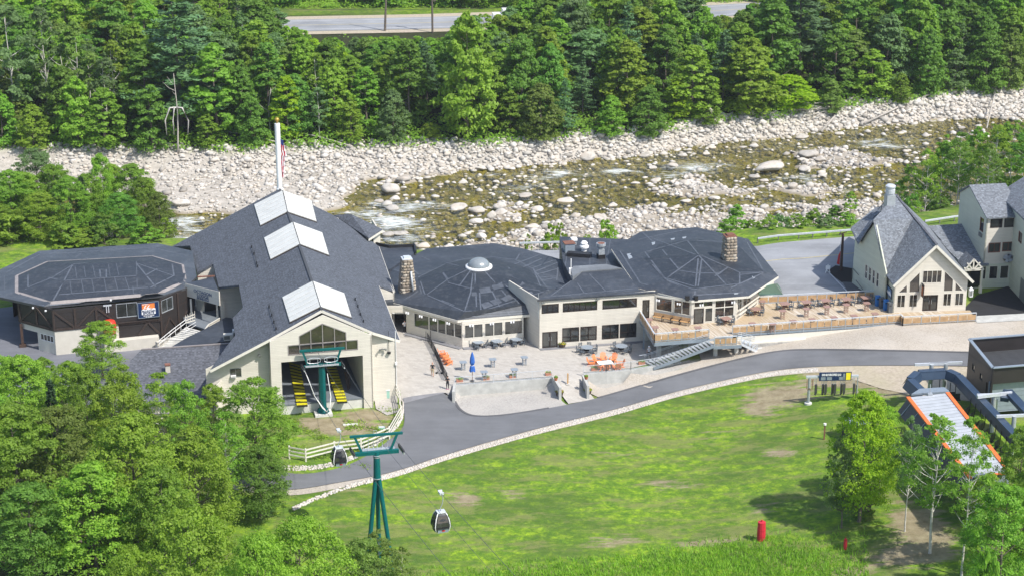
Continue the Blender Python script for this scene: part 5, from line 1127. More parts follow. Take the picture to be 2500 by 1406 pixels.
lw=Wall(PG(1278,826),A4);lw.A.z=0;lw.build([(-4,0),(lw.L,0),(lw.L,6.4),(-4,6.4)],[],'cream_siding',b4)
m=MB();m.par(W4.pt(0,0,0),W4.u*13.2,(0,0,.12),W4.n*.6);m.build('plinth','concrete_dark',b4)
R4=Roof();p4=Plane(P(1312,732,6.5),P(1558,709,6.6),P(1419,660,7.7))
f4=[p4.pick(*k)for k in[(1312,732),(1394,686),(1419,660),(1522,655),(1562,709),(1606,712),(1604,718),(1558,709.5)]];f4=f4[:6];R4.face(f4);R4.ready()
r4=slab(f4,.22,'membrane',b4)
m=MB();m.bar(f4[0]-Vector((0,0,.1)),f4[0].lerp(p4.pick(1604,706),1)-Vector((0,0,.1)),.12,.22);m.build('fascia','fascia_dark',b4)
for s_ in[[(1345,722),(1394,686)],[(1392,665),(1427,717)],[(1428,658),(1480,712)],[(1370,725),(1350,735)],[(1320,726),(1555,704)]]:R4.seam(s_,.12,'seam',r4)
slab([P(*k,7.75)for k in[(1394,658),(1400,650),(1480,645),(1519,655),(1421,662),(1398,676)]],.5,'membrane_pale',b4,'upper_roof')
slab([P(*k,5.0)for k in[(1366,578),(1545,585),(1530,665),(1400,690),(1375,640)]],4.8,'membrane',b4,'flat_roof')
RF=Roof();RF.face([P(*k,5.0)for k in[(1366,578),(1545,585),(1530,665),(1400,690),(1375,640)]]);RF.ready()
for s_ in[[(1390,583),(1380,650)],[(1440,583),(1440,650)],[(1490,586),(1480,650)]]:RF.seam(s_,.1,'seam',r4)
def rbase(px,py,z=5.0):return P(px,py,z)
b=rbase(1389,614);m=MB();m.box(b.x,b.y,5.0,1.3,1.2,1.2,U13);v=m.build('vent_box','steel_blue_grey',b4);m=MB();m.box(b.x,b.y,6.2,1.5,1.4,.08,U13);m.build('lid','rust',v)
b=rbase(1401,597);m=MB();m.box(b.x,b.y,5.0,.6,.6,.6,U13);v=m.build('vent_box','galv',b4);m=MB();m.box(b.x,b.y,5.6,.8,.8,.3,U13);m.build('lid','white_paint',v)
b=rbase(1426,613);m=MB();m.smooth=False;m.lathe(b,[(.35,0),(.35,.45),(.62,.5),(.62,.75),(.4,.85),(.4,1.0),(.5,1.1),(.3,1.35)],14);m.build('mushroom_vent','white_paint',b4)
b=rbase(1467,630);m=MB();m.box(b.x,b.y,5.0,.95,.95,.55,U13);v=m.build('exhaust_fan_curb','black_metal',b4);m=MB();m.box(b.x,b.y,5.55,.8,.8,.7,U13);m.lathe((b.x,b.y,6.25),[(.4,0),(.45,.2),(.62,.45),(.62,.8)],16);m.build('exhaust_fan','galv',v);m=MB();m.lathe((b.x,b.y,6.98),[(.55,0),(.5,.08)],16);m.build('fan_cap','rust',v)
m=MB();a=rbase(1385,624);c_=rbase(1443,628);m.bar(a+Vector((0,0,.25)),c_+Vector((0,0,.25)),1.0,.5);m.build('duct','black_metal',b4)
m=MB();m.bar(rbase(1394,672,5.6),rbase(1394,672,5.6)+Vector((0,0,2.2)),.12);b=rbase(1394,668,5.6);m.box(b.x,b.y,5.6,.5,.5,.7);m.build('vent_pipe','white_paint',b4)
m=MB();m.bar(P(1346,618,4.2),P(1346,618,6.4),.06);m.build('vent_pipe','galv',b4)
m=MB();q=W4.pt(-.12,0,-.1);m.bar((q.x,q.y,4.0),(q.x,q.y,7.2),.06);m.build('lightning_rod','galv',b4)
for px,py in((1324,737),(1459,727)):q=W4.pick(px,py);m=MB();m.box(*W4.pt(q[0],q[1]-.1,.3),.35,.35,.14,U13);m.build('floodlight','grey_frame',b4)
done()
# OCTAGON ABOVE THE DECK
o3=thing('deck_octagon',P(1704,700,3),'large dark octagonal roofed lounge with stone chimney and glass front above the timber deck','building')
RO3=Roof()
E3=[P(*k,6.2)for k in[(1493,608),(1557,703),(1688,733),(1828,722),(1900,674),(1827,584),(1699,555),(1564,566)]]
K3=[P(*k,6.9)for k in[(1572,632),(1622,684),(1691,707),(1803,696),(1864,663),(1806,603),(1700,583),(1610,596)]]
ap=P(1704,622,8.0);T3=[ap+Vector((.12*cos(t),.12*sin(t),-.03))for t in[radians(-160+45*i)for i in range(8)]]
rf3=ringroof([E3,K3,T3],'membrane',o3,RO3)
m=MB()
for i in(0,1,2,3):a,b=E3[i],E3[(i+1)%8];m.bar(a-Vector((0,.02,.16)),b-Vector((0,.02,.16)),.1,.26)
m.build('fascia','cream_trim',o3)
def c5(*p):return[(1450+a/2.811,500+b/2.811)for a,b in p]
for s_ in[[(715,350),(490,510),(350,325),(640,245),(1000,260)],[(715,370),(690,640)],[(740,370),(715,560)],[(720,350),(890,530),(940,580)],[(740,350),(1000,465),(1165,465)],[(720,345),(640,245)],[(490,510),(680,580),(1000,540),(1000,465)],[(580,450),(700,470),(860,470)],[(715,350),(400,230)],[(180,320),(320,540),(680,620),(1050,600)],[(330,190),(400,250),(460,245)],[(430,190),(450,240)],[(700,160),(1040,240),(1170,465)],[(1000,480),(1160,465)],[(940,570),(1160,470)],[(470,310),(580,440)],[(600,560),(500,520)],[(900,540),(960,590)],[(830,490),(920,430)],[(400,410),(480,500),(690,560)],[(300,240),(640,170),(860,210)],[(870,220),(960,260)],[(880,460),(850,480)]]:
 RO3.seam(c5(*s_),.18,'seam',rf3)
for q in[[(225,340),(250,335),(265,365),(240,375)],[(395,260),(420,256),(418,272),(400,278)],[(480,588),(505,580),(525,595),(500,600)],[(525,235),(555,230),(552,240),(530,243)],[(605,225),(635,220),(630,230),(610,233)],[(440,572),(455,568),(460,578),(447,582)],[(960,608),(990,604),(990,610),(965,614)],[(1085,490),(1105,500),(1100,512),(1090,508)]]:
 RO3.patch(c5(*q),'galv',rf3,.03)
w0=W4.pt(W4.pick(1596,760)[0],0);w1=P(1687,792,3);w2=P(1797,782,3);w3=P(1843,748,3)
W3a,W3b,W3c=Wall(w0,w1),Wall(w1,w2),Wall(w2,w3)
def z5(a,b):return(1540+a/6.391,680+b/6.391)
sa=[W3a.pick(*z5(x,400))[0]for x in(378,648,668,800,940)];zl=3.9
zlw=W3a.pick(*z5(800,560))[1]
W3a.build([(0,0),(W3a.L,0),(W3a.L,6.0),(0,6.0)],[(sa[0]+.1,sa[1],zlw,5.9),(sa[2],sa[4]-.08,zlw,5.9)],'cream_plain',o3)
window(W3a,(sa[0]+.1,sa[1],zlw,5.9),1,1,'cream_trim','glass_warm',o3,.09);window(W3a,(sa[2],sa[4]-.08,zlw,5.9),2,1,'cream_trim','glass_warm',o3,.09,.1)
sb_=[W3b.pick(*z5(x,500))[0]for x in(985,1140,1150,1280,1310,1610)];zt_r=W3b.pick(*z5(1060,465))[1];zm=W3b.pick(*z5(1380,430))[1];zw=W3b.pick(*z5(1380,600))[1]
W3b.build([(0,0),(W3b.L,0),(W3b.L,6.0),(0,6.0)],[(sb_[0],sb_[1],3.05,zt_r),(sb_[0],sb_[3],zt_r+.12,5.9),(sb_[2]+.05,sb_[3],3.15,zt_r),(sb_[4],sb_[5],zw,5.9)],'cream_plain',o3)
door(W3b,(sb_[0],sb_[1],3.05,zt_r),1,o3);window(W3b,(sb_[0],sb_[3],zt_r+.12,5.9),2,1,'cream_trim','glass_warm',o3);window(W3b,(sb_[2]+.05,sb_[3],3.15,zt_r),1,1,'cream_trim','glass_mid',o3);window(W3b,(sb_[4],sb_[5],zw,5.9),2,2,'cream_trim','glass_warm',o3,rsplit=[.55],mw=.1)
W3c.build([(0,0),(W3c.L+6,0),(W3c.L+6,6.0),(0,6.0)],[(.3,1.6,4.1,5.9),(2.0,4.4,4.1,5.9)],'cream_plain',o3);window(W3c,(.3,1.6,4.1,5.9),2,2,'cream_trim','glass_warm',o3);window(W3c,(2.0,4.4,4.1,5.9),2,1,'cream_trim','glass_warm',o3)
for z in(3.75,4.3):m=MB();m.bar(W3c.pt(.1,z,.35),W3c.pt(W3c.L+.5,z+.0,.35),.1,.16);m.build('rail','cream_trim',o3)
c8=sum(E3,Vector())/8;m=MB()
for i in(4,5,6,7,0):
 a=E3[i].lerp(c8,.13);b=E3[(i+1)%8].lerp(c8,.13);m.par((a.x,a.y,-1),(b.x-a.x,b.y-a.y,0),(0,0,7.0),(.05,.05,0))
m.build('rear_wall','cream_plain',o3)
for W_,xs in((W3a,(.2,.75)),(W3b,(.15,.85))):
 for x in xs:
  for dx in(-.15,.15):m=MB();m.box(*W_.pt(W_.L*x+dx,5.7,1.1),.18,.18,.22);m.build('spotlight','sign_white',o3)
for dx in(-.75,.65):
 p_=P(1689+dx*15,727,6.4);m=MB();m.box(p_.x,p_.y-.1,6.1,.45,.4,.62,U13);m.build('loudspeaker','black_metal',o3)
cb=RO3.cast(1782,638)[0];chimney(o3,cb.x-.05,cb.y+.75,cb.z-.3,ZT(cb+Vector((0,.75,0)),576),1.55,1.35,1.4,1.3,U13,1,'rust')
done()
aw=thing('green_awning',P(1880,715,3),'pale green rounded canvas awning tucked under the deck octagon eave','awning')
a0,a1,a2,a3=P(1850,722,4.0),P(1912,719,4.1),P(1893,692,6.0),P(1862,700,6.1);m=MB();m.smooth=True
for i in range(8):
 f,g=i/8,(i+1)/8
 def sh_(f,a,b):q=a.lerp(b,f);return Vector((q.x,q.y,a.z+(b.z-a.z)*sin(f*pi/2)))
 m.quad(sh_(f,a0,a3),sh_(f,a1,a2),sh_(g,a1,a2),sh_(g,a0,a3))
m.quad(a0,a3,a0+Vector((0,3,0)));m.build('canopy','awning_green',aw)
m=MB();m.bar(a0,a1,.06);m.bar(a1,a2,.05);m.build('frame','galv',aw)
done()
# TIMBER DECK
dk=thing('timber_deck',P(1900,780,3),'long pale timber deck on steel frame around the octagonal lounge','deck');DZ=3.0
def rt(px,py,z=4.08):q=P(px,py,z);return Vector((q.x,q.y,0))
rA,rB,rC=rt(1561,755),rt(1598,814),rt(1731,803);rD,rE,rF_,rG=rt(1789,795),rt(2200,767),rt(2205,773),rt(2384,763);rH,rI=rt(2137,709),rt(1852,722)
rJ,rK=rt(1745,822,3.75),rt(1799,819,3.75)
g0=P(1731,826,DZ);g1=P(1745,847,2.65)
house0=P(2179,763,3);house1=P(2357,757,3)
poly=[rA,rB,rC,Vector((g0.x,g0.y,0)),rD+Vector((-.0,-.5,0)),rD,rE,rF_,rG,Vector((house1.x+.6,house1.y,0)),Vector((house0.x,house0.y,0)),P(2158,748,3),rH,rI,W3c.pt(W3c.L,0),w2,w1,w0,rA+Vector((.5,2,0))]
poly=[(p.x,p.y)for p in poly]
m=MB();da=radians(-69);dv=Vector((cos(da),sin(da)));nv=Vector((-dv.y,dv.x));ts=[p[0]*nv.x+p[1]*nv.y for p in poly]
t=min(ts)+.07
while t<max(ts):
 xs=[]
 for i in range(len(poly)):
  a,b=Vector(poly[i]),Vector(poly[(i+1)%len(poly)]);ta,tb=a.dot(nv),b.dot(nv)
  if(ta>t)!=(tb>t):q=a.lerp(b,(t-ta)/(tb-ta));xs.append(q.dot(dv))
 xs.sort()
 for j in range(0,len(xs)-1,2):
  if xs[j+1]-xs[j]>.1:
   x=xs[j]
   while x<xs[j+1]:
    x2=min(xs[j+1],x+random.uniform(2.5,4.5));p=dv*x+nv*t;q=dv*x2+nv*t;s_=nv*.069;z=DZ+random.uniform(-.004,.004)
    m.par((p.x-s_.x,p.y-s_.y,z-.04),(q.x-p.x-dv.x*.01,q.y-p.y-dv.y*.01,0),(2*s_.x,2*s_.y,0),(0,0,.04));x=x2
 t+=.15
tag(m.build('deck_planks','deck_plank',dk),kind='stuff')
m=MB();m.prism([(p[0],p[1],DZ-.35)for p in poly],(0,0,.28));m.build('deck_substructure','steel_blue_grey',dk)
def railing(a,b,z,parent,n,back=False,h=1.08,panels=2):
 a=Vector((a.x,a.y,z));b=Vector((b.x,b.y,z));L=(b-a).length;d=(b-a)/L;nn=Vector((d.y,-d.x,0))
 r=MB();r.bar(a+Vector((0,0,h)),b+Vector((0,0,h)),.16,.07);r.build('top_rail','galv_pale',parent)
 r=MB();r.bar(a+Vector((0,0,.12)),b+Vector((0,0,.12)),.06,.08);r.build('bottom_rail','galv',parent)
 for i in range(n+1):
  p=a.lerp(b,i/n);r=MB();r.bar(p-Vector((0,0,.35 if not back else 0)),p+Vector((0,0,h)),.10,.10);r.build('rail_post','galv',parent)
 for i in range(n):
  for k in range(panels):
   f0=(i+k/panels)/n;f1=(i+(k+1)/panels)/n;p=a.lerp(b,f0)+d*.08;q=a.lerp(b,f1)-d*.05
   r=MB();r.par(p+nn*-.02+Vector((0,0,.18)),q-p,(0,0,h-.42),nn*.045);r.build('rail_panel','panel_wood',parent)
railing(rA,rB,DZ,dk,6,panels=1);railing(rB,rC,DZ,dk,4);railing(rD,rE,DZ,dk,12);railing(rE,rF_,DZ,dk,1,panels=1);railing(rF_,rG,DZ,dk,4);railing(rI,rH,DZ,dk,6,True);railing(rJ,rK,2.65,dk,2)
m=MB()
for a,b in((rA,rB),(rB,rC),(rC,g0),(rD,rJ)):m.bar(Vector((a.x,a.y,DZ-.3)),Vector((b.x,b.y,DZ-.3)),.12,.42)
m.build('edge_beam','steel_blue_grey',dk)
lz=2.65;lpoly=[g0,Vector((rJ.x,rJ.y,0)),Vector((rK.x+.6,rK.y,0)),Vector((rD.x+.5,rD.y-.2,0))]
m=MB();m.prism([(p.x,p.y,lz-.1)for p in lpoly],(0,0,.1));m.build('landing','deck_plank',dk)
m=MB();m.bar(Vector((rJ.x-.1,rJ.y,lz-.25)),Vector((rK.x+.6,rK.y,lz-.25)),.12,.4);m.build('edge_beam','steel_blue_grey',dk)
for px,py,top,w_ in((1608,868,DZ-.5,.62),(1746,868,1.9,.55),(1797,861,2.0,.55),(1686,850,DZ-.5,.5)):
 b=PG(px,py);m=MB();m.lathe((b.x,b.y,b.z-.2),[(w_/2,0),(w_/2,top-b.z+.2)],14);m.build('pier','concrete_light',dk)
 if top<2.4:m=MB();m.bar((b.x,b.y,top),(b.x,b.y,2.4),.14);m.build('column','galv',dk)
for px,py in((1571,852),(1672,838),(1640,846)):b=PG(px,py);m=MB();m.bar((b.x,b.y,0),(b.x,b.y,DZ-.3),.2);m.build('column','steel_blue_grey',dk)
m=MB();d=(rE-rD).normalized();nn=Vector((d.y,-d.x,0));
m.par(Vector((rD.x+.5,rD.y,1.9))+nn*.05,(rE-rD),(0,0,.75),nn*.06);m.par(Vector((rD.x+.5,rD.y,1.75))+nn*.05,(rE-rD),(0,0,.2),nn*.45);m.build('skirt_board','cream_trim',dk)
for r_ in range(6):
 for i in range(46):
  a=rD+d*(1.6+i*.45+.22*(r_%2))+nn*.62;m=MB();z=1.55-.27*r_;k_=random.uniform(-.02,.02)
  if z<hz(a.x,a.y)-.15:continue
  m.par((a.x+nn.x*k_,a.y+nn.y*k_,z),d*.42,(0,0,.245),-nn*.3);m.build('block','stone_wall',dk)
done()
ss_=thing('steel_stairs',P(1660,860,1),'long galvanised steel staircase climbing from the patio to the deck landing','stairs')
T0=Vector((g0.x,g0.y,2.72));T1=Vector((rJ.x+.0,rJ.y-.1,2.72));B0=PG(1572,886);B1=PG(1596,900);B0.z+=.15;B1.z=B0.z
ns=17
for i in range(ns):
 f=(i+.1)/ns;f2=(i+.86)/ns;a=T0.lerp(B0,f);b=T1.lerp(B1,f);c_=T1.lerp(B1,f2);e_=T0.lerp(B0,f2);z=T0.z+(B0.z-T0.z)*(i+.5)/ns
 m=MB();m.prism([(p.x,p.y,z)for p in(a,b,c_,e_)],(0,0,.05));m.build('tread','galv',ss_)
for a,b in((T0,B0),(T1,B1)):
 m=MB();m.bar(a-Vector((0,0,.1)),b-Vector((0,0,.1)),.08,.34);m.build('stringer','steel_blue_grey',ss_)
 m=MB();m.tube([a+Vector((0,0,.95)),b+Vector((0,0,.95)),b+Vector((-.6,-.1,.9))],.03,5);m.tube([a+Vector((0,0,.78)),b+Vector((0,0,.78))],.022,4);m.build('handrail','galv_pale',ss_)
 m=MB()
 for i in range(49):p=a.lerp(b,(i+.5)/49);m.bar(p+Vector((0,0,.05)),p+Vector((0,0,.8)),.018)
 tag(m.build('balusters','galv',ss_),kind='stuff')
done()
s2=thing('short_steel_steps',P(1830,845,2),'short galvanised steps going down to a concrete pad on the right of the landing','stairs')
T0=Vector((rK.x+.55,rK.y+.1,2.66));T1=Vector((rK.x+.75,rK.y+1.5,2.66));B0=PG(1848,858);B1=PG(1856,843)
for i in range(5):
 f,f2=(i+.1)/5,(i+.9)/5;z=T0.z+(B0.z-T0.z)*(i+.6)/5;m=MB();m.prism([(p.x,p.y,z)for p in(T0.lerp(B0,f),T0.lerp(B0,f2),T1.lerp(B1,f2),T1.lerp(B1,f))],(0,0,.05));m.build('tread','galv',s2)
for a,b in((T0,B0),(T1,B1)):
 m=MB();m.bar(a,b,.07,.28);m.build('stringer','galv_pale',s2)
 for h in(.95,.7,.45):m=MB();m.tube([a+Vector((-.4,0,h)),a+Vector((0,0,h)),b+Vector((0,0,h))],.025,5);m.build('handrail','galv_pale',s2)
 for f in(0,.5,1):p=a.lerp(b,f);m=MB();m.bar(p,p+Vector((0,0,.95)),.05);m.build('rail_post','galv_pale',s2)
done()
b=pg([(1828,858),(1840,838),(1862,838),(1860,852)]);drape('concrete_pad',b,'concrete_light',.09,1.0)
# GABLED GREEN HOUSE
h6=thing('gabled_house',P(2268,758,3),'pale cream green house with steep grey shingle roof, tall gable windows and silver flue','building')
HF=Wall(P(2179,763,3),P(2357,757,3));zc6=lambda px,py:HF.pick(px,py)
def z6(a,b):return(1950+a/3.5145,420+b/3.5145)
RFp=HF.pt(*HF.pick(*z6(1172,612)),.55);RBp=P(2187,476,13.8);eL=HF.pt(*HF.pick(*z6(803,957)),.55);eR=HF.pt(*HF.pick(*z6(1488,922)),.55)
pL6=Plane(RFp,RBp,eL);pR6=Plane(RFp,RBp,eR)
J=RFp.lerp(RBp,.52);J=P(2229,534,RFp.z+(RBp.z-RFp.z)*.5)
back6=Vector((-HF.u.y,HF.u.x,0))
LA=P(2081,691,3);LB=P(2158,748,3);WL6=Wall(LA,LB);pk=lambda a,b:WL6.pick(*z6(a,b))
cL=pL6.pick(*z6(738,862));cM=WL6.pt(*pk(658,412),.3);cE=WL6.pt(*pk(540,612),.5);cT=P(2077,556,10.0)
faces=[[RFp,J,cL,eL],[J,cM,cL],[RBp,cT,cE,cM,J]]
R6=Roof()
for f in faces:slab(f,.18,'shingle_light',h6);R6.face(f)
bk=P(2266,551,9.6);mr=eR+back6*9.0+Vector((0,0,.3));slab([RFp,eR,mr,bk],.18,'shingle_light',h6);slab([RFp,bk,RBp],.18,'shingle_light',h6);R6.ready()
rb_=LA+Vector((8,9,0));slab([RBp,bk,Vector((mr.x,mr.y+4,7.5)),Vector((50,262,8)),cT],.15,'shingle_light',h6)
m=MB();m.bar(RFp+Vector((0,0,.04)),RBp+Vector((0,0,.04)),.3,.12);m.build('ridge_cap','shingle_dark',h6)
m=MB();m.bar(RFp-Vector((0,.04,.2)),eL-Vector((0,.04,.2)),.08,.32);m.bar(RFp-Vector((0,.04,.2)),eR-Vector((0,.04,.2)),.08,.32);m.build('rake_board','cream_trim',h6)
apx6=HF.pick(*z6(1172,640));tl=HF.pick(*z6(820,950));tr=HF.pick(*z6(1443,880))
dr6=HF.rect(*z6(1058,1195),*z6(1196,1052));mid=HF.rect(*z6(1058,958),*z6(1232,842));
g_=lambda a,b:HF.pick(*z6(a,b))
lowr=[HF.rect(*z6(838,1168),*z6(918,1052)),HF.rect(*z6(942,1164),*z6(1022,1050)),HF.rect(*z6(1234,1150),*z6(1314,1036)),HF.rect(*z6(1336,1140),*z6(1418,1030))]
zl0=sum(t[2]for t in lowr)/4;zl1=sum(t[3]for t in lowr)/4;lowr=[(t[0],t[1],zl0,zl1)for t in lowr];dr6=(dr6[0],dr6[1],3.12,dr6[3])
zup=zl1+.22
t1_=[(g_(850,1030)[0],zup),(g_(930,1030)[0],zup),(g_(930,965)[0],g_(930,965)[1])];t2_=[(g_(948,1025)[0],zup),(g_(1036,1020)[0],zup),(g_(1040,858)[0],g_(1040,858)[1]),(g_(952,945)[0],g_(952,945)[1])]
t3_=[(g_(1244,1010)[0],zup),(g_(1322,1005)[0],zup),(g_(1326,922)[0],g_(1326,922)[1]),(g_(1252,848)[0],g_(1252,848)[1])];t4_=[(g_(1342,1004)[0],zup),(g_(1412,1000)[0],zup),(g_(1345,940)[0],g_(1345,940)[1])]
HF.build([(0,2.5),(HF.L,2.5),(HF.L,tr[1]),apx6,(0,tl[1])],lowr+[dr6,mid,t1_,t2_,t3_,t4_],'cream_siding',h6)
for t_ in lowr:window(HF,t_,2,1,'cream_trim','glass_dark',h6)
window(HF,mid,4,1,'cream_trim','glass_warm',h6);door(HF,dr6,2,h6,gm='glass_dark')
for t_ in(t1_,t2_,t3_,t4_):polywin(HF,[t_],'cream_trim','glass_warm',h6,.08)
q=HF.pick(*z6(1050,1000));m=MB();m.par(HF.pt(q[0],q[1]-.9,.1),HF.n*.9,(0,0,1.6),HF.u*.1);hsn=m.build('hanging_sign','dark_timber',h6);m=MB();m.par(HF.pt(q[0]-.02,q[1]-.7,.25),HF.n*.6,(0,0,1.1),HF.u*.14);m.build('sign_face','terracotta',hsn);m=MB();m.bar(HF.pt(q[0]+.05,q[1]+.75,0),HF.pt(q[0]+.05,q[1]+.75,1.1),.06);m.build('bracket','black_metal',hsn)
m=MB();q=HF.pt(HF.L+.55,5.0,-.1);m.box(q.x,q.y,4.75,.42,.42,.95,U13);m.add([(q.x-.28,q.y-.28,5.7),(q.x+.28,q.y-.28,5.7),(q.x+.28,q.y+.28,5.7),(q.x-.28,q.y+.28,5.7),(q.x,q.y,6.05)],[(0,1,4),(1,2,4),(2,3,4),(3,0,4),(3,2,1,0)]);ln=m.build('wall_lantern','white_paint',h6);m=MB();m.box(q.x,q.y-.14,4.9,.3,.2,.65,U13);m.build('lantern_glass','grey_frame',ln)
wins=[WL6.rect(*z6(a,b),*z6(c,d))for a,b,c,d in[(566,885),(590,780),(597,925),(620,818),(627,965),(651,858),(659,1006),(683,900)]]if False else[]
for i,xa in enumerate((567,597,628,660)):
 a=pk(xa,770+i*40+95)[0];b=pk(xa+23,770+i*40+95)[0];z0=pk(xa+12,893+i*40)[1];z1=pk(xa+12,766+i*40)[1];wins.append((a,b,z0,z1))
zA=sum(w[2]for w in wins)/4;zB=sum(w[3]for w in wins)/4;wins=[(w[0],w[1],zA,zB)for w in wins]
tp=[pk(470,560),pk(542,606),pk(658,425),pk(732,850)]
WL6.build([(0,2.0),(WL6.L,2.0),(WL6.L,tp[3][1]-.1),tp[2],tp[1],(0,9.7)],wins,'green_siding',h6)
for w in wins:window(WL6,w,1,2,'cream_trim','glass_dark',h6)
m=MB();q0,q1,q2=pk(465,915),pk(467,825),pk(520,885);m.bar(WL6.pt(*q0,.1),WL6.pt(*q1,.1),.07);m.bar(WL6.pt(*q1,.1),WL6.pt(*q2,.1),.07);m.build('conduit','grey_frame',h6)
m=MB();m.bar(WL6.pt(*pk(515,925),.4),WL6.pt(*pk(575,1005),.4),.08);m.build('handrail','grey_frame',h6)
a=Vector((HF.A.x,HF.A.y,0));W63=Wall(a+back6*4.6,a);tvr=W63.rect(*z6(762,1055),*z6(803,1000))
W63.build([(0,2.5),(W63.L,2.5),(W63.L,6.9),(0,6.9)],[],'green_siding',h6)
W64=Wall(LB,a+back6*3.6);W64.build([(0,2.5),(W64.L,2.5),(W64.L,7.0),(0,7.0)],[],'green_siding',h6)
m=MB();s0,s1=W63.pick(*z6(762,1000))[0],W63.pick(*z6(803,1050))[0];z0=W63.pick(*z6(783,1070))[1];z1=W63.pick(*z6(783,985))[1]
m.par(W63.pt(s0,z0,.03),W63.u*(s1-s0),(0,0,z1-z0),W63.n*.08);pf=m.build('picture_frame','black_metal',h6);m=MB();m.par(W63.pt(s0+.08,z0+.08,.11),W63.u*(s1-s0-.16),(0,0,z1-z0-.16),W63.n*.02);m.build('picture','picture_blue',pf);m=MB();m.prism([W63.pt(s0+.1+(s1-s0-.2)*x,z0+.1+(z1-z0-.2)*y,.135)for x,y in((0,.35),(.25,.6),(.45,.5),(.7,.75),(1,.45),(1,.2),(0,.2))],W63.n*.01);m.build('picture_mountain','sign_white',pf)
m=MB();c_=[LA+Vector((0,0,0)),Vector((47,257,0)),Vector((55,256,0)),Vector((HF.B.x-1.5,HF.B.y+11,0)),HF.B.copy()]
for a,b in zip(c_,c_[1:]):m.par((a.x,a.y,1),(b.x-a.x,b.y-a.y,0),(0,0,5.6),(-.05,.05,0))
m.build('rear_wall','green_siding',h6)
b=R6.cast(*z6(782,285))[0];zz=b.z-.3;m=MB();m.box(b.x,b.y+.3,zz,1.15,1.05,1.6,U13);fl_=m.build('flue_box','galv',h6)
m=MB();m.smooth=False;m.lathe((b.x,b.y+.3,zz+1.6),[(.5,0),(.62,.25),(.62,.75),(.5,.8),(.5,.95),(.66,1.0),(.66,1.2),(.45,1.35)],16);m.build('exhaust_fan','galv_pale',fl_)
m=MB();m.tube([R6.cast(*z6(815,215))[0]+Vector((0,0,.1)),R6.cast(*z6(712,290))[0]+Vector((0,0,.1)),R6.cast(*z6(705,350))[0]+Vector((0,0,.1)),R6.cast(*z6(640,400))[0]+Vector((0,0,.1))],.05,4);m.build('cable','black_metal',h6)
done()
lk2=thing('link_building',P(2390,700,3),'low shingled link with gabled timber porch between the gabled house and the stair tower','building')
pj=Plane(P(2270,552,9.0),P(2382,545,9.0),P(2402,648,6.1));f=[pj.pick(*z6(*k))for k in[(1105,462),(1520,438),(1632,795),(1480,800),(1420,800),(1300,690)]];slab(f,.18,'shingle_light',lk2)
LW=Wall(P(2356,703,3),P(2467,698,3));lws=[LW.rect(*z6(1545,925),*z6(1612,810)),LW.rect(*z6(1628,918),*z6(1712,804)),LW.rect(*z6(1722,912),*z6(1806,800))]
za=min(w[2]for w in lws);zb=max(w[3]for w in lws);lws=[(w[0],w[1],za,zb)for w in lws]
LW.build([(0,2.5),(LW.L,2.5),(LW.L,6.1),(0,6.1)],lws,'green_siding',lk2)
for w in lws:window(LW,w,1,1,'cream_trim','glass_dark',lk2)
m=MB();m.par(LW.pt(.1,3.05,.02),LW.u*1.9,(0,0,2.4),LW.n*.05);m.build('door','glass_dark',lk2)
PW=Wall(P(2354,716,3),P(2394,714,3));pw=lambda a,b:PW.pick(*z6(a,b))
ap_=pw(1500,745);l_=pw(1420,828);r_=pw(1585,828);top=PW.pt(*ap_,.1);topb=top+back6*3.2
slab([top,PW.pt(*l_,.1),PW.pt(*l_,.1)+back6*3.0,topb],.14,'shingle_light',lk2,'porch_roof');slab([top,topb,PW.pt(*r_,.1)+back6*3.0,PW.pt(*r_,.1)],.14,'shingle_light',lk2,'porch_roof')
zc_=r_[1]-.1;cx_=ap_[0]
for(a,b)in(((l_[0],zc_),(r_[0],zc_)),((l_[0],zc_),ap_),((r_[0],zc_),ap_),((cx_,zc_),(cx_-.85,zc_+1.0)),((cx_,zc_),(cx_+.85,zc_+1.0)),((cx_,zc_),(cx_,ap_[1])),((cx_,zc_),(cx_-1.25,zc_+.35)),((cx_,zc_),(cx_+1.25,zc_+.35))):
 m=MB();m.bar(PW.pt(a[0],a[1],.15),PW.pt(b[0],b[1],.15),.16,.14,up=PW.n);m.build('truss_member','cream_trim',lk2)
b=PW.pt(pw(1553,1030)[0],0,.1);m=MB();m.box(b.x,b.y,3,.2,.2,zc_-3,U13);m.box(b.x,b.y,3,.34,.34,.9,U13);m.build('porch_post','cream_trim',lk2)
done()
tw=thing('stair_tower',P(2440,698,3),'three storey pale green tower with paired brown windows and satellite dish at the right','building')
TF=Wall(P(2410,700,3),P(2465,697,3));def_=lambda a,b:TF.pick(2360+a/4.686,460+b/4.686)
t0,t1=def_(245,870)[0],def_(500,1000)[0];wt=[]
for a,b,c,d in((300,455,412,348),(426,450,538,342),(276,738,390,620),(402,724,516,612)):p,q=def_(a,b),def_(c,d);wt.append((p[0],q[0],p[1],q[1]))
off=sum((w[0]+w[1])/2 for w in wt)/4;s_l=off-2.25;s_r=off+2.25
wt=[(off-1.75 if i%2==0 else off+.12,off-.12 if i%2==0 else off+1.75,w[2],w[3])for i,w in enumerate(wt)]
ztop=def_(285,335)[1]
TF.build([(s_l,5.8),(s_r,5.8),(s_r,ztop),(s_l,ztop)],wt,'cream_siding',tw)
for w in wt:window(TF,w,2 if w[2]<9.5 else 1,1,'rust' if w[2]<9.5 else 'bronze_frame','glass_dark',tw,.1)
bk7=Vector((-TF.u.y,TF.u.x,0));tl0=TF.pt(s_l,0);tl1=tl0+bk7*9.5;TLw=Wall(tl1,tl0)
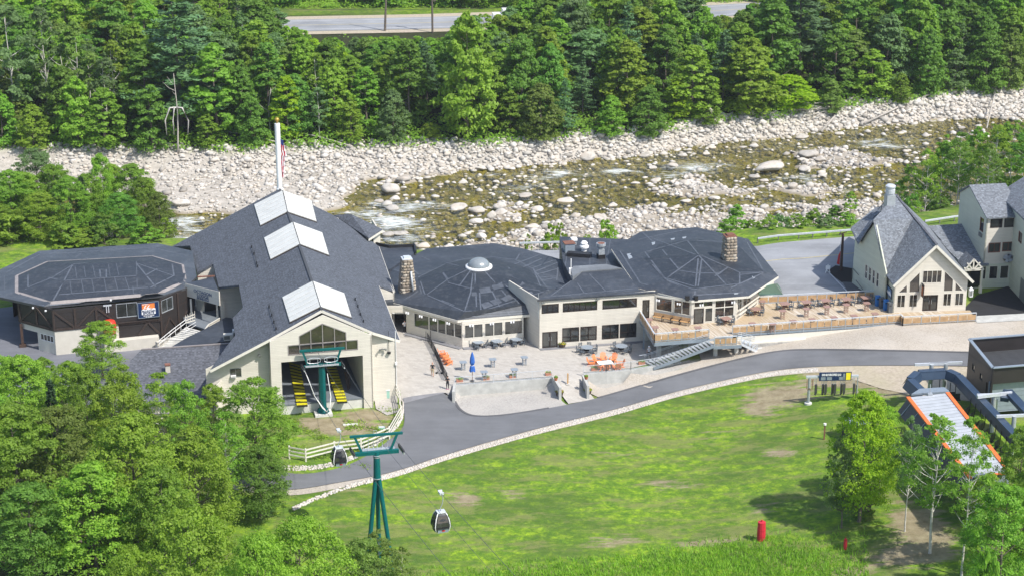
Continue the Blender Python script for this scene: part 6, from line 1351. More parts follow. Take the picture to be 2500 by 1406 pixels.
TLw.build([(0,2),(TLw.L,2),(TLw.L,ztop),(TLw.L-1.0,ztop+.3),(TLw.L-6.2,ztop+2.4),(0,ztop+.6)],[(TLw.L-2.1,TLw.L-.9,ztop-2.3,ztop-.5)],'green_siding',tw)
window(TLw,(TLw.L-2.1,TLw.L-.9,ztop-2.3,ztop-.5),1,1,'rust','glass_dark',tw);m=MB();m.par(TLw.pt(TLw.L-2.0,ztop-3.0,.02),TLw.u*1.0,(0,0,.5),TLw.n*.15);m.build('grille','grey_frame',tw)
fr0=TF.pt(s_l-.2,ztop+.1,.4);fr1=TF.pt(s_r+.3,ztop+.1,.4);slab([fr0,fr1,fr1+bk7*6.6+Vector((0,0,2.5)),fr0+bk7*6.6+Vector((0,0,2.5))],.16,'shingle_light',tw);slab([fr0+bk7*6.6+Vector((0,0,2.5)),fr1+bk7*6.6+Vector((0,0,2.5)),fr1+bk7*10+Vector((0,0,.6)),fr0+bk7*10+Vector((0,0,.6))],.16,'shingle_light',tw)
q=TF.pt(*def_(455,790),.6);m=MB();m.smooth=True
n_=12;vs=[(q.x,q.y+.1,q.z)]+[(q.x+.72*cos(2*pi*i/n_)*1.0,q.y-.12+.1*sin(2*pi*i/n_),q.z+.12+.52*sin(2*pi*i/n_))for i in range(n_)];m.add(vs,[(0,1+(i+1)%n_,1+i)for i in range(n_)]+[(0,1+i,1+(i+1)%n_)for i in range(n_)]);dsh=m.build('satellite_dish','galv_pale',tw);m=MB();m.bar((q.x,q.y,q.z-.1),(q.x,q.y+.6,q.z-.4),.08);m.bar((q.x,q.y,q.z-.3),(q.x,q.y-.5,q.z-.3),.05);m.build('arm','grey_frame',dsh)
m=MB();m.bar(TF.pt(*def_(540,510),.08),TF.pt(def_(540,510)[0],6.5,.08),.07);m.build('downpipe','grey_frame',tw)
done()
rb=thing('right_edge_building',P(2490,720,3),'tall pale green building cut off by the right edge of the picture','building')
q0=P(2466,697,3);RW=Wall(q0+back6*6,P(2500,738,3)+(P(2500,738,3)-q0)*.6);RW2=RW
ztr=13.6
RW.build([(0,2),(RW.L,2),(RW.L,ztr),(0,ztr)],[(RW.L-8.0,RW.L-6.6,9.8,11.2)],'green_siding',rb);window(RW,(RW.L-8.0,RW.L-6.6,9.8,11.2),1,1,'rust','glass_dark',rb)
m=MB();m.par(RW.pt(RW.L-5.6,3.0,-.1),RW.u*2.2,(0,0,2.8),RW.n*.14);m.build('door','grey_frame',rb)
a=RW.pt(RW.L,0);RX=Wall(a,a+HF.u*12);RX.build([(0,2),(12,2),(12,ztr),(0,ztr)],[(2,4,4,6)],'green_siding',rb);window(RX,(2,4,4,6),2,1,parent=rb)
a0,a1=RW.pt(-.3,ztr,.4),RW.pt(RW.L+.3,ztr,.4);slab([a0,a1,a1+HF.u*7+Vector((0,0,4.5)),a0+HF.u*7+Vector((0,0,4.5))],.2,'shingle_light',rb)
done()
# BLACK LIFT BUILDING AND CHAIRLIFT TERMINAL
bb=thing('black_lift_building',P(2430,940,3),'black clad lift building with sunken ribbed metal roof at the right edge','building')
T_a,T_b=P(2367,828,7.9),P(2424,898,7.9);dL=(T_b-T_a);T_b2=T_b+Vector((cos(radians(12)),sin(radians(12)),0))*11;T_a2=T_a+(T_b2-T_b)
BW1=Wall(T_a,T_b);BW2=Wall(T_b,T_b2);z7=lambda a,b:(2340+a/7.03,800+b/7.03)
h1=BW1.rect(*z7(232,720),*z7(286,640));h1=(h1[0],h1[1],BW1.pick(*z7(262,750))[1],BW1.pick(*z7(258,615))[1]);h2=(BW1.pick(*z7(362,850))[0],BW1.pick(*z7(412,850))[0],BW1.pick(*z7(392,905))[1],BW1.pick(*z7(388,775))[1])
dd=(BW1.L*.80,BW1.L*.97,2.8,5.6)
BW1.build([(0,2.4),(BW1.L,2.4),(BW1.L,7.9),(0,7.9)],[h1,h2,dd],'black_cladding',bb)
window(BW1,h1,1,1,'black_metal','glass_mid',bb);window(BW1,h2,1,1,'black_metal','glass_mid',bb)
m=MB();m.par(BW1.pt(dd[0],2.8,-.14),BW1.u*(dd[1]-dd[0]),(0,0,2.8),BW1.n*.04);m.build('door','black_metal',bb)
BW2.build([(0,6.0),(11,6.0),(11,7.9),(0,7.9)],[],'black_cladding',bb)
BW3=Wall(BW2.pt(0,0,-.5),BW2.pt(11,0,-.5));BW3.build([(0,2.4),(11,2.4),(11,6.1),(0,6.1)],[(.4,5.5,2.5,5.2)],'steel_blue_grey',bb)
m=MB();m.par(BW3.pt(.4,2.5,-.14),BW3.u*5.1,(0,0,2.7),BW3.n*.05);gd=m.build('garage_door','grey_frame',bb)
for i in range(5):m=MB();m.par(BW3.pt(.4,2.55+.54*i,-.09),BW3.u*5.1,(0,0,.5),BW3.n*.03);m.build('panel','steel_blue_grey',gd)
for a,b in((T_a,T_a2),(T_a2,T_b2)):m=MB();m.par((a.x,a.y,2.4),b-a,(0,0,5.5),(.1,.15,0));m.build('wall','black_cladding',bb)
m=MB()
for a,b in((T_a,T_b),(T_b,T_b2),(T_a,T_a2)):m.bar((a.x,a.y,7.95),(b.x,b.y,7.95),.38,.1)
m.build('parapet_cap','steel_blue_grey',bb)
ra_,rb_,rc2,rd_=Vector((*T_a[:2],6.2)),Vector((*T_b[:2],7.6)),Vector((*T_b2[:2],7.6)),Vector((*T_a2[:2],6.2))
slab([ra_,rb_,rc2,rd_],.1,'charcoal',bb)
for i in range(1,17):f=i/17;m=MB();m.bar(ra_.lerp(rb_,f)+Vector((0,0,.05)),rd_.lerp(rc2,f)+Vector((0,0,.05)),.12,.10);m.build('roof_rib','fascia_dark',bb)
done()
lt=thing('chairlift_terminal',P(2340,1060,3),'long chairlift terminal with white ribbed roof edged in orange and navy steel housing','lift terminal')
q=[P(2217,971,7.4),P(2313,960,7.4),P(2464,1154,7.4),P(2369,1168,7.4)]
slab(q,.25,'navy_paint',lt)
n_=26
for i in range(n_):
 f0,f1=i/n_,(i+.86)/n_;ins=.04
 a,b,c_,e=q[0].lerp(q[3],f0),q[1].lerp(q[2],f0),q[1].lerp(q[2],f1),q[0].lerp(q[3],f1)
 m=MB();m.prism([a.lerp(b,ins),b.lerp(a,ins),c_.lerp(e,ins),e.lerp(c_,ins)],(0,0,.08));m.build('roof_panel','terminal_roof',lt)
for a,b in((q[0],q[3]),(q[1],q[2])):m=MB();m.bar(a+Vector((0,0,.1)),b+Vector((0,0,.1)),.42,.16);m.build('edge_trim','orange_paint',lt)
cz=Vector((0,0,1.5))
for a,b,sg in((q[0],q[3],-1),(q[1],q[2],1)):
 sd_=Vector((sg*1.0,0,0));m=MB();m.prism([a,b,b+sd_-cz,a+sd_-cz],(0,0,-.12));m.build('side_cladding','charcoal',lt)
 for k in range(8):p0=a.lerp(b,(k+.5)/8);m=MB();m.bar(p0+Vector((0,0,-.0)),p0+sd_-cz+Vector((0,0,.1)),.12,.06);m.build('cladding_rib','steel_blue_grey',lt)
m=MB();m.par(q[3]-Vector((0,0,.2)),q[2]-q[3],(0,0,-1.5),(0,-.1,0));m.build('end_fascia','steel_blue_grey',lt)
m=MB();d_=(q[3]-q[0]);m.prism([p-Vector((0,0,1.9))for p in(q[0].lerp(q[1],.2),q[1].lerp(q[0],.2),q[2].lerp(q[3],.2),q[3].lerp(q[2],.2))],(0,0,1.4));m.build('machinery_housing','charcoal',lt)
for f in(.25,.8):p0=(q[0].lerp(q[1],.5)).lerp(q[3].lerp(q[2],.5),f);m=MB();m.lathe((p0.x,p0.y,2.4),[(.7,0),(.6,3.2)],14);m.build('mast','galv',lt)
p0=q[0].lerp(q[1],.55);m=MB();m.bar(p0,p0+Vector((0,0,1.3)),.06);m.box(p0.x,p0.y,p0.z+.1,.5,.5,.2);m.build('weather_mast','galv',lt)
m=MB();m.prism([P(2225,965,7.3),P(2245,952,7.0),P(2305,948,7.0),P(2318,958,7.3)],(0,0,.2));m.build('front_hood','steel_blue_grey',lt)
for x in(.28,.72):p0=q[3].lerp(q[2],x)+(q[3]-q[0]).normalized()*.9;m=MB();m.prism([p0+Vector((-.5,.9,.12)),p0+Vector((.5,.9,.12)),p0+Vector((.5,.6,.12)),p0+Vector((-.5,.6,.12))],(0,0,.06));m.build('reflector','orange_paint',lt)
done()
cs=thing('chair_parking_rail',P(2330,930,3),'navy steel chair parking rail looping around the top of the lift terminal','rail frame')
lp_=[P(2268,962,5.6),P(2228,925,5.6),P(2246,909,5.6),P(2310,905,5.6),P(2335,916,5.6),P(2490,1080,5.6)]
for a,b in zip(lp_,lp_[1:]):
 dn=Vector((b.y-a.y,a.x-b.x,0)).normalized();
 m=MB();m.prism([a-dn*.7,a+dn*.15,b+dn*.15,b-dn*.7],(0,0,.12));m.prism([a-dn*.7,b-dn*.7,b-dn*1.15-Vector((0,0,.9)),a-dn*1.15-Vector((0,0,.9))],(0,-.05,.05));m.prism([a+dn*.15,b+dn*.15,b+dn*.4-Vector((0,0,.8)),a+dn*.4-Vector((0,0,.8))],(0,-.05,.05));m.build('rail_cover','navy_paint',cs)
for px,py,y2 in((2268,958,912),(2303,955,908),(2420,1035,980),(2468,1090,1020)):
 b=PG(px,py+18);t_=6.0;m=MB();m.lathe((b.x,b.y,b.z),[(.28,0),(.24,t_-b.z)],12);po=m.build('support_post','galv',cs);m=MB();m.bar((b.x-1.9,b.y-.1,t_),(b.x+1.9,b.y+.3,t_),.22,.3);m.build('cross_beam','galv_pale',po)
a=P(2416,990,5.8);m=MB();m.bar(P(2386,968,6.1),P(2470,958,6.1),.25,.35);m.build('cross_beam','galv_pale',cs);b=PG(2425,1040);m=MB();m.lathe((b.x,b.y,b.z),[(.3,0),(.26,3.2)],12);m.build('support_post','galv',cs)
m=MB();m.bar(P(2460,955,5.9),P(2530,1030,5.7),1.0,.5);m.bar(P(2460,955,5.9),P(2452,975,5.6),.9,.5);m.build('rail_cover','navy_paint',cs)
for i in range(9):
 f=(i+.5)/9;p0=P(2365,965,5.3).lerp(P(2478,1085,5.3),f);m=MB()
 m.tube([p0,p0-Vector((.1,0,1.6)),p0-Vector((.5,.3,1.8))],.05,4);m.box(p0.x-.5,p0.y-.3,p0.z-1.9,.9,.35,.12,.9);m.box(p0.x-.4,p0.y-.1,p0.z-1.8,.9,.08,.7,.9);m.build('parked_chair','black_metal',cs)
for i in range(4):p0=P(2295+13*i,925+4*i,5.2);m=MB();m.tube([p0,p0-Vector((0,0,1.6))],.05,4);m.box(p0.x,p0.y,p0.z-1.9,1.2,.4,.12);m.box(p0.x,p0.y+.2,p0.z-1.8,1.2,.08,.6);m.build('parked_chair','black_metal',cs)
done()
sh_=thing('grey_control_shed',P(2075,1060,2),'small dark flat roofed shed half hidden behind the bright maple by the terminal','shed')
b=PG(2092,1066);m=MB();m.box(b.x,b.y,b.z-.2,2.6,2.4,2.2,U13);m.build('wall','charcoal',sh_);m=MB();m.box(b.x,b.y,b.z+2.0,2.9,2.7,.12,U13);m.build('roof','steel_blue_grey',sh_);done()
# GONDOLA TOWERS
def sheaves(t,c,n=6,L=2.4,dirv=Vector((0.25,-.95,.12))):
 d=dirv.normalized();m=MB();m.bar(c-d*L/2,c+d*L/2,.14,.2);m.build('sheave_frame','galv',t)
 for i in range(n):
  p=c+d*L*((i+.5)/n-.5)+Vector((0,0,.12));s_=Vector((-d.y,d.x,0)).normalized();m=MB();k=10
  vs=[p+s_*q+(d*cos(2*pi*j/k)+Vector((0,0,1))*sin(2*pi*j/k))*.20 for q in(-.07,.07)for j in range(k)]
  m.add(vs,[(j,(j+1)%k,k+(j+1)%k,k+j)for j in range(k)]+[tuple(range(k))[::-1],tuple(range(k,2*k))]);m.build('sheave_wheel','black_metal',t)
t1=thing('gondola_tower',(P(789,1012,-1.1)),'short teal lattice headed tower on a white concrete pad in front of the gondola bay','lift tower')
b1_=P(789,1010,-1.1);zc1=ZT(b1_,893);zu1=ZT(b1_+Vector((0,1,0)),853)
m=MB();m.box(b1_.x,b1_.y,-1.3,2.0,1.6,.45,U13);m.build('footing','concrete_light',t1)
m=MB();m.smooth=False;m.lathe((b1_.x,b1_.y,-.9),[(.62,0),(.62,.08),(.43,.5),(.41,zc1+.55),(.36,zc1+.9)],20);m.build('column','teal',t1)
m=MB()
for i in range(8):a_=2*pi*i/8;m.bar((b1_.x+.42*cos(a_),b1_.y+.42*sin(a_),-.35),(b1_.x+.6*cos(a_),b1_.y+.6*sin(a_),-.85),.04,.3)
m.build('gusset','teal',t1)
m=MB()
for i in range(22):z=-.5+i*.28;m.bar((b1_.x-.17,b1_.y-.50,z),(b1_.x+.17,b1_.y-.50,z),.03)
for dx in(-.17,.17):m.bar((b1_.x+dx,b1_.y-.50,-.6),(b1_.x+dx,b1_.y-.50,5.6),.03)
m.build('ladder','teal',t1)
cL1=b1_+Vector((-2.05,-.45,0));cR1=b1_+Vector((2.1,.45,0))
def z8(a,b):return(640+a/4.686,740+b/4.686)
def atY(px,py,y):
 d=ray(px,py);return Vector((d.x/d.y*y,y,CAMH+d.z/d.y*y))
yb_=b1_.y
lo1,lo2=atY(*z8(478,722),yb_-.45),atY(*z8(902,690),yb_+.45);up1,up2=atY(*z8(428,548),yb_-.5),atY(*z8(942,508),yb_+.5)
lz_=(lo1.z+lo2.z)/2;lo1.z=lo2.z=lz_;uz_=(up1.z+up2.z)/2;up1.z=up2.z=uz_
m=MB();m.bar(lo1,lo2,.36,.30);m.build('cross_arm','teal',t1);m=MB();m.bar(up1,up2,.24,.24);m.build('lifting_beam','teal',t1)
for f,g in((.06,.12),(.92,.86)):m=MB();m.bar(up1.lerp(up2,f),lo1.lerp(lo2,g),.18,.22);m.build('strut','teal',t1)
for c_ in(.28,.74):
 p0=lo1.lerp(lo2,c_);d=(lo2-lo1).normalized();m=MB();r=[]
 for k in range(12):a_=2*pi*k/12;r.append(p0+d*(.75*max(-1,min(1,1.25*cos(a_))))+Vector((0,-.35,.75+.33*sin(a_))))
 m.tube(r+[r[0]],.035,5);
 for x in(-.45,.45):m.bar(p0+d*x+Vector((0,-.35,.1)),p0+d*x+Vector((0,-.35,1.05)),.04)
 m.build('catwalk_guard','galv_pale',t1)
m=MB();m.bar(lo1.lerp(lo2,.05)+Vector((0,-.4,.12)),lo1.lerp(lo2,.95)+Vector((0,-.4,.12)),.5,.06);m.build('catwalk','galv',t1)
sheaves(t1,lo1+Vector((-.1,-.2,-.15)));sheaves(t1,lo2+Vector((.2,-.1,-.15)))
m=MB();m.smooth=True;lpz=[lo1+Vector((.1,-.3,-.3)),atY(*z8(600,1060),yb_-.7),atY(*z8(690,1190),yb_-.8),atY(*z8(742,1240),yb_-.8),atY(*z8(775,1180),yb_-.8),atY(*z8(785,1070),yb_-.6),atY(*z8(770,960),yb_-.5),atY(*z8(745,800),yb_-.4)]
m.tube(lpz,[.04,.05,.09,.09,.09,.06,.04,.03],6);m.build('hanging_hose','white_paint',t1);done()
b2_=Vector((XP(923,172.7,0),172.7,0));b2_.z=hz(b2_.x,b2_.y)
t2=thing('gondola_tower',b2_,'tall teal three legged tower standing on the lawn between the two gondola cabins','lift tower')
def z9(a,b):return(760+a/4.686,1020+b/4.686)
Y2=172.7;lo1b,lo2b=atY(*z9(500,410),Y2-.45),atY(*z9(1000,375),Y2+.45);lo1b.z=lo2b.z=(lo1b.z+lo2b.z)/2;up1b,up2b=atY(*z9(438,212),Y2-.5),atY(*z9(1045,170),Y2+.5);up1b.z=up2b.z=(up1b.z+up2b.z)/2
cx2=atY(*z9(747,400),Y2).x;zc2=lo1b.z
def zat(py):return CAMH+ray(1250,py).z/ray(1250,py).y*Y2
zk=zat(1020+685/4.686);zm_=zat(1020+550/4.686)
m=MB();m.lathe((cx2,Y2,0),[(.36,zk),(.30,zm_+1.0),(.26,zm_+1.2),(.25,zc2+.1)],18);m.build('column','teal',t2)
m=MB();m.lathe((cx2,Y2,zk+.0),[(.42,0),(.42,.06)],18);m.lathe((cx2,Y2,zm_+1.1),[(.36,0),(.36,.06)],18);m.lathe((cx2,Y2,zc2-.5),[(.33,0),(.33,.06)],18);m.build('flange','galv',t2)
for ex,ey in((-1.2,-.5),(1.35,-.35),(-.1,1.5)):m=MB();m.tube([(cx2+ex*.12,Y2+ey*.12,zk+.05),(cx2+ex,Y2+ey,b2_.z-.3)],.21,14);m.build('leg','teal',t2)
m=MB();m.bar(lo1b,lo2b,.34,.36);m.build('cross_arm','teal',t2);m=MB();m.bar(up1b,up2b,.22,.22);m.build('lifting_beam','teal',t2)
for f,g in((.09,.17),(.90,.80)):m=MB();m.bar(up1b.lerp(up2b,f),lo1b.lerp(lo2b,g),.16,.22);m.build('strut','teal',t2)
for c_ in(.3,.62):p0=lo1b.lerp(lo2b,c_);d=(lo2b-lo1b).normalized();m=MB();m.tube([p0+d*-.5+Vector((0,.5,.2)),p0+d*-.5+Vector((0,.5,1.1)),p0+d*.5+Vector((0,.5,1.1)),p0+d*.5+Vector((0,.5,.2))],.025,4);m.tube([p0+Vector((0,.5,.1)),p0+Vector((0,.5,1.6))],.025,4);m.build('catwalk_guard','galv_pale',t2)
m=MB();m.bar(lo1b.lerp(lo2b,.1)+Vector((0,.4,.2)),lo1b.lerp(lo2b,.9)+Vector((0,.4,.2)),.5,.05);m.build('catwalk','galv',t2)
sheaves(t2,lo1b+Vector((-.25,0,.1)),6,2.6);sheaves(t2,lo2b+Vector((.25,0,.1)),6,2.6)
p0=up1b.lerp(up2b,.48);m=MB();m.tube([p0+Vector((-.15,0,.1)),p0+Vector((-.15,0,.45)),p0+Vector((.15,0,.45)),p0+Vector((.15,0,.1))],.03,4);m.build('hoist_ring','galv',t2);done()
def sag(a,b,s=.4,n=10):return[a.lerp(b,i/n)-Vector((0,0,s*4*(i/n)*(1-i/n)))for i in range(n+1)]
Fz=15.0;cabs=[]
LA1,LB1=lo1+Vector((-.1,-.2,.1)),lo1b+Vector((-.25,0,.3));RA1,RB1=lo2+Vector((.2,-.1,.1)),lo2b+Vector((.25,0,.3))
endL=Vector((XP(1090,140,15),140,15.0));endR=endL+Vector((RB1.x-LB1.x,RB1.y-LB1.y,0))
endL=LB1+(endL-LB1)*1.0;farL=LB1+(endL-LB1)*2.6+Vector((0,0,3));farR=RB1+(endR-RB1)*2.6+Vector((0,0,3))
inL=WC.pt(op[0]+2.2,4.3,-8);inR=WC.pt(op[1]-2.2,4.3,-8)
for a,b,c_,d_,side in((inL,LA1,LB1,farL,'left'),(inR,RA1,RB1,farR,'right')):
 m=MB();m.tube([a,b]+sag(b,c_,.5)[1:]+sag(c_,d_,.6)[1:],.022,5);tag(m.build('haul_cable','cable_grey'),'steel haul cable on the %s side of the two teal towers'%side,'cable')
m=MB();m.tube(sag(up1.lerp(up2,.38),up1b.lerp(up2b,.48),.8)+sag(up1b.lerp(up2b,.48),farL.lerp(farR,.5)+Vector((0,0,1.4)),.8)[1:],.018,4);tag(m.build('signal_cable','cable_grey'),'thin signal cable strung over the middle of the teal tower heads','cable')
def cabin(grip,label,rz=.25):
 t=thing('gondola_cabin',grip,label,'gondola cabin','gondola cabins hanging on the cable',rz,world=False)
 zt=-2.1;hgt=2.25
 prof=[(0.0,.62,.52),(.18,.92,.74),(.75,1.02,.86),(1.45,.92,.80),(1.95,.70,.62),(2.2,.50,.42)]
 def ring(w,d,z,n=20):
  o=[]
  for i in range(n):a=2*pi*i/n;ca,sa_=cos(a),sin(a);e=.55;o.append((w*abs(ca)**e*(1 if ca>0 else-1),d*abs(sa_)**e*(1 if sa_>0 else-1),z))
  return o
 m=MB();m.smooth=True;rs=[ring(w,d,zt-hgt+z)for z,w,d in prof];n=20
 for r in rs:m.v+=r
 for k in range(len(rs)-1):
  for i in range(n):m.f.append((k*n+i,k*n+(i+1)%n,(k+1)*n+(i+1)%n,(k+1)*n+i));m.mi.append(0)
 m.f.append(tuple(range(n))[::-1]);m.mi.append(0);m.f.append(tuple((len(rs)-1)*n+i for i in range(n)));m.mi.append(0)
 m.build('shell','charcoal',t)
 zb_=lambda f:zt-hgt+f
 def panel(nm,mt,zs,wf,front,k=1.02,half=.74):
  m=MB();q=[]
  pts=[(z,w,d)for z,w,d in[(zs[0],)+interp(zs[0]),(.75,)+interp(.75),(1.2,)+interp(1.2),(zs[1],)+interp(zs[1])]]
  for z,w,d in pts:
   for s_ in(-1,1):
    q.append((s_*w*half*wf,front*d*k,zb_(z))if front in(1,-1)else((w*k if front==2 else-w*k),s_*d*half*wf,zb_(z)))
  m.add(q,[(2*i,2*i+1,2*i+3,2*i+2)for i in range(len(pts)-1)]);return m.build(nm,mt,t)
 def interp(z):
  for(za,wa,da),(zb2,wb,db)in zip(prof,prof[1:]):
   if za<=z<=zb2:f=(z-za)/(zb2-za);return(wa+(wb-wa)*f,da+(db-da)*f)
 for fr in(-1,1,2,-2):panel('window','glass_cabin',(.62,1.9),.95,fr,1.03)
 m=MB();w_,d_=interp(.3)
 for fr in(-1,1):m.par((-.62,fr*.90-.02,zb_(.12)),(1.24,0,0),(0,0,.42),(0,.05,0))
 m.build('lower_panel','steel_blue_grey',t)
 for sx in(-1,1):
  for sy in(-1,1):
   m=MB();m.tube([(sx*interp(z)[0]*.86,sy*interp(z)[1]*.92,zb_(z))for z in(.15,.5,.75,1.2,1.6,1.95,2.15)],.065,6);m.build('pillar','skylight_rib',t)
 m=MB()
 for sy in(-1,1):m.bar((-.45,sy*.44,zb_(2.2)),(.45,sy*.44,zb_(2.2)),.12,.08)
 m.box(0,0,zb_(2.18),1.0,.85,.09);m.build('roof_frame','galv_pale',t)
 m=MB();m.bar((-.7,-.98,zb_(.62)),(.7,-.98,zb_(.62)),.1,.08);m.box(0,-.93,zb_(.35),.3,.08,.12);m.build('ski_rack','black_metal',t)
 m=MB();m.box(.05,-.97,zb_(.30),.34,.02,.10);m.build('emblem','sign_red',t)
 m=MB();m.smooth=True;m.tube([(0,0,-2.1),(-.05,0,-1.75),(.2,0,-1.3),(.28,0,-.8),(.22,0,-.35),(.15,0,-.05)],.055,7);m.build('hanger','galv',t)
 m=MB();m.box(.05,0,-.12,.42,.8,.2);m.box(.05,-.35,-.05,.5,.16,.22);m.box(.05,.35,-.05,.5,.16,.22);m.build('grip','galv_pale',t)
 t.scale=(.78,.78,.84);return t
g1=sag(LA1,LB1,.5,40);g1_=min(g1,key=lambda p:abs(atan2(CAMH-p.z,p.y)-(TH+math.atan((1050-703)/FOC))));
cabin(g1_,'dark gondola cabin with silver frame hanging above the white rail fence',.30)
g2=sag(RB1,farR,.6,80);g2_=min(g2,key=lambda p:abs(atan2(CAMH-p.z,p.y)-(TH+math.atan((1200-703)/FOC))))
cabin(g2_,'nearer dark gondola cabin with silver frame hanging over the open lawn',.32)
# SIGN GANTRY WITH DISPLAY CHAIRS
def zg(a,b):return(1930+a/10.81,880+b/10.81)
gA=PG(*zg(465,1140));gB=PG(*zg(1728,985));GW=Wall(gA,gB)
gt=thing('sign_gantry',gA,'galvanised gantry on the lawn with navy lift sign and row of hanging dark pads','sign gantry')
zt_=GW.pick(*zg(490,495))[1];zt2=GW.pick(*zg(1700,330))[1];ztt=(zt_+zt2)/2
m=MB();m.lathe((gA.x,gA.y,gA.z),[(.42,-.1),(.42,.18)],20);m.build('base','concrete_light',gt);m=MB();m.lathe((gA.x,gA.y,gA.z),[(.17,0),(.15,ztt-gA.z)],14);m.build('column','galv',gt)
x0=GW.pick(*zg(412,490))[0];x1=GW.pick(*zg(1800,330))[0];m=MB();m.bar(GW.pt(x0,ztt),GW.pt(x1,ztt),.22,.26);m.build('beam','galv_pale',gt)
m=MB();m.bar(GW.pt(x1-.08,gB.z),GW.pt(x1-.08,ztt),.12);m.build('column','galv',gt);m=MB();m.bar(GW.pt(x1-.18,gB.z),GW.pt(x1-.18,gB.z+1.6),.1);m.build('post_pad','black_metal',gt)
s0,s1=GW.pick(*zg(742,440))[0],GW.pick(*zg(1598,350))[0];sz0=ztt-.42;shh=1.02
m=MB();m.par(GW.pt(s0,sz0,.16),GW.u*(s1-s0),(0,0,shh),GW.n*.08);sgn=m.build('sign_board','navy_sign',gt)
m=MB();m.par(GW.pt(s1-.62,sz0+.08,.245),GW.u*.52,(0,0,shh-.16),GW.n*.02);m.build('yellow_notice','bright_yellow',sgn)
text('SEVEN BROTHERS EXPRESS QUAD',.34,'sign_white',sgn,GW,(s0+s1-.9)/2,sz0+.72,.26,.012,sx=(s1-s0-1.3)/5.6)
for k,(a,b)in enumerate(((.06,.22),(.25,.42),(.44,.60),(.63,.84))):
 m=MB();L_=s1-s0;m.par(GW.pt(s0+L_*a*.98,sz0+.10,.245),GW.u*(L_*(b-a)*.9),(0,0,.36),GW.n*.012);m.build('notice','steel_blue_grey' if k!=2 else 'navy_sign',sgn)
m=MB();m.par(GW.pt(s1-.95,sz0+.1,.245),GW.u*.22,(0,0,.75),GW.n*.012);m.build('notice','steel_blue_grey',sgn)
for k,px in enumerate((665,850,925,1105,1175,1345,1420,1680)):
 s_=GW.pick(*zg(px,520-k*20))[0];top=ztt-.12
 for dx in(-.09,.09):m=MB();m.bar(GW.pt(s_+dx,top,0),GW.pt(s_+dx,top-.85,0),.045);m.build('hanger_tube','galv_pale',gt)
 m=MB();q=[GW.pt(s_-.13,top-.72,.25),GW.pt(s_+.08,top-.80,-.15),GW.pt(s_+.17,top-1.0,-.2),GW.pt(s_+.16,top-1.95,-.2),GW.pt(s_+.02,top-2.2,-.1),GW.pt(s_-.15,top-1.95,.28)]
 m.prism(q,GW.u*.10);m.build('chair_pad','charcoal',gt)
m=MB();m.bar(GW.pt(.9,gA.z+1.15),GW.pt(x1-.2,gA.z+1.15),.03);m.build('cable','black_metal',gt)
for sx,r in((-.28,1),(.35,.6)):m=MB();m.tube([GW.pt(sx,ztt-.3,.1),GW.pt(sx,ztt-1.4,.1),GW.pt(sx*.6,ztt-1.6,.15),GW.pt(0,ztt-1.3,.2)],.035,5);m.build('hose','rust',gt)
done()
# PADS, POSTS, POLES, GUARD RAIL
for(px,py,w_,h_,lab)in((1858,1318,.78,2.0,'tall red padded post wrap standing on the lower lawn'),(2063,1340,.32,1.1,'small red padded post under the bright maple tree')):
 b=PG(px,py);t=thing('padded_post',b,lab,'padded post');m=MB();m.smooth=False;m.lathe(b,[(w_*.5,0),(w_*.55,h_*.4),(w_*.5,h_)],12);m.build('pad','red_pad',t);m=MB();m.lathe(b+Vector((0,0,h_)),[(w_*.48,0),(w_*.1,.04),(w_*.08,.25)],10);m.build('top','flag_red',t)
 for f in(.25,.6):m=MB();m.lathe(b+Vector((0,0,h_*f)),[(w_*.56,0),(w_*.56,.05)],12);m.build('strap','flag_red',t)
 done()
b=PG(2012,1072);t=thing('lamp_bollard',b,'thin rusty post with pale cap standing alone on the right of the lawn','post');m=MB();m.box(*b,.14,.14,1.7);m.build('post','rust',t);m=MB();m.lathe(b+Vector((0,0,1.7)),[(.16,0),(.16,.2)],10);m.build('cap','white_paint',t);done()
b=PG(2053,662);t=thing('utility_pole',b,'brown wooden pole with hanging red banner beside the mulch bed','pole');m=MB();zt=ZT(b,572);m.lathe(b,[(.2,0),(.16,zt-b.z)],10);m.build('pole','brown_pole',t)
m=MB();m.bar((b.x-.5,b.y,zt),(b.x+.5,b.y,zt+.3),.12);m.build('crosspiece','brown_pole',t);m=MB();m.prism([(b.x-.25,b.y-.2,zt-2.3),(b.x-.3,b.y-.25,zt-4.2),(b.x-.65,b.y-.3,zt-4.0),(b.x-.5,b.y-.2,zt-2.9)],(.03,.05,0));m.build('banner','sign_red',t);m=MB();m.bar((b.x-.3,b.y-.2,zt-1.0),(b.x-.3,b.y-.2,zt-2.3),.05);m.build('hanger','white_paint',t);done()
b=PG(2021,668);t=thing('barrier_sign',b,'small white a frame barrier at the corner of the parking line','barrier');m=MB();m.prism([b+Vector((-.35,0,0)),b+Vector((-.25,0,0)),b+Vector((.02,.1,1.1)),b+Vector((-.06,.1,1.1))],(.04,.3,0));m.prism([b+Vector((.35,.1,0)),b+Vector((.25,.1,0)),b+Vector((-.02,.1,1.1)),b+Vector((.06,.1,1.1))],(.04,.3,0));m.build('legs','white_paint',t);m=MB();m.box(b.x,b.y+.1,b.z+.55,.6,.06,.5);m.build('panel','sign_white',t);done()
gr=thing('guard_rail',PG(1900,592),'galvanised steel guard rail along the river side of the parking road','guard rail')
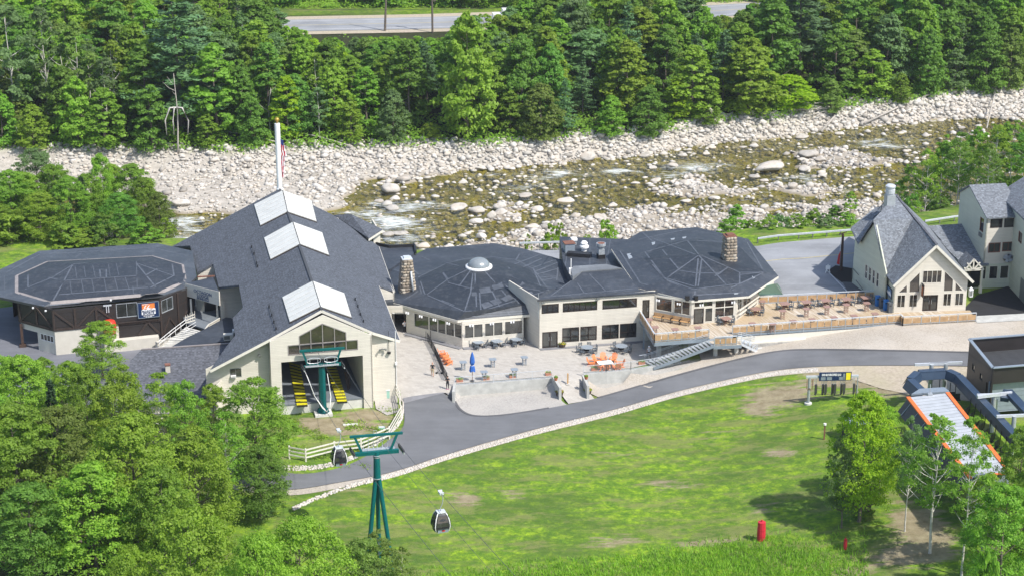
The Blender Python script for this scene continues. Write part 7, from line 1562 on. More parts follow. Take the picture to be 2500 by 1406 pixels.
for seg in([(1268,606),(1366,603)],[(1850,594),(1950,584),(2086,573)],[(2258,552),(2330,541),(2400,534)]):
 q=[Vector((p[0],p[1],2.86*float(ss(15,38,p[0]))))for p in dense(pgp(seg),2.0,False)]
 m=MB()
 for a,b in zip(q,q[1:]):
  m.bar(a+Vector((0,0,.72)),b+Vector((0,0,.72)),.06,.30);m.bar(a+Vector((0,-.05,.66)),b+Vector((0,-.05,.66)),.06,.07);m.bar(a+Vector((0,-.05,.80)),b+Vector((0,-.05,.80)),.06,.07)
 m.build('beam','galv_pale',gr)
 for p in q:m=MB();m.box(p.x,p.y+.1,p.z-.2,.15,.15,.95);m.build('post','grey_frame',gr)
done()
# WHITE RAIL FENCE
wf=thing('white_rail_fence',PG(900,1060),'three rail cream fence curving from the gondola building corner down beside the path','fence')
fp=[(707,1119),(747,1126),(817,1108),(882,1100),(951,1071),(980,1020),(976,985),(966,962)]
fq=[PG(*k)for k in fp]
for p in fq:m=MB();m.box(p.x,p.y,p.z-.2,.16,.16,1.75,.2);m.build('post','offwhite_wood',wf)
for a,b in zip(fq,fq[1:]):
 for h in(.5,.95,1.4):m=MB();m.bar(a+Vector((0,-.08,h)),b+Vector((0,-.08,h)),.05,.16);m.build('rail','offwhite_wood',wf)
done()
b=PG(932,1046);t=thing('valve_cover',b,'small pale green box lid lying in the grass inside the fence','valve cover');m=MB();m.box(*b,.75,.5,.22,.1);m.build('body','awning_green',t);m=MB();m.box(b.x,b.y,b.z+.22,.65,.42,.04,.1);m.build('lid','galv_pale',t);done()
b=PG(856,1036);m=MB();m.box(b.x,b.y,b.z,1.7,.5,.08,.15);tag(m.build('concrete_slab','concrete_light'),'flat pale concrete slab in the worn grass inside the fence','slab')
b=PG(947,970);t=thing('hydrant_box',b,'small pale green utility box against the right wing of the gondola building','utility box');m=MB();m.box(*b,.4,.4,.95,.1);m.build('cabinet','awning_green',t);m=MB();m.box(b.x,b.y,b.z+.95,.48,.48,.08,.1);m.build('cap','white_paint',t);done()
# PATIO WALLS AND RAILINGS
def cwall(name,pts,w,h,label,rail=None):
 t=thing(name,(pts[0][0],pts[0][1],0),label,'wall');q=[Vector((p[0],p[1],0))for p in pts]
 for a,b in zip(q,q[1:]):
  d=(b-a).normalized();s_=Vector((-d.y,d.x,0))*w/2;m=MB()
  m.prism([a-s_-Vector((0,0,1.2)),b-s_-Vector((0,0,1.2)),b+s_-Vector((0,0,1.2)),a+s_-Vector((0,0,1.2))],(0,0,1.2+h));m.build('wall_segment','concrete',t)
 done();return t
def picket(name,pts,z,label,sp=2.2,h=1.0,mat='galv_pale'):
 t=thing(name,(pts[0][0],pts[0][1],z),label,'railing');q=[Vector((p[0],p[1],z))for p in pts]
 for a,b in zip(q,q[1:]):
  L=(b-a).length;n=max(1,round(L/sp))
  for hh in(.1,h):m=MB();m.bar(a+Vector((0,0,hh)),b+Vector((0,0,hh)),.05,.05);m.build('rail',mat,t)
  for i in range(n+1):p=a.lerp(b,i/n);m=MB();m.bar(p-Vector((0,0,.25)),p+Vector((0,0,h)),.06);m.build('post',mat,t)
  m=MB();k=int(L/.14)
  for i in range(k):p=a.lerp(b,(i+.5)/k);m.bar(p+Vector((0,0,.1)),p+Vector((0,0,h)),.018)
  tag(m.build('pickets',mat,t),kind='stuff')
 done();return t
A_,B_=P(1110,940,.18),P(1346,922,.18)
cwall('retaining_wall',[A_,B_],.3,.2,'long pale concrete retaining wall under the patio railing left of the ramp')
cwall('side_wall',[P(1107,968,-.2),A_],.3,.45,'short concrete wall end beside the woman leaning at the patio corner')
cwall('ramp_wall',[P(1350,920,.4),P(1368,952,.2)],.3,.55,'pale concrete ramp wall carrying two small flower pots')
cwall('ramp_wall',[P(1424,918,.4),P(1436,948,.2)],.3,.55,'pale concrete ramp wall at the right side of the patio ramp')
rw=[P(*k,.3)for k in[(1424,912),(1480,908),(1540,902),(1600,893),(1660,884),(1706,876)]]
cwall('retaining_wall',rw,.28,.32,'curving pale concrete wall below the fire table and steel stairs')
picket('patio_railing',[A_,B_],.2,'pale picket railing on the concrete wall behind the clay flower boxes')
picket('patio_railing',rw[:-1],.32,'pale picket railing curving past the orange chairs to the stairs')
def bf(a,b):return PG(980+a/5.859,740+b/5.859)
bfp=[bf(375,545),bf(430,640),bf(480,735),bf(522,825),bf(562,925),bf(600,1020),bf(655,1120)]
t=thing('black_mesh_fence',bfp[0],'low black mesh fence running across the patio past the orange chairs','fence')
for i,(a,b)in enumerate(zip(bfp,bfp[1:])):
 a=a+Vector((0,0,.03));b=b+Vector((0,0,.03))
 for hh in(.12,.60,1.05):m=MB();m.bar(a+Vector((0,0,hh)),b+Vector((0,0,hh)),.05);m.build('rail','black_metal',t)
 for f in(.02,.98):p=a.lerp(b,f);m=MB();m.bar(p,p+Vector((0,0,1.12)),.07);m.build('post','black_metal',t)
 m=MB()
 for k in range(11):p=a.lerp(b,(k+.5)/11);m.bar(p+Vector((0,0,.12)),p+Vector((0,0,1.05)),.03)
 tag(m.build('pickets','black_metal',t),kind='stuff')
for p in(bfp[0]+Vector((-.2,.1,0)),bfp[0]+Vector((.35,.3,0))):m=MB();m.bar(p,p+Vector((0,0,1.3)),.07);m.build('post','black_metal',t)
done()
# FURNITURE PROTOTYPES (local coordinates)
def chair_parts(t,mat,seat=.46,w=.5):
 m=MB();m.box(0,0,seat-.04,w,.46,.05);m.build('seat',mat,t)
 m=MB()
 for z in(.62,.74,.86):m.box(0,.23,z,w,.03,.07)
 for sx in(-1,1):m.box(sx*(w/2-.03),.24,seat,.05,.05,.48)
 m.build('backrest',mat,t)
 for sx in(-1,1):
  for sy in(-1,1):m=MB();m.box(sx*(w/2-.03),sy*.2,0,.05,.05,seat-.04);m.build('leg',mat,t)
def proto_chair():ORG[0]=Vector((0,0,0));t=thing('patio_chair',(0,0,0),'','chair',world=False);chair_parts(t,'chair_grey');return t
def proto_table(kind,mat):
 t=thing({'sq':'square_table','round':'round_table','high':'high_table'}[kind],(0,0,0),'','table',world=False)
 m=MB()
 if kind=='round':m.lathe((0,0,.70),[(.72,0),(.74,.02),(.74,.05)],24)
 elif kind=='sq':m.box(0,0,.70,1.15,1.15,.05)
 else:m.add([(x,y,z)for z in(1.03,1.08)for x,y in((-.42,-.32),(-.32,-.42),(.32,-.42),(.42,-.32),(.42,.32),(.32,.42),(-.32,.42),(-.42,.32))],[tuple(reversed(range(8))),tuple(range(8,16))]+[(i,(i+1)%8,8+(i+1)%8,8+i)for i in range(8)])
 m.build('table_top',mat,t)
 if kind=='high':
  for sx in(-1,1):
   for sy in(-1,1):m=MB();m.box(sx*.2,sy*.16,0,.055,.055,1.03);m.build('leg',mat,t)
  m=MB()
  for z in(.3,.62):m.box(0,-.16,z,.4,.04,.05);m.box(0,.16,z,.4,.04,.05)
  m.build('stretcher',mat,t)
 else:
  dk_='charcoal' if mat=='table_grey' else 'rust'
  for sx in(-1,1):
   for sy in(-1,1):m=MB();m.bar((sx*.42,sy*.42,0),(sx*.2,sy*.2,.7),.06);m.build('leg',dk_,t)
  m=MB();m.box(0,0,.3,.5,.5,.06);m.build('brace',dk_,t)
 return t
used=set();PR_={}
def proto(key,f):
 if key not in PR_:PR_[key]=f();freeze(PR_[key])
 return PR_[key]
def put(key,f,loc,rz,label,group=None,cat=None,scale=None):
 src=proto(key,f)
 if key not in used:used.add(key);o=src;o.location=loc;o.rotation_euler=(0,0,rz);o['label']=label
 else:o=dup(src,loc,rz,label)
 if scale:o.scale=scale
 if group:o['group']=group
 elif 'group' in o:del o['group']
 return o
def chairs_round(c,r,angs,desc,group,rz0=0.0):
 for a in angs:put('chair',proto_chair,c+Vector((r*cos(a),r*sin(a),0)),a-pi/2+random.uniform(-.15,.15),'dark grey slatted patio chair pushed up to '+desc,group)
pz=Vector((0,0,.04))
for i,(a,b,nm,an_)in enumerate(((1100,640,'left',3),(1365,625,'middle',4),(1640,600,'right',5))):
 c_=bf(a,b)+pz+Vector((0,.1,0));put('sqg',lambda:proto_table('sq','table_grey'),c_,.6,'square grey patio table, %s one of three beside the glass octagon'%nm,'grey square tables by the glass octagon')
 chairs_round(c_,.85,[radians(k)+.6 for k in(45,135,225,315)],'the %s square grey table'%nm,'chairs at the %s square table'%nm)
for i,(px,py,nm)in enumerate(((1433,861,'left'),(1517,858,'right'))):
 c_=PG(px,py)+pz;put('rng',lambda:proto_table('round','table_grey'),c_,0,'round grey patio table, %s one of two under the ribbon windows'%nm,'grey round tables')
 chairs_round(c_,1.05,[radians(k)for k in(20,75,130,180,235,290,335)],'the %s round grey table'%nm,'chairs at the %s round table'%nm)
for px,py,lab in((1131,904,'grey high table between the black fence and the closed blue umbrella'),(1203,897,'grey high table right of the closed blue umbrella'),(1280,892,'grey high table nearest the middle of the patio'),(1182,928,'grey high table behind the railing, right of the blue umbrella foot'),(1256,922,'grey high table behind the railing, second from the ramp')):
 put('hig',lambda:proto_table('high','table_grey'),PG(px,py)+pz,U13,lab,'grey high tables on the patio')
nth=['first','second','third','fourth','fifth']
for i,(px,py)in enumerate(((1915,741),(1968,737),(2015,733),(2066,730),(2113,726))):
 c_=P(px,py+13,3.02);put('sqb',lambda:proto_table('sq','table_brown'),c_,U13,'square brown deck table with dark chairs, %s from the left along the back rail'%nth[i],'brown square tables along the back rail')
 for a in(-160,-20,40):put('chair',proto_chair,c_+Vector((.85*cos(radians(a)),.85*sin(radians(a)),0)),radians(a)-pi/2,'dark chair at the %s brown table along the back rail'%nth[i],'chairs at the %s brown deck table'%nth[i])
for i,(px,py)in enumerate(((1910,780),(1968,775),(2018,770),(2065,765),(2115,761))):
 put('hib',lambda:proto_table('high','table_brown'),P(px,py-2,3.02),U13,'brown high table, %s from the left in the middle row of the deck'%nth[i],'brown high tables in the middle of the deck')
for px,py,lab in((1844,758,'square brown table with chairs just right of the slanted rail'),(1772,781,'square brown table with chairs in front of the octagon glass')):
 c_=P(px,py+9,3.02);put('sqb',None,c_,.5,lab,None)
 for a in(-150,-30,30,150):put('chair',proto_chair,c_+Vector((.85*cos(radians(a)),.85*sin(radians(a)),0)),radians(a)-pi/2,'dark chair at the '+lab.replace(' with chairs',''),'chairs at the '+lab.split(' with')[0]+(' by the rail' if px>1800 else ' by the glass'))
lowt=[(1585,779,'far left brown high table behind the side rail'),(1599,798,'brown high table at the front left corner of the deck'),(1648,803,'brown high table behind the front rail left of the stairs'),(1704,799,'brown high table near the head of the stairs'),(1837,789,'brown high table behind the long rail near its left end'),(1861,735,'brown high table at the left end of the back rail'),(1886,790,'brown high table close behind the long rail, left of centre'),(1937,783,'brown high table close behind the long rail, below the first middle table'),(1983,779,'brown high table close behind the long rail, below the second middle table'),(2036,774,'brown high table close behind the long rail, below the third middle table'),(2085,770,'brown high table close behind the long rail, below the fourth middle table'),(2136,765,'brown high table close behind the long rail near the blue bins')]
for px,py,lab in lowt:
 c_=P(px,py,4.08);put('hib',None,Vector((c_.x,c_.y,3.02)),U13,lab,None)
def proto_bench():
 t=thing('park_bench',(0,0,0),'','bench',world=False)
 for k,y in enumerate((-.22,-.07,.08)):m=MB();m.box(0,y,.44,1.35,.12,.04);m.build('seat_slat','bench_wood',t)
 for k,z in enumerate((.56,.70,.84)):m=MB();m.bar((-.675,.2+.03*k,z),(.675,.2+.03*k,z),.03,.11);m.build('back_slat','bench_wood',t)
 for sx in(-1,1):m=MB();m.bar((sx*.62,-.25,0),(sx*.62,-.22,.62),.05);m.bar((sx*.62,.2,0),(sx*.62,.28,.9),.05);m.bar((sx*.62,-.25,.62),(sx*.62,.22,.62),.06);m.bar((sx*.62,-.25,.42),(sx*.62,.2,.42),.05);m.build('end_frame','black_metal',t)
 return t
ba=atan2(W3a.u.y,W3a.u.x)
for i,f in enumerate((.17,.41,.64,.87)):
 q=W3a.pt(W3a.L*f,3.02,.55);put('bench',proto_bench,q,ba,'wooden slat bench with black ends, %s from the left below the octagon windows'%nth[i],'wooden benches under the octagon windows')
for k,(px,py,mt,lab)in enumerate(((2143,746,'blue_plastic','rear left blue recycling bin against the gabled house'),(2153,751,'grey_plastic','grey bin between the two blue bins on the deck'),(2163,756,'blue_plastic','front blue recycling bin beside the picture board'),(2173,762,'grey_plastic','front grey bin at the corner of the gabled house'))):
 b=P(px-1,py,3.02);t=thing('waste_bin',b,lab,'bin');m=MB();m.box(b.x,b.y,3.02,.52,.5,1.25,U13);m.build('body',mt,t);m=MB();m.box(b.x,b.y,4.27,.56,.54,.08,U13);m.build('lid',mt,t);m=MB();m.box(b.x,b.y-.26,3.9,.3,.03,.14,U13);m.build('opening','black_metal',t);done()
def proto_adir():
 t=thing('adirondack_chair',(0,0,0),'','chair',world=False)
 for k in range(5):m=MB();x=(k-2)*.12;h=1.05-.05*abs(k-2)**1.5;m.bar((x,.18,.28),(x*1.25,.52,h),.105,.025,up=(0,-1,.3));m.build('back_slat','orange_plastic',t)
 for k in range(5):m=MB();y=-.42+.13*k;m.box(0,y,.38-.025*k,.56,.115,.03);m.build('seat_slat','orange_plastic',t)
 for sx in(-1,1):
  m=MB();m.box(sx*.36,-.1,.56,.14,.74,.035);m.build('armrest','orange_plastic',t)
  m=MB();m.box(sx*.31,-.42,0,.05,.1,.56);m.build('leg','orange_plastic',t);m=MB();m.bar((sx*.30,-.42,.34),(sx*.30,.45,.03),.05,.12);m.build('leg','orange_plastic',t)
 return t
def zf4(a,b):return PG(1280+a/5.022,700+b/5.022)+pz
fc=zf4(990,985)
for a,b,rz,lab in((815,965,radians(80),'far left orange slatted garden chair facing the fire table'),(885,935,radians(55),'orange garden chair at the back left of the fire table'),(970,915,radians(8),'upright orange garden chair directly behind the fire table'),(1092,920,radians(-25),'orange garden chair at the back right of the fire table'),(1180,985,radians(-80),'orange garden chair at the right end of the fire table'),(915,1020,radians(150),'orange garden chair in front of the fire table, left'),(1010,1035,radians(178),'orange garden chair in front of the fire table, nearest the railing'),(1130,1015,radians(215),'orange garden chair in front of the fire table, right')):
 put('adir',proto_adir,zf4(a,b),rz,lab,'orange chairs around the fire table')
t=thing('fire_table',fc,'low white fire table with dark centre ringed by orange chairs','fire table');m=MB();m.box(fc.x,fc.y,fc.z,1.5,.9,.55,U13);m.build('base','black_metal',t);m=MB();m.box(fc.x,fc.y,fc.z+.55,1.8,1.15,.07,U13);m.build('top','white_paint',t)
for dx in(-.22,0,.22):m=MB();m.box(fc.x+dx,fc.y-.47,fc.z+.05,.15,.06,.55,U13);m.build('vent_slot','charcoal',t)
done()
for k,(a,b,lab)in enumerate(((565,735,'rearmost of the stacked orange chairs behind the black fence'),(610,765,'second of the stacked orange chairs behind the black fence'),(628,815,'third of the stacked orange chairs behind the black fence'),(655,855,'front one of the stacked orange chairs behind the black fence'))):
 put('adir',None,bf(a+10,b+25)+pz,radians(100+8*k),lab,'orange chairs stacked by the black fence')
ub=bf(1015,1118)+pz;t=thing('closed_umbrella',ub,'closed blue patio umbrella tied near its foot beside the railing','umbrella')
m=MB();m.lathe(ub,[(.035,0),(.035,3.5)],8);m.build('pole','rust',t)
zt=3.75;m=MB();vs=[];fs=[];prof=[(1.25,.34),(1.55,.30),(1.9,.24),(1.98,.17),(2.05,.17),(2.4,.30),(2.9,.26),(3.4,.14),(3.7,.04)]
for k,(z,r)in enumerate(prof):
 for j in range(16):a=2*pi*j/16;rr=r*(1+.18*(j%2)*(1 if k<3 else .6));vs.append((ub.x+rr*cos(a),ub.y+rr*sin(a),ub.z+z+(.12 if k==0 and j%4<2 else 0)))
for k in range(len(prof)-1):
 for j in range(16):fs.append((k*16+j,k*16+(j+1)%16,(k+1)*16+(j+1)%16,(k+1)*16+j))
m.add(vs,fs);m.build('canopy','blue_fabric',t);m=MB();m.lathe(ub+Vector((0,0,2.0)),[(.19,0),(.19,.07)],12);m.build('tie_strap','sign_white',t);m=MB();m.lathe(ub,[(.3,0),(.28,.1),(.06,.14)],14);m.build('base','black_metal',t);done()
def flowers(t,c,rx,ry,z,n,rg,cols):
 for ci,mt in enumerate(cols):
  m=MB()
  for k in range(n if ci==0 else n//2):
   a=rg.uniform(0,2*pi);r=sqrt(rg.random());p=Vector((c.x+rx*r*cos(a),c.y+ry*r*sin(a),z+rg.uniform(.0,.30)*(1.1-r*.5)));s_=rg.uniform(.05,.11);q=Vector((rg.uniform(-1,1),rg.uniform(-1,1),rg.uniform(.2,1))).normalized();u_=q.orthogonal().normalized()*s_;v_=q.cross(u_)
   m.quad(p-u_,p-v_*.7,p+u_,p+v_*.7)
  m.build('foliage' if ci==0 else 'blossoms',mt,t)
rg_=random.Random(3)
def planter(px,py,kind,lab,z=None):
 b=PG(px,py)if z is None else P(px,py,z);b=b+pz*(z is None);t=thing('flower_planter',b,lab,'planter')
 if kind=='box':m=MB();m.box(b.x,b.y,b.z,.78,.36,.34,U13);m.build('box','terracotta',t);flowers(t,b,.42,.2,b.z+.30,60,rg_,['leaf_mid','flower_yellow' if rg_.random()<.3 else 'leaf_light'])
 elif kind=='pot':m=MB();m.lathe(b,[(.16,0),(.23,.3),(.25,.32)],14);m.build('pot','terracotta',t);flowers(t,b,.22,.22,b.z+.32,40,rg_,['leaf_mid','leaf_light'])
 else:m=MB();m.lathe(b,[(.36,0),(.46,.42),(.5,.45),(.5,.5)],18);m.build('barrel','pot_dark',t);flowers(t,b,.52,.52,b.z+.45,110,rg_,['leaf_mid',kind])
 done()
planter(1372,848,'flower_yellow','large pot of yellow flowers beside the glass patio doors')
planter(1366,966,'flower_red','barrel of red flowers at the left foot of the patio ramp');planter(1435,961,'flower_yellow','barrel of yellow flowers at the right foot of the patio ramp')
planter(1357,928,'pot','small clay pot on the left ramp wall',.95);planter(1431,925,'pot','small clay pot on the right ramp wall',.95)
for px,py,lab in((1122,934,'clay flower box at the left end of the patio railing'),(1187,929,'clay flower box behind the railing, second from the left'),(1251,924,'clay flower box behind the railing, third from the left'),(1339,918,'clay flower box at the right end of the left railing'),(1451,906,'clay flower box behind the railing in front of the fire table'),(1508,903,'clay flower box behind the railing right of the fire table'),(1566,891,'clay flower box between railing and steel stairs')):planter(px,py-2,'box',lab)
b=PG(1386,938)+Vector((0,0,.06));t=thing('wooden_bollard',b,'slim pale wooden post standing in the middle of the patio ramp','post');m=MB();m.box(*b,.16,.16,1.35,.1);m.build('post','bench_wood',t);m=MB();m.box(*b,.4,.4,.08,.1);m.build('foot','concrete_light',t);done()
b=bf(540,1010)+pz;t=thing('folded_stroller',b,'small dark folded stroller beside the black fence','stroller');m=MB();m.tube([b+Vector((-.3,0,.1)),b+Vector((.1,0,.55)),b+Vector((.35,0,1.0))],.03,5);m.tube([b+Vector((.3,0,.1)),b+Vector((0,0,.5)),b+Vector((-.2,0,.8))],.03,5);m.build('frame','charcoal',t)
for dx in(-.3,.3):m=MB();m.lathe(b+Vector((dx,0,0)),[(.12,0),(.12,.2)],10);m.build('wheel','rubber',t)
done()
# PEOPLE
def person(loc,rz,label,pose,top,legs,feet,arms_bare=True,hair='hair_dark',h=1.75,leg_bare=False,bald=False):
 t=thing('person',loc,label,'person',rz=rz,world=False);s=h/1.75
 V_=[];E_l=[];R_=[]
 def v(x,y,z,r):V_.append((x*s,y*s,z*s));R_.append(r*s);return len(V_)-1
 def e(*c):
  for a,b in zip(c,c[1:]):E_l.append((a,b))
 pel=v(0,0,.95,.155);wa=v(0,0,1.12,.14);chs=v(0,0,1.32,.165);nk=v(0,0,1.48,.062);hd0=v(0,-.01,1.56,.085);hd=v(0,-.02,1.64,.105);hd2=v(0,-.01,1.72,.075)
 e(pel,wa,chs,nk,hd0,hd,hd2)
 st_=.14 if pose=='walk' else .0
 for sx,sy in((-1,1),(1,-1)):
  hp=v(sx*.10,0,.88,.115);kn=v(sx*.11,sy*st_*.6-.02,.50,.072);an=v(sx*.11,sy*st_*1.4+.02,.10,.045);toe=v(sx*.12,sy*st_*1.4-.16,.04,.04);e(pel,hp,kn,an,toe)
  sh=v(sx*.19,0,1.40,.062);e(chs,sh)
  if pose=='walk':el=v(sx*.27,.02*sy,1.13,.045);wr=v(sx*.27,-.08-.06*sy,.90,.034)
  elif pose=='phone':el=v(sx*.25,-.10,1.17,.045);wr=v(sx*.10,-.30,1.30,.032)
  else:el=v(sx*.27,-.14,1.15,.045);wr=v(sx*.12,-.36,1.22,.032)
  pm=v(V_[wr][0]/s+sx*.0,V_[wr][1]/s-.05,V_[wr][2]/s-(.08 if pose=='walk' else-.02),.032);e(sh,el,wr,pm)
  px_,py_,pz_=[q/s for q in V_[pm]]
  for k in range(4):
   dx=(k-1.5)*.022;L=(.075,.085,.08,.062)[k]
   f1=v(px_+dx,py_-.02,pz_-(L*.5 if pose=='walk' else .0),.0095);f2=v(px_+dx,py_-.045,pz_-(L if pose=='walk' else-.02),.0085);e(pm,f1,f2)
  th=v(px_-sx*.045,py_-.02,pz_-.01,.011);e(pm,th)
 me=bpy.data.meshes.new('b');me.from_pydata(V_,E_l,[]);o=bpy.data.objects.new('b',me);C.objects.link(o)
 md=o.modifiers.new('s','SKIN');md.use_smooth_shade=True;o.modifiers.new('u','SUBSURF').levels=1
 for i,r in enumerate(R_):me.skin_vertices[0].data[i].radius=(r,r*(.72 if i in(0,1,2)else 1));
 me.skin_vertices[0].data[0].use_root=True
 dg=bpy.context.evaluated_depsgraph_get();bm_=bpy.data.meshes.new_from_object(o.evaluated_get(dg));bpy.data.objects.remove(o)
 bm_.materials.clear()
 for q in('skin',top,legs,feet):bm_.materials.append(M[q])
 for p in bm_.polygons:
  c_=p.center/s;out=abs(c_.x)>.21 or(c_.y<-.17 and c_.z>.8);mi=0
  if c_.z<.11:mi=3
  elif c_.z<(.98 if abs(c_.x)<.24 else .4)and not(out and c_.z>.8 and abs(c_.x)>.22):mi=2 if(not leg_bare or c_.z>.46)else 0
  elif c_.z<1.47:mi=1
  if mi in(1,2)and c_.z>.75 and out:
   mi=0 if(arms_bare and c_.z<1.27)or(c_.y<-.30)or(pose=='walk' and c_.z<.93)else 1
  p.material_index=mi;p.use_smooth=True
 bm_.name='body';b_=link('body',bm_,t)
 m=MB();m.smooth=True
 if not bald:
  n_=12;vs=[];fs=[]
  for i in range(6):
   ph=pi/2*(1-i/5*1.35)
   for j in range(n_):a=2*pi*j/n_;rr=.122*s*max(0.05,cos(ph))if i else .01;vs.append((rr*cos(a),rr*sin(a)*1.05+.012*s,(1.645+.125*sin(ph))*s))
  for i in range(5):
   for j in range(n_):
    if i>=3 and sin(2*pi*(j+.5)/n_)<-.35:continue
    fs.append((i*n_+j,(i+1)*n_+j,(i+1)*n_+(j+1)%n_,i*n_+(j+1)%n_))
  m.add(vs,fs);m.build('hair',hair,t)
 else:
  m.add([(.09*s*cos(a),.015*s+.09*s*sin(a),(1.70+.035*k)*s)for k in(0,1)for a in[2*pi*j/10 for j in range(10)]],[(j,(j+1)%10,10+(j+1)%10,10+j)for j in range(10)]);m.build('hair',hair,t)
 m=MB()
 for sx in(-1,1):m.box(sx*.035*s,-.118*s,1.645*s,.018*s,.012*s,.01*s)
 m.build('eyes','hair_dark',t);m=MB();m.box(0,-.124*s,1.61*s,.018*s,.03*s,.035*s);m.box(0,-.112*s,1.575*s,.04*s,.012*s,.008*s);m.build('nose_and_mouth','sign_red' if False else 'skin',t)
 for sx in(-1,1):m=MB();m.box(sx*.103*s,0,1.615*s,.02*s,.035*s,.055*s);m.build('ear','skin',t)
 return t
person(bf(447,1048)+pz,radians(175),'man in black t-shirt and khaki shorts walking away across the patio','walk','black_cloth','khaki_cloth','skin',True,'skin',1.8,True,True)
person(bf(662,1232)+pz,radians(-5),'woman in black with pink shoes and folded raised arms at the patio corner','phone','black_cloth','black_cloth','pink_shoe',True,'hair_dark',1.68)
person(bf(48,425)+pz,radians(10),'person in white shirt and dark trousers standing in the shaded doorway','phone','white_cloth','black_cloth','sign_white',True,'hair_dark',1.7)
q=PG(1584,876);person(q+pz,radians(200),'person in white shirt standing under the deck beside the concrete pier','walk','white_cloth','charcoal','black_cloth',True,'sign_white',1.7)
# TREES
def quads(C_,N_,s,rg,asp=.62):
 n=len(C_);r=rg.normal(size=(n,3));u=np.cross(N_,r);u/=np.linalg.norm(u,axis=1)[:,None]+1e-9;v=np.cross(N_,u)
 s=s[:,None];P0=np.stack([C_-u*s,C_-v*s*asp,C_+u*s,C_+v*s*asp],1);return P0.reshape(-1,3),np.arange(n*4).reshape(-1,4)
def crown(seed,H,Wd,base,ncl,nleaf,leaf,style='round'):
 rg=np.random.default_rng(seed);cl=[]
 for k in range(ncl):
  t=rg.uniform(0,1)**(.85 if style!='cone' else 1.25);z=base+(H-base)*t
  if style=='round':pr=max(.08,(1-t**1.9)**.62*min(1,(t+.22)*2.2))
  elif style=='dome':pr=max(.15,(1-t**2.4)**.6*min(1,(t+.35)*1.7))
  elif style=='narrow':pr=max(.15,sin(pi*(t*.9+.08)**.85))**.8
  elif style=='shrub':pr=sqrt(max(0.03,1-t*t))
  else:pr=(1-t)**.85+.04
  a=rg.uniform(0,2*pi);rr=Wd/2*pr*sqrt(rg.uniform(.22,1));rc=Wd*rg.uniform(.06,.15)*(1.2-.6*t)*(1 if style!='narrow' else 1.2)
  cl.append((rr*cos(a),rr*sin(a),min(z,H-rc*.3)-rc*.4,rc))
 cl=np.array(cl);per=max(6,nleaf//ncl);PC,PN=[],[]
 for x,y,z,rc in cl:
  sub=rg.normal(size=(11,3));sub/=np.linalg.norm(sub,axis=1)[:,None];sub[:,2]=np.abs(sub[:,2])*.9-.25
  c=np.array([x,y,z])+sub*rc*np.array([.85,.85,.8]);idx=rg.integers(0,11,per);d=rg.normal(size=(per,3));d/=np.linalg.norm(d,axis=1)[:,None]
  d[:,2]=np.where(rg.uniform(size=per)<.75,np.abs(d[:,2]),d[:,2])
  PC.append(c[idx]+d*rc*rg.uniform(.2,.6,(per,1))*np.array([1,1,.78]));out=np.array([x,y,0])/(hypot(x,y)+.5)
  PN.append(d*.95+np.array([0,0,.45])+out*.4+rg.normal(size=(per,3))*.45)
 PC=np.concatenate(PC);PN=np.concatenate(PN);PN/=np.linalg.norm(PN,axis=1)[:,None]
 V,Fq_=quads(PC,PN,leaf*rg.uniform(.6,1.25,len(PC)),rg);return V,Fq_,cl
def pine(seed,H,Wd,base,leaf,droop=.12,dens=1.0):
 rg=np.random.default_rng(seed);PC,PN=[],[];z=base
 while z<H-.3:
  t=(z-base)/(H-base);L=Wd/2*(1-t)**.75*rg.uniform(.8,1.1)+.3
  for k in range(int(rg.integers(5,8))):
   a=rg.uniform(0,2*pi);n=int(90*L/Wd*2*dens)+8;f=rg.uniform(.15,1,n);l=L*rg.uniform(.65,1.1)
   px=f*l;wd=.30*l*(1.1-abs(f-.6));py=rg.uniform(-1,1,n)*wd*.55;pz=-droop*l*f**1.5*1.2+.22*l*(f**3)*.5+rg.normal(size=n)*.10+z
   PC.append(np.stack([px*cos(a)-py*sin(a),px*sin(a)+py*cos(a),pz],1));PN.append(np.tile([0,0,1.0],(n,1))+rg.normal(size=(n,3))*.38)
  z+=rg.uniform(.45,.8)*(H/16)
 PC=np.concatenate(PC);PN=np.concatenate(PN);PN/=np.linalg.norm(PN,axis=1)[:,None]
 V,Fq_=quads(PC,PN,leaf*rg.uniform(.6,1.3,len(PC)),rg,.4);return V,Fq_,None
def trunkmb(rg,H,base,cl,r0,limbs=14,lean=.02):
 m=MB();m.smooth=True;top=H*.9;lx,ly=rg.uniform(-lean,lean)*H,rg.uniform(-lean,lean)*H
 ax=lambda z:(lx*(z/H)**1.5+.08*sin(z*.7),ly*(z/H)**1.5+.08*cos(z*.6))
 zs=[-.6,0,.4]+list(np.linspace(1.2,top,7));m.tube([(*ax(max(z,0)),z)for z in zs],[r0*(1.35 if z<.2 else 1)*max(.10,1-max(z,0)/H*1.0)for z in zs],8)
 if cl is not None:
  for k in rg.permutation(len(cl))[:limbs]:
   x,y,z,rc=cl[k];zb=max(base*.75,z-hypot(x,y)*rg.uniform(.5,1.0));zb=min(zb,top*.95);bx,by=ax(zb);r=r0*.38*(1-zb/H)+.02
   m.tube([(bx,by,zb),((bx+x)*.5,(by+y)*.5,zb+(z-zb)*.4),(x,y,z)],[r,r*.7,r*.25],5,False)
 return m
PROT={}
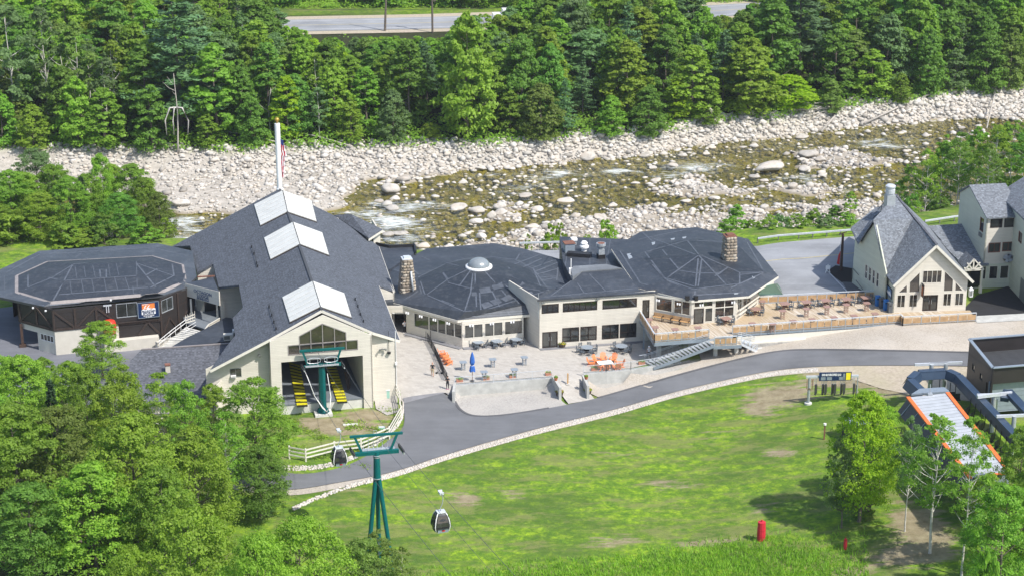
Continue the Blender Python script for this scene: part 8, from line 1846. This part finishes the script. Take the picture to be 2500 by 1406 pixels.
def mk(key,nm,leafm,barkm,H,Wd,base,ncl,nleaf,leaf,style,r0=.22,limbs=14,seed=0):
 if style=='pine':V,Fq_,cl=pine(seed,H,Wd,base,leaf)
 elif style=='spruce':V,Fq_,cl=pine(seed,H,Wd,base,leaf,.35,1.2)
 else:V,Fq_,cl=crown(seed,H,Wd,base,ncl,nleaf,leaf,style)
 me=npmesh('crown',V,Fq_,leafm);ORG[0]=Vector((0,0,0));tm=trunkmb(np.random.default_rng(seed+5),H,base,cl,r0,limbs).mesh('trunk',barkm)
 PROT[key]=(nm,me,tm,H,Wd)
mk('mA','leafy_tree','leaf_mid','bark',15,8.5,1.0,130,12000,.27,'round',seed=1);mk('mB','leafy_tree','leaf_mid','bark',15,9.5,.8,150,13000,.27,'round',seed=2);mk('mC','leafy_tree','leaf_mid','bark',15,7,1.2,100,10000,.26,'round',seed=3);mk('mD','leafy_tree','leaf_mid','bark',15,8,1.0,85,11000,.25,'round',seed=14)
mk('bA','birch_tree','leaf_light','birch_bark',15,5.0,4.5,50,5600,.22,'narrow',.13,18,4);mk('bB','birch_tree','leaf_light','birch_bark',15,5.8,3.8,46,5000,.21,'narrow',.14,20,5)
mk('pA','pine_tree','leaf_blue','bark',18,10,3.5,0,0,.30,'pine',.3,0,6);mk('pB','pine_tree','leaf_blue','bark',18,8.5,6.5,0,0,.28,'pine',.32,0,7);mk('sA','spruce_tree','leaf_spruce','bark',12,4.5,.8,0,0,.22,'spruce',.16,0,8)
mk('uA','shrub','leaf_mid','bark',4,5,.1,40,4200,.17,'shrub',.06,6,9);mk('uB','shrub','leaf_mid','bark',4,4,.1,30,2800,.16,'shrub',.05,8,10)
mk('fA','leafy_tree','leaf_mid','bark',18,12,2.5,190,34000,.155,'dome',.3,30,11);mk('fB','leafy_tree','leaf_mid','bark',18,11,4.5,130,24000,.15,'dome',.26,44,12);mk('fC','slender_tree','leaf_light','birch_bark',18,6.5,6.0,64,7500,.14,'narrow',.17,34,13);mk('fD','leafy_tree','leaf_light','bark',16,13,5,150,22000,.15,'dome',.24,60,16)
CATN={'leafy_tree':'tree','birch_tree':'tree','pine_tree':'tree','spruce_tree':'tree','shrub':'shrub','slender_tree':'tree'}
TREES=[]
def plant(x,y,z,H,Wd,key,leafm,label,group=None):
 nm,me,tm,H0,W0=PROT[key];o=bpy.data.objects.new(nm,None);C.objects.link(o);o.location=(x,y,z);o.rotation_euler=(0,0,random.uniform(0,6.28));o.scale=(Wd/W0,Wd/W0,H/H0);tag(o,label,CATN[nm],group)
 c_=link('crown',me,o);c_.material_slots[0].link='OBJECT';c_.material_slots[0].material=M[leafm];link('trunk',tm,o);TREES.append((x,y,Wd));return o
def tree_at(px,Y,top,wpx,key,leafm,label,group=None,z=None,dz=0):
 x=XP(px,Y,5);z=hz(x,Y)if z is None else z;H=ZT((x,Y),top)-z;dep=Y*cos(TH)+(CAMH-H*.6)*sin(TH);return plant(x,Y,z-.1+dz,max(2.0,H),wpx/FOC*dep,key,leafm,label,group)
KL={'leaf_mid':'mid green leafy tree','leaf_dark':'dark green leafy tree','leaf_light':'light green leafy tree','leaf_yellow':'yellow green maple','leaf_grey':'grey green leafy tree','leaf_olive':'olive green leafy tree'}
special_t=[(440,341,-30,300,'pA','leaf_blue','tallest blue green pine behind the bare snag across the river'),(1950,373,-60,190,'pB','leaf_blue','tall pine with long bare trunk across the river on the right'),(1930,364,182,135,'mB','leaf_yellow','bright yellow green maple at the far bank beside the driftwood'),(1830,368,95,170,'mA','leaf_light','broad light green maple left of the tall bare trunked pine'),(1690,366,110,130,'mC','leaf_light','light green maple overhanging the far gravel bank'),(1650,364,190,80,'mC','leaf_yellow','small yellow tinged maple at the far bank, left of the light green ones'),(1440,358,70,190,'mB','leaf_grey','large grey green tree at the far bank near the fallen trunk'),(1140,352,30,150,'mA','leaf_light','light green tree standing tall enough to cut across the highway'),(35,338,10,120,'bA','leaf_grey','tall white stemmed birch at the far left of the forest'),(115,345,0,90,'bB','leaf_grey','second tall white stemmed birch from the left in the forest'),(1050,345,300,60,'uA','leaf_light','pale green young tree at the foot of the forest beside the gravel'),(2130,385,120,110,'mA','leaf_light','light green maple in the right part of the forest')]
special_t=[(t[0],(float(far_y(np.array([XP(t[0],t[1]-8,0)]))[0])+2.2 if t[5]in('leaf_yellow','leaf_light')else t[1]-8),*t[2:])for t in special_t]
for px,Y,top,w,k,lm,lab in special_t:tree_at(px,Y,top,w,k,lm,lab)
n_f=0;yrow=0
FS=[(t[0],t[1])for t in special_t]
rgt=random.Random(11)
for row in range(14):
 x=-112+rgt.uniform(0,5)
 while x<142:
  sp=6.0+row*.42;xx=x+rgt.uniform(-1.6,1.6);fb=float(far_y(np.array([xx]))[0]);y=fb+1.8+row*5.6+rgt.uniform(-1.8,1.8);x+=sp
  if y>417 or abs(xx)>.257*(y*cos(TH)+29)+7:continue
  dep=y*cos(TH)+80*sin(TH);px=1250+xx/dep*FOC
  lim=np.interp(px,[-200,600,690,745,1100,1125,1235,1260,1700,1730,1800,1900,2600],[-80,-60,20,86,86,30,30,-20,-30,40,30,-60,-80])+rgt.uniform(0,12)
  z=hz(xx,y);Hm=ZT((xx,y),lim)-z;H=rgt.uniform(10,17)if row>0 else rgt.uniform(5,12)
  if row==1:H*=.95
  if px>1250:H*=1.1
  H=min(H,Hm)
  if H<2.2 or(abs(px-432)<60 and row<1)or any(abs(px-a)<34 and abs(y-b)<6 for a,b in FS):continue
  r=rgt.random();big=.5+.5*float(wob(np.array([xx]),np.array([y]),.11,4))
  if row==0 and H<8:k=rgt.choice(['mD','mB','uA']);lm=rgt.choice(['leaf_mid','leaf_light','leaf_mid','leaf_olive'])
  elif H<5:k='uA';lm=rgt.choice(['leaf_mid','leaf_light'])
  elif r<.07+(.10 if px<700 else 0):k=rgt.choice(['bA','bB']);lm=rgt.choice(['leaf_grey','leaf_light','leaf_olive'])
  elif r<.16 and H>10:k='pA' if rgt.random()<.6 else 'pB';lm='leaf_blue'
  else:k=rgt.choice(['mA','mB','mC','mD']);lm=rgt.choices(['leaf_mid','leaf_dark','leaf_light','leaf_grey','leaf_olive','leaf_yellow'],[5+3*(1-big),3+4*big,2+2*(1-big),2,1.5,.35])[0]
  nm=PROT[k][0]
  lab=({'pine_tree':'blue green pine','birch_tree':'slender pale stemmed birch','shrub':'low leafy shrub'}.get(nm)or KL[lm])+' '+('fronting the far forest' if row<2 else('deep in the far forest' if row<8 else 'near the highway'))+', '+('far left' if px<330 else 'left of the white mast' if px<680 else 'right of the white mast' if px<1050 else 'behind the domed octagon' if px<1450 else 'behind the deck octagon' if px<1850 else 'towards the right end')
  Wd={'leafy_tree':H*rgt.uniform(.42,.62)+1.6,'birch_tree':H*.34+.6,'pine_tree':H*.5,'shrub':H*1.15+1}[nm]
  plant(xx,y,z-.2,H,Wd,k,lm,lab,lab.replace(',','s,',1).replace('tree ','trees ').replace('forests','forest').replace('highways','highway'));n_f+=1
print('forest trees',n_f)
for i in range(60):
 x=-120+270*((i%30)+rgt.random()*.8)/30;row=i//30;y=436+np.interp(x,[-120,0,130],[-4,0,14])+row*9+rgt.uniform(-2,2);y=max(y,435)
 k=rgt.choice(['mA','mB','mD','pA']);lm='leaf_blue' if k=='pA' else rgt.choice(['leaf_dark','leaf_mid','leaf_mid'])
 plant(x,y,hz(x,y)-.2,rgt.uniform(9,14),rgt.uniform(9,12),k,lm,'dark tree on the slope beyond the highway','trees beyond the highway')
rgn=np.random.default_rng(21);n=5200;X=rgn.uniform(-112,142,n);fbv_=far_y(X);Y=fbv_+np.abs(rgn.exponential(9,n))+.3;kk=Y<421;X,Y=X[kk],Y[kk]
PC=[];PN=[]
for x,y,z in zip(X,Y,hg(X,Y)):
 k=9;d=rgn.normal(size=(k,3));PC.append(np.array([x,y,z+rgn.uniform(.1,1.2)])+d*np.array([.55,.55,.3]));PN.append(d*.4+np.array([0,-.2,1]))
PC=np.concatenate(PC);PN=np.concatenate(PN);PN/=np.linalg.norm(PN,axis=1)[:,None];V,Fq_=quads(PC,PN,rgn.uniform(.14,.34,len(PC)),rgn)
tag(link('undergrowth',npmesh('undergrowth',V,Fq_,'leaf_mid')),'low leafy undergrowth on the forest floor across the river','undergrowth',kind='stuff')
X=rgn.uniform(-120,140,4200);Y=431.5+np.interp(X,[-120,0,130],[-2,0,14])+rgn.uniform(0,9,4200)
PC=np.concatenate([np.array([x,y,z+.4])+rgn.normal(size=(8,3))*np.array([.6,.5,.35])for x,y,z in zip(X,Y,hg(X,Y))]);PN=rgn.normal(size=PC.shape)*.6+np.array([0,-.2,1]);PN/=np.linalg.norm(PN,axis=1)[:,None];V,Fq_=quads(PC,PN,rgn.uniform(.16,.36,len(PC)),rgn)
tag(link('verge_growth',npmesh('verge_growth',V,Fq_,'leaf_light')),'low green growth on the verge beyond the highway','undergrowth',kind='stuff')
for px,Y,top,w,k,lm,lab in[(60,281,420,130,'fA','leaf_light','light green tree low in the group behind the octagon, left of centre'),(210,281,425,120,'fA','leaf_mid','mid green tree in the thick of the group behind the octagon'),(130,284,400,130,'fB','leaf_mid','loose crowned tree behind the silvery one on the left bank'),(350,282,435,110,'fA','leaf_mid','leafy tree just left of the rapids behind the octagon'),(270,288,400,110,'fA','leaf_light','bright tree between the slim tree and the dark rounded one'),(-20,272,500,160,'fA','leaf_mid','bushy tree filling the left edge behind the octagon'),(200,270,560,150,'uA','leaf_light','wide low shrub along the back edge of the octagon roof'),(85,290,362,150,'fB','leaf_grey','silvery green tree standing tallest behind the dark octagon roof'),(248,283,372,85,'fB','leaf_light','slim bright green tree behind the dark octagon roof'),(320,286,400,150,'fA','leaf_mid','rounded dark green tree nearest the waterline behind the octagon'),(25,278,415,150,'fA','leaf_mid','leafy tree at the left edge behind the octagon roof'),(170,275,430,120,'fA','leaf_mid','spreading tree in the middle of the group behind the octagon'),(385,279,470,90,'fA','leaf_olive','lowest tree at the right end of the group behind the octagon'),(200,277,425,60,'sA','leaf_spruce','narrow dark spruce between the leafy trees behind the octagon'),(95,273,470,130,'fA','leaf_light','low bright tree right behind the octagon roof edge'),(290,274,470,110,'fA','leaf_dark','dark leafy tree close behind the middle of the octagon roof'),(-40,285,395,150,'fA','leaf_mid','tree partly outside the left edge by the river'),(20,270,520,120,'uA','leaf_light','bushy shrub at the left edge behind the octagon'),(150,269,540,100,'uA','leaf_mid','rounded shrub touching the back of the octagon roof'),(350,271,545,90,'uB','leaf_mid','shrub beside the rapids at the back corner of the octagon'),(400,274,530,50,'uB','leaf_light','small shrub on the rocks by the left rapids'),(250,270,520,90,'uB','leaf_dark','dark shrub under the trees behind the octagon')]:tree_at(px,Y,top,w,k,lm,lab)
rb_list=[(2225,286,395,70),(2262,284,360,80),(2300,287,330,90),(2340,284,320,85),(2385,288,305,90),(2425,285,300,90),(2465,288,290,95),(2500,284,310,90),(2540,288,290,100),(2325,292,340,80),(2440,294,300,90),(2200,289,440,55),(2280,291,370,70),(2365,294,330,80),(2500,296,300,90),(2410,280,350,70)]
for i,(px,Y,top,w)in enumerate(rb_list):tree_at(px,Y,top,w,'fC' if i%2 else 'bB',['leaf_mid','leaf_light','leaf_mid','leaf_dark'][i%4],'slender white stemmed birch in the dense grove behind the gabled house','birches behind the gabled house')
for i,(px,Y,top,w)in enumerate([(2230,281,470,60),(2300,280,480,60),(2380,282,460,70),(2460,283,450,70)]):tree_at(px,Y,top,w,'uA','leaf_dark','dark shrub under the birch grove behind the gabled house','shrubs under the birch grove')
for px,Y,top,w,k,lm,lab in[(1800,273,498,62,'mD','leaf_mid','bushy young tree beside the stone chimney on the river bank'),(1840,272,540,55,'uA','leaf_mid','shrub at the end of the guard rail beside the deck octagon'),(1765,275,545,40,'uB','leaf_light','light shrub left of the bushy young tree'),(1910,277,520,75,'uA','leaf_grey','broad grey green shrub on the near bank behind the guard rail'),(1990,276,508,62,'mD','leaf_mid','small tree on the near bank behind the guard rail'),(2040,276,500,62,'mD','leaf_dark','darker small tree left of the slender birch by the gabled house'),(2077,275,465,36,'bA','leaf_light','single slender birch sapling with white stem beside the gabled house'),(1345,276,545,50,'uB','leaf_light','bright green bush behind the rooftop vents, left one'),(1368,277,543,40,'uB','leaf_light','bright green bush just left of the rooftop vents'),(1480,274,535,62,'uA','leaf_light','round bright bush behind the flat roof, right of the vents'),(1290,277,570,22,'uB','leaf_light','tiny bush on the bank behind the domed roof'),(2235,277,525,40,'uB','leaf_light','small bright shrub at the guard rail right of the gabled house'),(1880,269,560,50,'uB','leaf_light','low bright shrub behind the left end of the guard rail'),(1945,269.5,552,60,'uA','leaf_mid','low spreading shrub between the broad grey green one and the small tree'),(2015,269.5,540,50,'uB','leaf_grey','low grey green shrub close behind the guard rail posts'),(2065,270,530,50,'uA','leaf_mid','dense shrub at the foot of the slender birch sapling'),(1780,270,560,50,'uA','leaf_mid','low shrub touching the back eave of the deck octagon'),(1435,270,572,40,'uB','leaf_light','small bright bush between the rooftop vents and the exhaust fan')]:tree_at(px,Y,top,w,k,lm,lab)
for px,Y,top,w,k,lm,lab in[(0,201,866,170,'fB','leaf_light','light green tree at the left edge beside the parking lot corner'),(110,203,872,120,'fA','leaf_mid','rounded tree between two lighter ones below the octagon shop'),(300,198,888,130,'fB','leaf_light','light tree left of the annex roof with loose crown'),(215,192,900,150,'fA','leaf_mid','mid green tree below the slim tree at the sports sign'),(520,196,935,110,'fB','leaf_light','light green tree at the foot of the left wing of the gondola building'),(60,196,868,190,'fA','leaf_light','bright leafy tree at the left edge in front of the parking lot'),(175,200,880,130,'fB','leaf_light','light crowned tree in front of the dark octagon shop'),(130,193,915,70,'sA','leaf_spruce','dark spruce among the bright trees at the left'),(245,219,782,130,'fB','leaf_light','slim tree standing right in front of the mountain sports sign'),(45,176,985,280,'fA','leaf_mid','big leafy tree in the lower left corner'),(150,180,990,230,'fB','leaf_olive','olive crowned tree above the row of pale trunks'),(290,184,935,200,'fB','leaf_light','bright green tree in front of the low shingled annex'),(395,196,905,120,'fC','leaf_light','thin open tree with pale branches before the annex roof'),(455,190,925,130,'fB','leaf_mid','mid green tree at the front corner of the annex'),(330,172,1010,300,'fA','leaf_light','broadest bright green maple of the lower left group'),(480,178,1040,210,'fA','leaf_light','light green tree right of the broad bright maple'),(620,192,922,210,'fB','leaf_mid','rounded tree covering the front left corner of the gondola building'),(632,184,1088,160,'fA','leaf_dark','dense dark rounded tree beside the asphalt path'),(230,168,1130,280,'fA','leaf_light','tall bright tree in the lower left with shaded lower crown'),(80,166,1180,240,'fB','leaf_dark','shaded dark tree at the bottom left edge'),(-60,185,900,240,'fA','leaf_mid','large tree cut by the left edge of the picture'),(555,184,1000,110,'fC','leaf_mid','slender tree between the rounded trees by the path'),(400,166,1140,220,'fA','leaf_mid','mid green tree below the broad bright maple'),(470,152,1245,320,'fD','leaf_light','open crowned light green treetop at the bottom left of centre'),(330,150,1330,170,'fD','leaf_light','low light green treetop at the bottom edge, left one'),(740,153,1262,280,'fD','leaf_light','open light green treetop at the bottom below the teal tower'),(890,158,1310,160,'fB','leaf_olive','sparse olive green treetop at the foot of the teal tower'),(640,146,1300,240,'fD','leaf_light','light green treetop at the bottom edge between its neighbours'),(925,160,1290,110,'fC','leaf_olive','olive bush hiding the foot of the tall teal tower'),(985,156,1330,80,'fC','leaf_olive','thin small tree right of the teal tower legs')]:tree_at(px,Y,top,w,k,lm,lab)
for px,Y,top,w,k,lm,lab in[(2105,179,955,190,'fA','leaf_yellow','bright yellow green maple at the edge of the lawn, left of the terminal'),(2150,184,985,120,'fB','leaf_light','light green tree just behind the bright maple'),(2060,178,1060,100,'fB','leaf_grey','grey green tree leaning out over the lawn beside the bright maple'),(2215,176,1010,80,'fC','leaf_grey','sparse grey green tree between the maple and the terminal'),(2400,168,1150,120,'fC','leaf_light','light green tree before the lower end of the terminal roof'),(2275,171,1005,150,'fC','leaf_mid','slender multi stemmed tree in front of the terminal roof, left one'),(2355,166,1010,120,'fC','leaf_mid','tall slim tree with straight pale trunk in front of the terminal roof'),(2480,172,1040,130,'fB','leaf_mid','leafy tree at the right edge in front of the terminal'),(2440,160,1180,210,'fB','leaf_mid','large mid green tree in the lower right corner'),(2520,165,1100,160,'fA','leaf_mid','tree cut by the right edge near the bottom'),(2130,181,1180,90,'uA','leaf_dark','dark shrub at the foot of the bright maple'),(2400,150,1330,90,'uA','leaf_mid','round shrub at the bottom right edge')]:tree_at(px,Y,top,w,k,lm,lab)
def snag(px,Y,top,label,lean=0,nb=5,r=.14,zb=0):
 Y-=8 if Y>330 else 0;x=XP(px,Y,5);z=hz(x,Y)+zb;H=ZT((x,Y),top)-z;t=thing('dead_tree',(x,Y,z),label,'dead tree',world=False);rg=random.Random(px)
 m=MB();m.smooth=True;pts=[(lean*f*H+.15*sin(f*6+px),.1*cos(f*5),H*f)for f in np.linspace(0,1,7)];m.tube(pts,[r*(1-.75*f)for f in np.linspace(0,1,7)],6);m.build('trunk','dead_wood',t)
 for i in range(nb):
  f=rg.uniform(.45,.95);a=rg.uniform(0,6.28);p=Vector((lean*f*H,0,H*f));L=rg.uniform(.8,2.2);m=MB();m.tube([p,p+Vector((cos(a)*L*.5,sin(a)*L*.3,L*.25)),p+Vector((cos(a)*L,sin(a)*L*.5,L*.75))],[.05,.035,.015],4);m.build('branch','dead_wood',t)
 return t
sn_=snag(432,331,180,'bleached bare snag with drooping forked limbs in front of the tall pine',0,4,.16)
Hs=ZT((XP(432,323,5),323),262)-sn_.location.z
for dx in(-1.6,-.4,1.9):m=MB();m.smooth=True;m.tube([(0,-.3,Hs),(dx*.6,-.9,Hs+.1),(dx*1.1,-1.3,Hs-2.0),(dx*1.0,-1.4,Hs-4.4)],[.17,.15,.12,.05],5);m.build('limb','birch_bark',sn_)
for px,Y,top,lab,ln in((175,342,138,'thin pale snag leaning left above the forest left of the tall pine',-.1),(1135,358,145,'short broken white snag in the middle of the forest',-.06),(1412,357,160,'bare forked snag rising from the big grey green tree',-.03),(655,338,215,'thin bare tree at the forest edge beside the white mast',.05),(600,345,165,'small bare branched tree in the dark gap of the forest',0),(2205,392,150,'thin leaning bare trunk in the right part of the forest',.12)):snag(px,Y,top,lab,ln)
b=P(940,75,2);m=MB()
t=thing('bare_pole_tree',b,'tall bare trunk standing at the highway edge left of the dark utility pole','dead tree');m.tube([b,b+Vector((.3,0,6)),b+Vector((0,0,13))],[.25,.2,.12],6);m.build('trunk','bark',t);done()
b=P(1056,80,1.9);t=thing('utility_pole',b,'dark utility pole beside the highway above the forest','pole');m=MB();m.lathe(b,[(.22,0),(.17,13)],8);m.build('pole','bark',t);m=MB();m.bar(b+Vector((-1.2,0,11.5)),b+Vector((1.2,0,11.5)),.15);m.box(b.x+.5,b.y,b.z+6.5,.5,.5,.8);m.build('crossarm','bark',t);done()
for k,(dz_,lab)in enumerate(((0,'upper power line above the far side of the highway'),(-.9,'middle power line above the far side of the highway'),(-1.8,'lowest power line above the far side of the highway'))):
 m=MB();m.tube(sag(P(560,20,8+dz_)+Vector((0,0,0)),P(1300,18,8+dz_),.5),.03,4);tag(m.build('power_line','black_metal'),lab,'power line')
b=P(1262,60,1.98);t=thing('box_truck',b,'white box truck half hidden by treetops on the highway','truck');ra2=radians(9)
m=MB();m.box(b.x,b.y,b.z+.9,6.2,2.4,2.5,ra2);m.build('cargo_box','truck_white',t)
m=MB();cx_,cy_=b.x-4.2*cos(ra2),b.y-4.2*sin(ra2);m.box(cx_,cy_,b.z+.6,1.9,2.2,1.9,ra2);m.build('cab','truck_white',t);m=MB();m.box(cx_-.2,cy_,b.z+1.6,1.4,2.26,.7,ra2);m.build('window','glass_dark',t)
for dx in(-4.1,-1.6,2.0):
 for dy in(-1.1,1.1):q=Vector((b.x+dx*cos(ra2)-dy*sin(ra2),b.y+dx*sin(ra2)+dy*cos(ra2),b.z+.45));m=MB();m.add([(q.x+.45*cos(a),q.y+s_,q.z+.45*sin(a))for s_ in(-.15,.15)for a in[2*pi*j/12 for j in range(12)]],[tuple(range(12)),tuple(reversed(range(12,24)))]+[(j,12+j,12+(j+1)%12,(j+1)%12)for j in range(12)]);m.build('wheel','rubber',t)
done()
def log(p,q,r,label,br=0):
 a,b=P(*p,-3.0),P(*q,-2.8);a.z=hz(a.x,a.y)+r+.5;b.z=hz(b.x,b.y)+r+.8;t=thing('driftwood_log',a,label,'log');m=MB();m.smooth=True;mid_=a.lerp(b,.5)+Vector((0,0,.3));m.tube([a,mid_,b],[r,r*.85,r*.5],7);m.build('stem','dead_wood',t)
 for i in range(br):f=random.uniform(.1,.9);c_=a.lerp(b,f);m=MB();m.tube([c_,c_+Vector((random.uniform(-1,1),random.uniform(-1,.4),random.uniform(.2,.9)))],[.06,.02],4);m.build('branch','dead_wood',t)
 done()
log((2005,312),(2100,268),.22,'long bleached log slanting up the far bank right of the driftwood pile',3);log((2110,298),(2290,262),.2,'long thin bleached log lying along the far bank at the right',4);log((2410,300),(2432,245),.12,'thin bleached branch across the stones near the right edge',2)
log((520,372),(680,390),.14,'thin grey log on the gravel left of the white mast',3);log((700,372),(860,392),.12,'thin grey log on the gravel right of the white mast',2);log((1290,350),(1395,346),.25,'grey fallen trunk at the foot of the forest in mid picture',1)
bp=P(1945,300,-3);t=thing('driftwood_pile',bp,'tangled pile of bleached driftwood against the far bank','driftwood')
for i in range(46):a=bp+Vector((random.gauss(0,2.6),random.gauss(0,.9),.2));a.z=hz(a.x,a.y)+random.uniform(.5,1.6);an_=random.gauss(.15,.5);L=random.uniform(1,3.2);m=MB();m.tube([a,a+Vector((cos(an_)*L*.5,sin(an_)*L*.5,random.uniform(-.1,.5))),a+Vector((cos(an_)*L,sin(an_)*L*.6,random.uniform(-.3,.6)))],[.09,.07,.02],5);m.build('branch','dead_wood',t)
done()
n=26000;px_=rgn.uniform(900,2120,n);py_=rgn.uniform(1290,1440,n);keep=py_>np.interp(px_,[900,1150,1500,1850,2120],[1340,1370,1345,1300,1290])+rgn.uniform(-25,25,n)+rgn.uniform(0,1,n)**.5*np.interp(px_,[900,1200,1850,2150],[90,0,0,160]);px_,py_=px_[keep],py_[keep]
uu=(px_-1250)/FOC;vv=(703-py_)/FOC;dy_=cos(TH)+vv*sin(TH);dz__=-sin(TH)+vv*cos(TH);t_=(0.2-CAMH)/dz__;X,Y=uu*t_,dy_*t_;Z=hg(X,Y);n=len(X)
hh_=rgn.uniform(.25,.62,n);a=rgn.uniform(0,6.28,n);wv_=.05;lx,ly=rgn.normal(size=n)*.18,rgn.normal(size=n)*.18
V=np.stack([np.stack([X-np.cos(a)*wv_,Y-np.sin(a)*wv_,Z],1),np.stack([X+np.cos(a)*wv_,Y+np.sin(a)*wv_,Z],1),np.stack([X+lx,Y+ly,Z+hh_],1)],1).reshape(-1,3)
leafmat('grass_blade',(0.19,0.36,0.028),.3,.3);tag(link('tall_grass',npmesh('tall_grass',V,np.arange(n*3).reshape(-1,3),'grass_blade')),'tall bright green grass along the bottom of the slope','grass',kind='stuff')
n=1500;X=rgn.uniform(-30,-13.5,n);Y=rgn.uniform(196,212.5,n);k=wob(X,Y,.9,2)+.4*wob(X,Y,2.2,5)>.35;X,Y=X[k],Y[k]
PC=np.concatenate([np.array([x,y,z+.1])+rgn.normal(size=(10,3))*np.array([.25,.25,.07])for x,y,z in zip(X,Y,hg(X,Y))]);PN=rgn.normal(size=PC.shape)*.5+np.array([0,0,1]);PN/=np.linalg.norm(PN,axis=1)[:,None];V,Fq_=quads(PC,PN,rgn.uniform(.06,.14,len(PC)),rgn)
tag(link('weeds',npmesh('weeds',V,Fq_,'leaf_light')),'patchy green weeds on the worn ground around the short teal tower','weeds',kind='stuff')
m=MB();m.par((-760,-260,-7),(1520,0,0),(0,1420,0),(0,0,112));hzm=bpy.data.materials.new('haze');hzm.use_nodes=True;t=hzm.node_tree;t.nodes.clear();M['haze']=hzm
pv=t.nodes.new('ShaderNodeVolumePrincipled');pv.inputs['Color'].default_value=(.85,.9,1,1);pv.inputs['Density'].default_value=0.00009;pv.inputs['Anisotropy'].default_value=0.2
t.links.new(pv.outputs[0],t.nodes.new('ShaderNodeOutputMaterial').inputs['Volume']);tag(m.build('haze','haze'),'thin pale summer haze',kind='stuff')
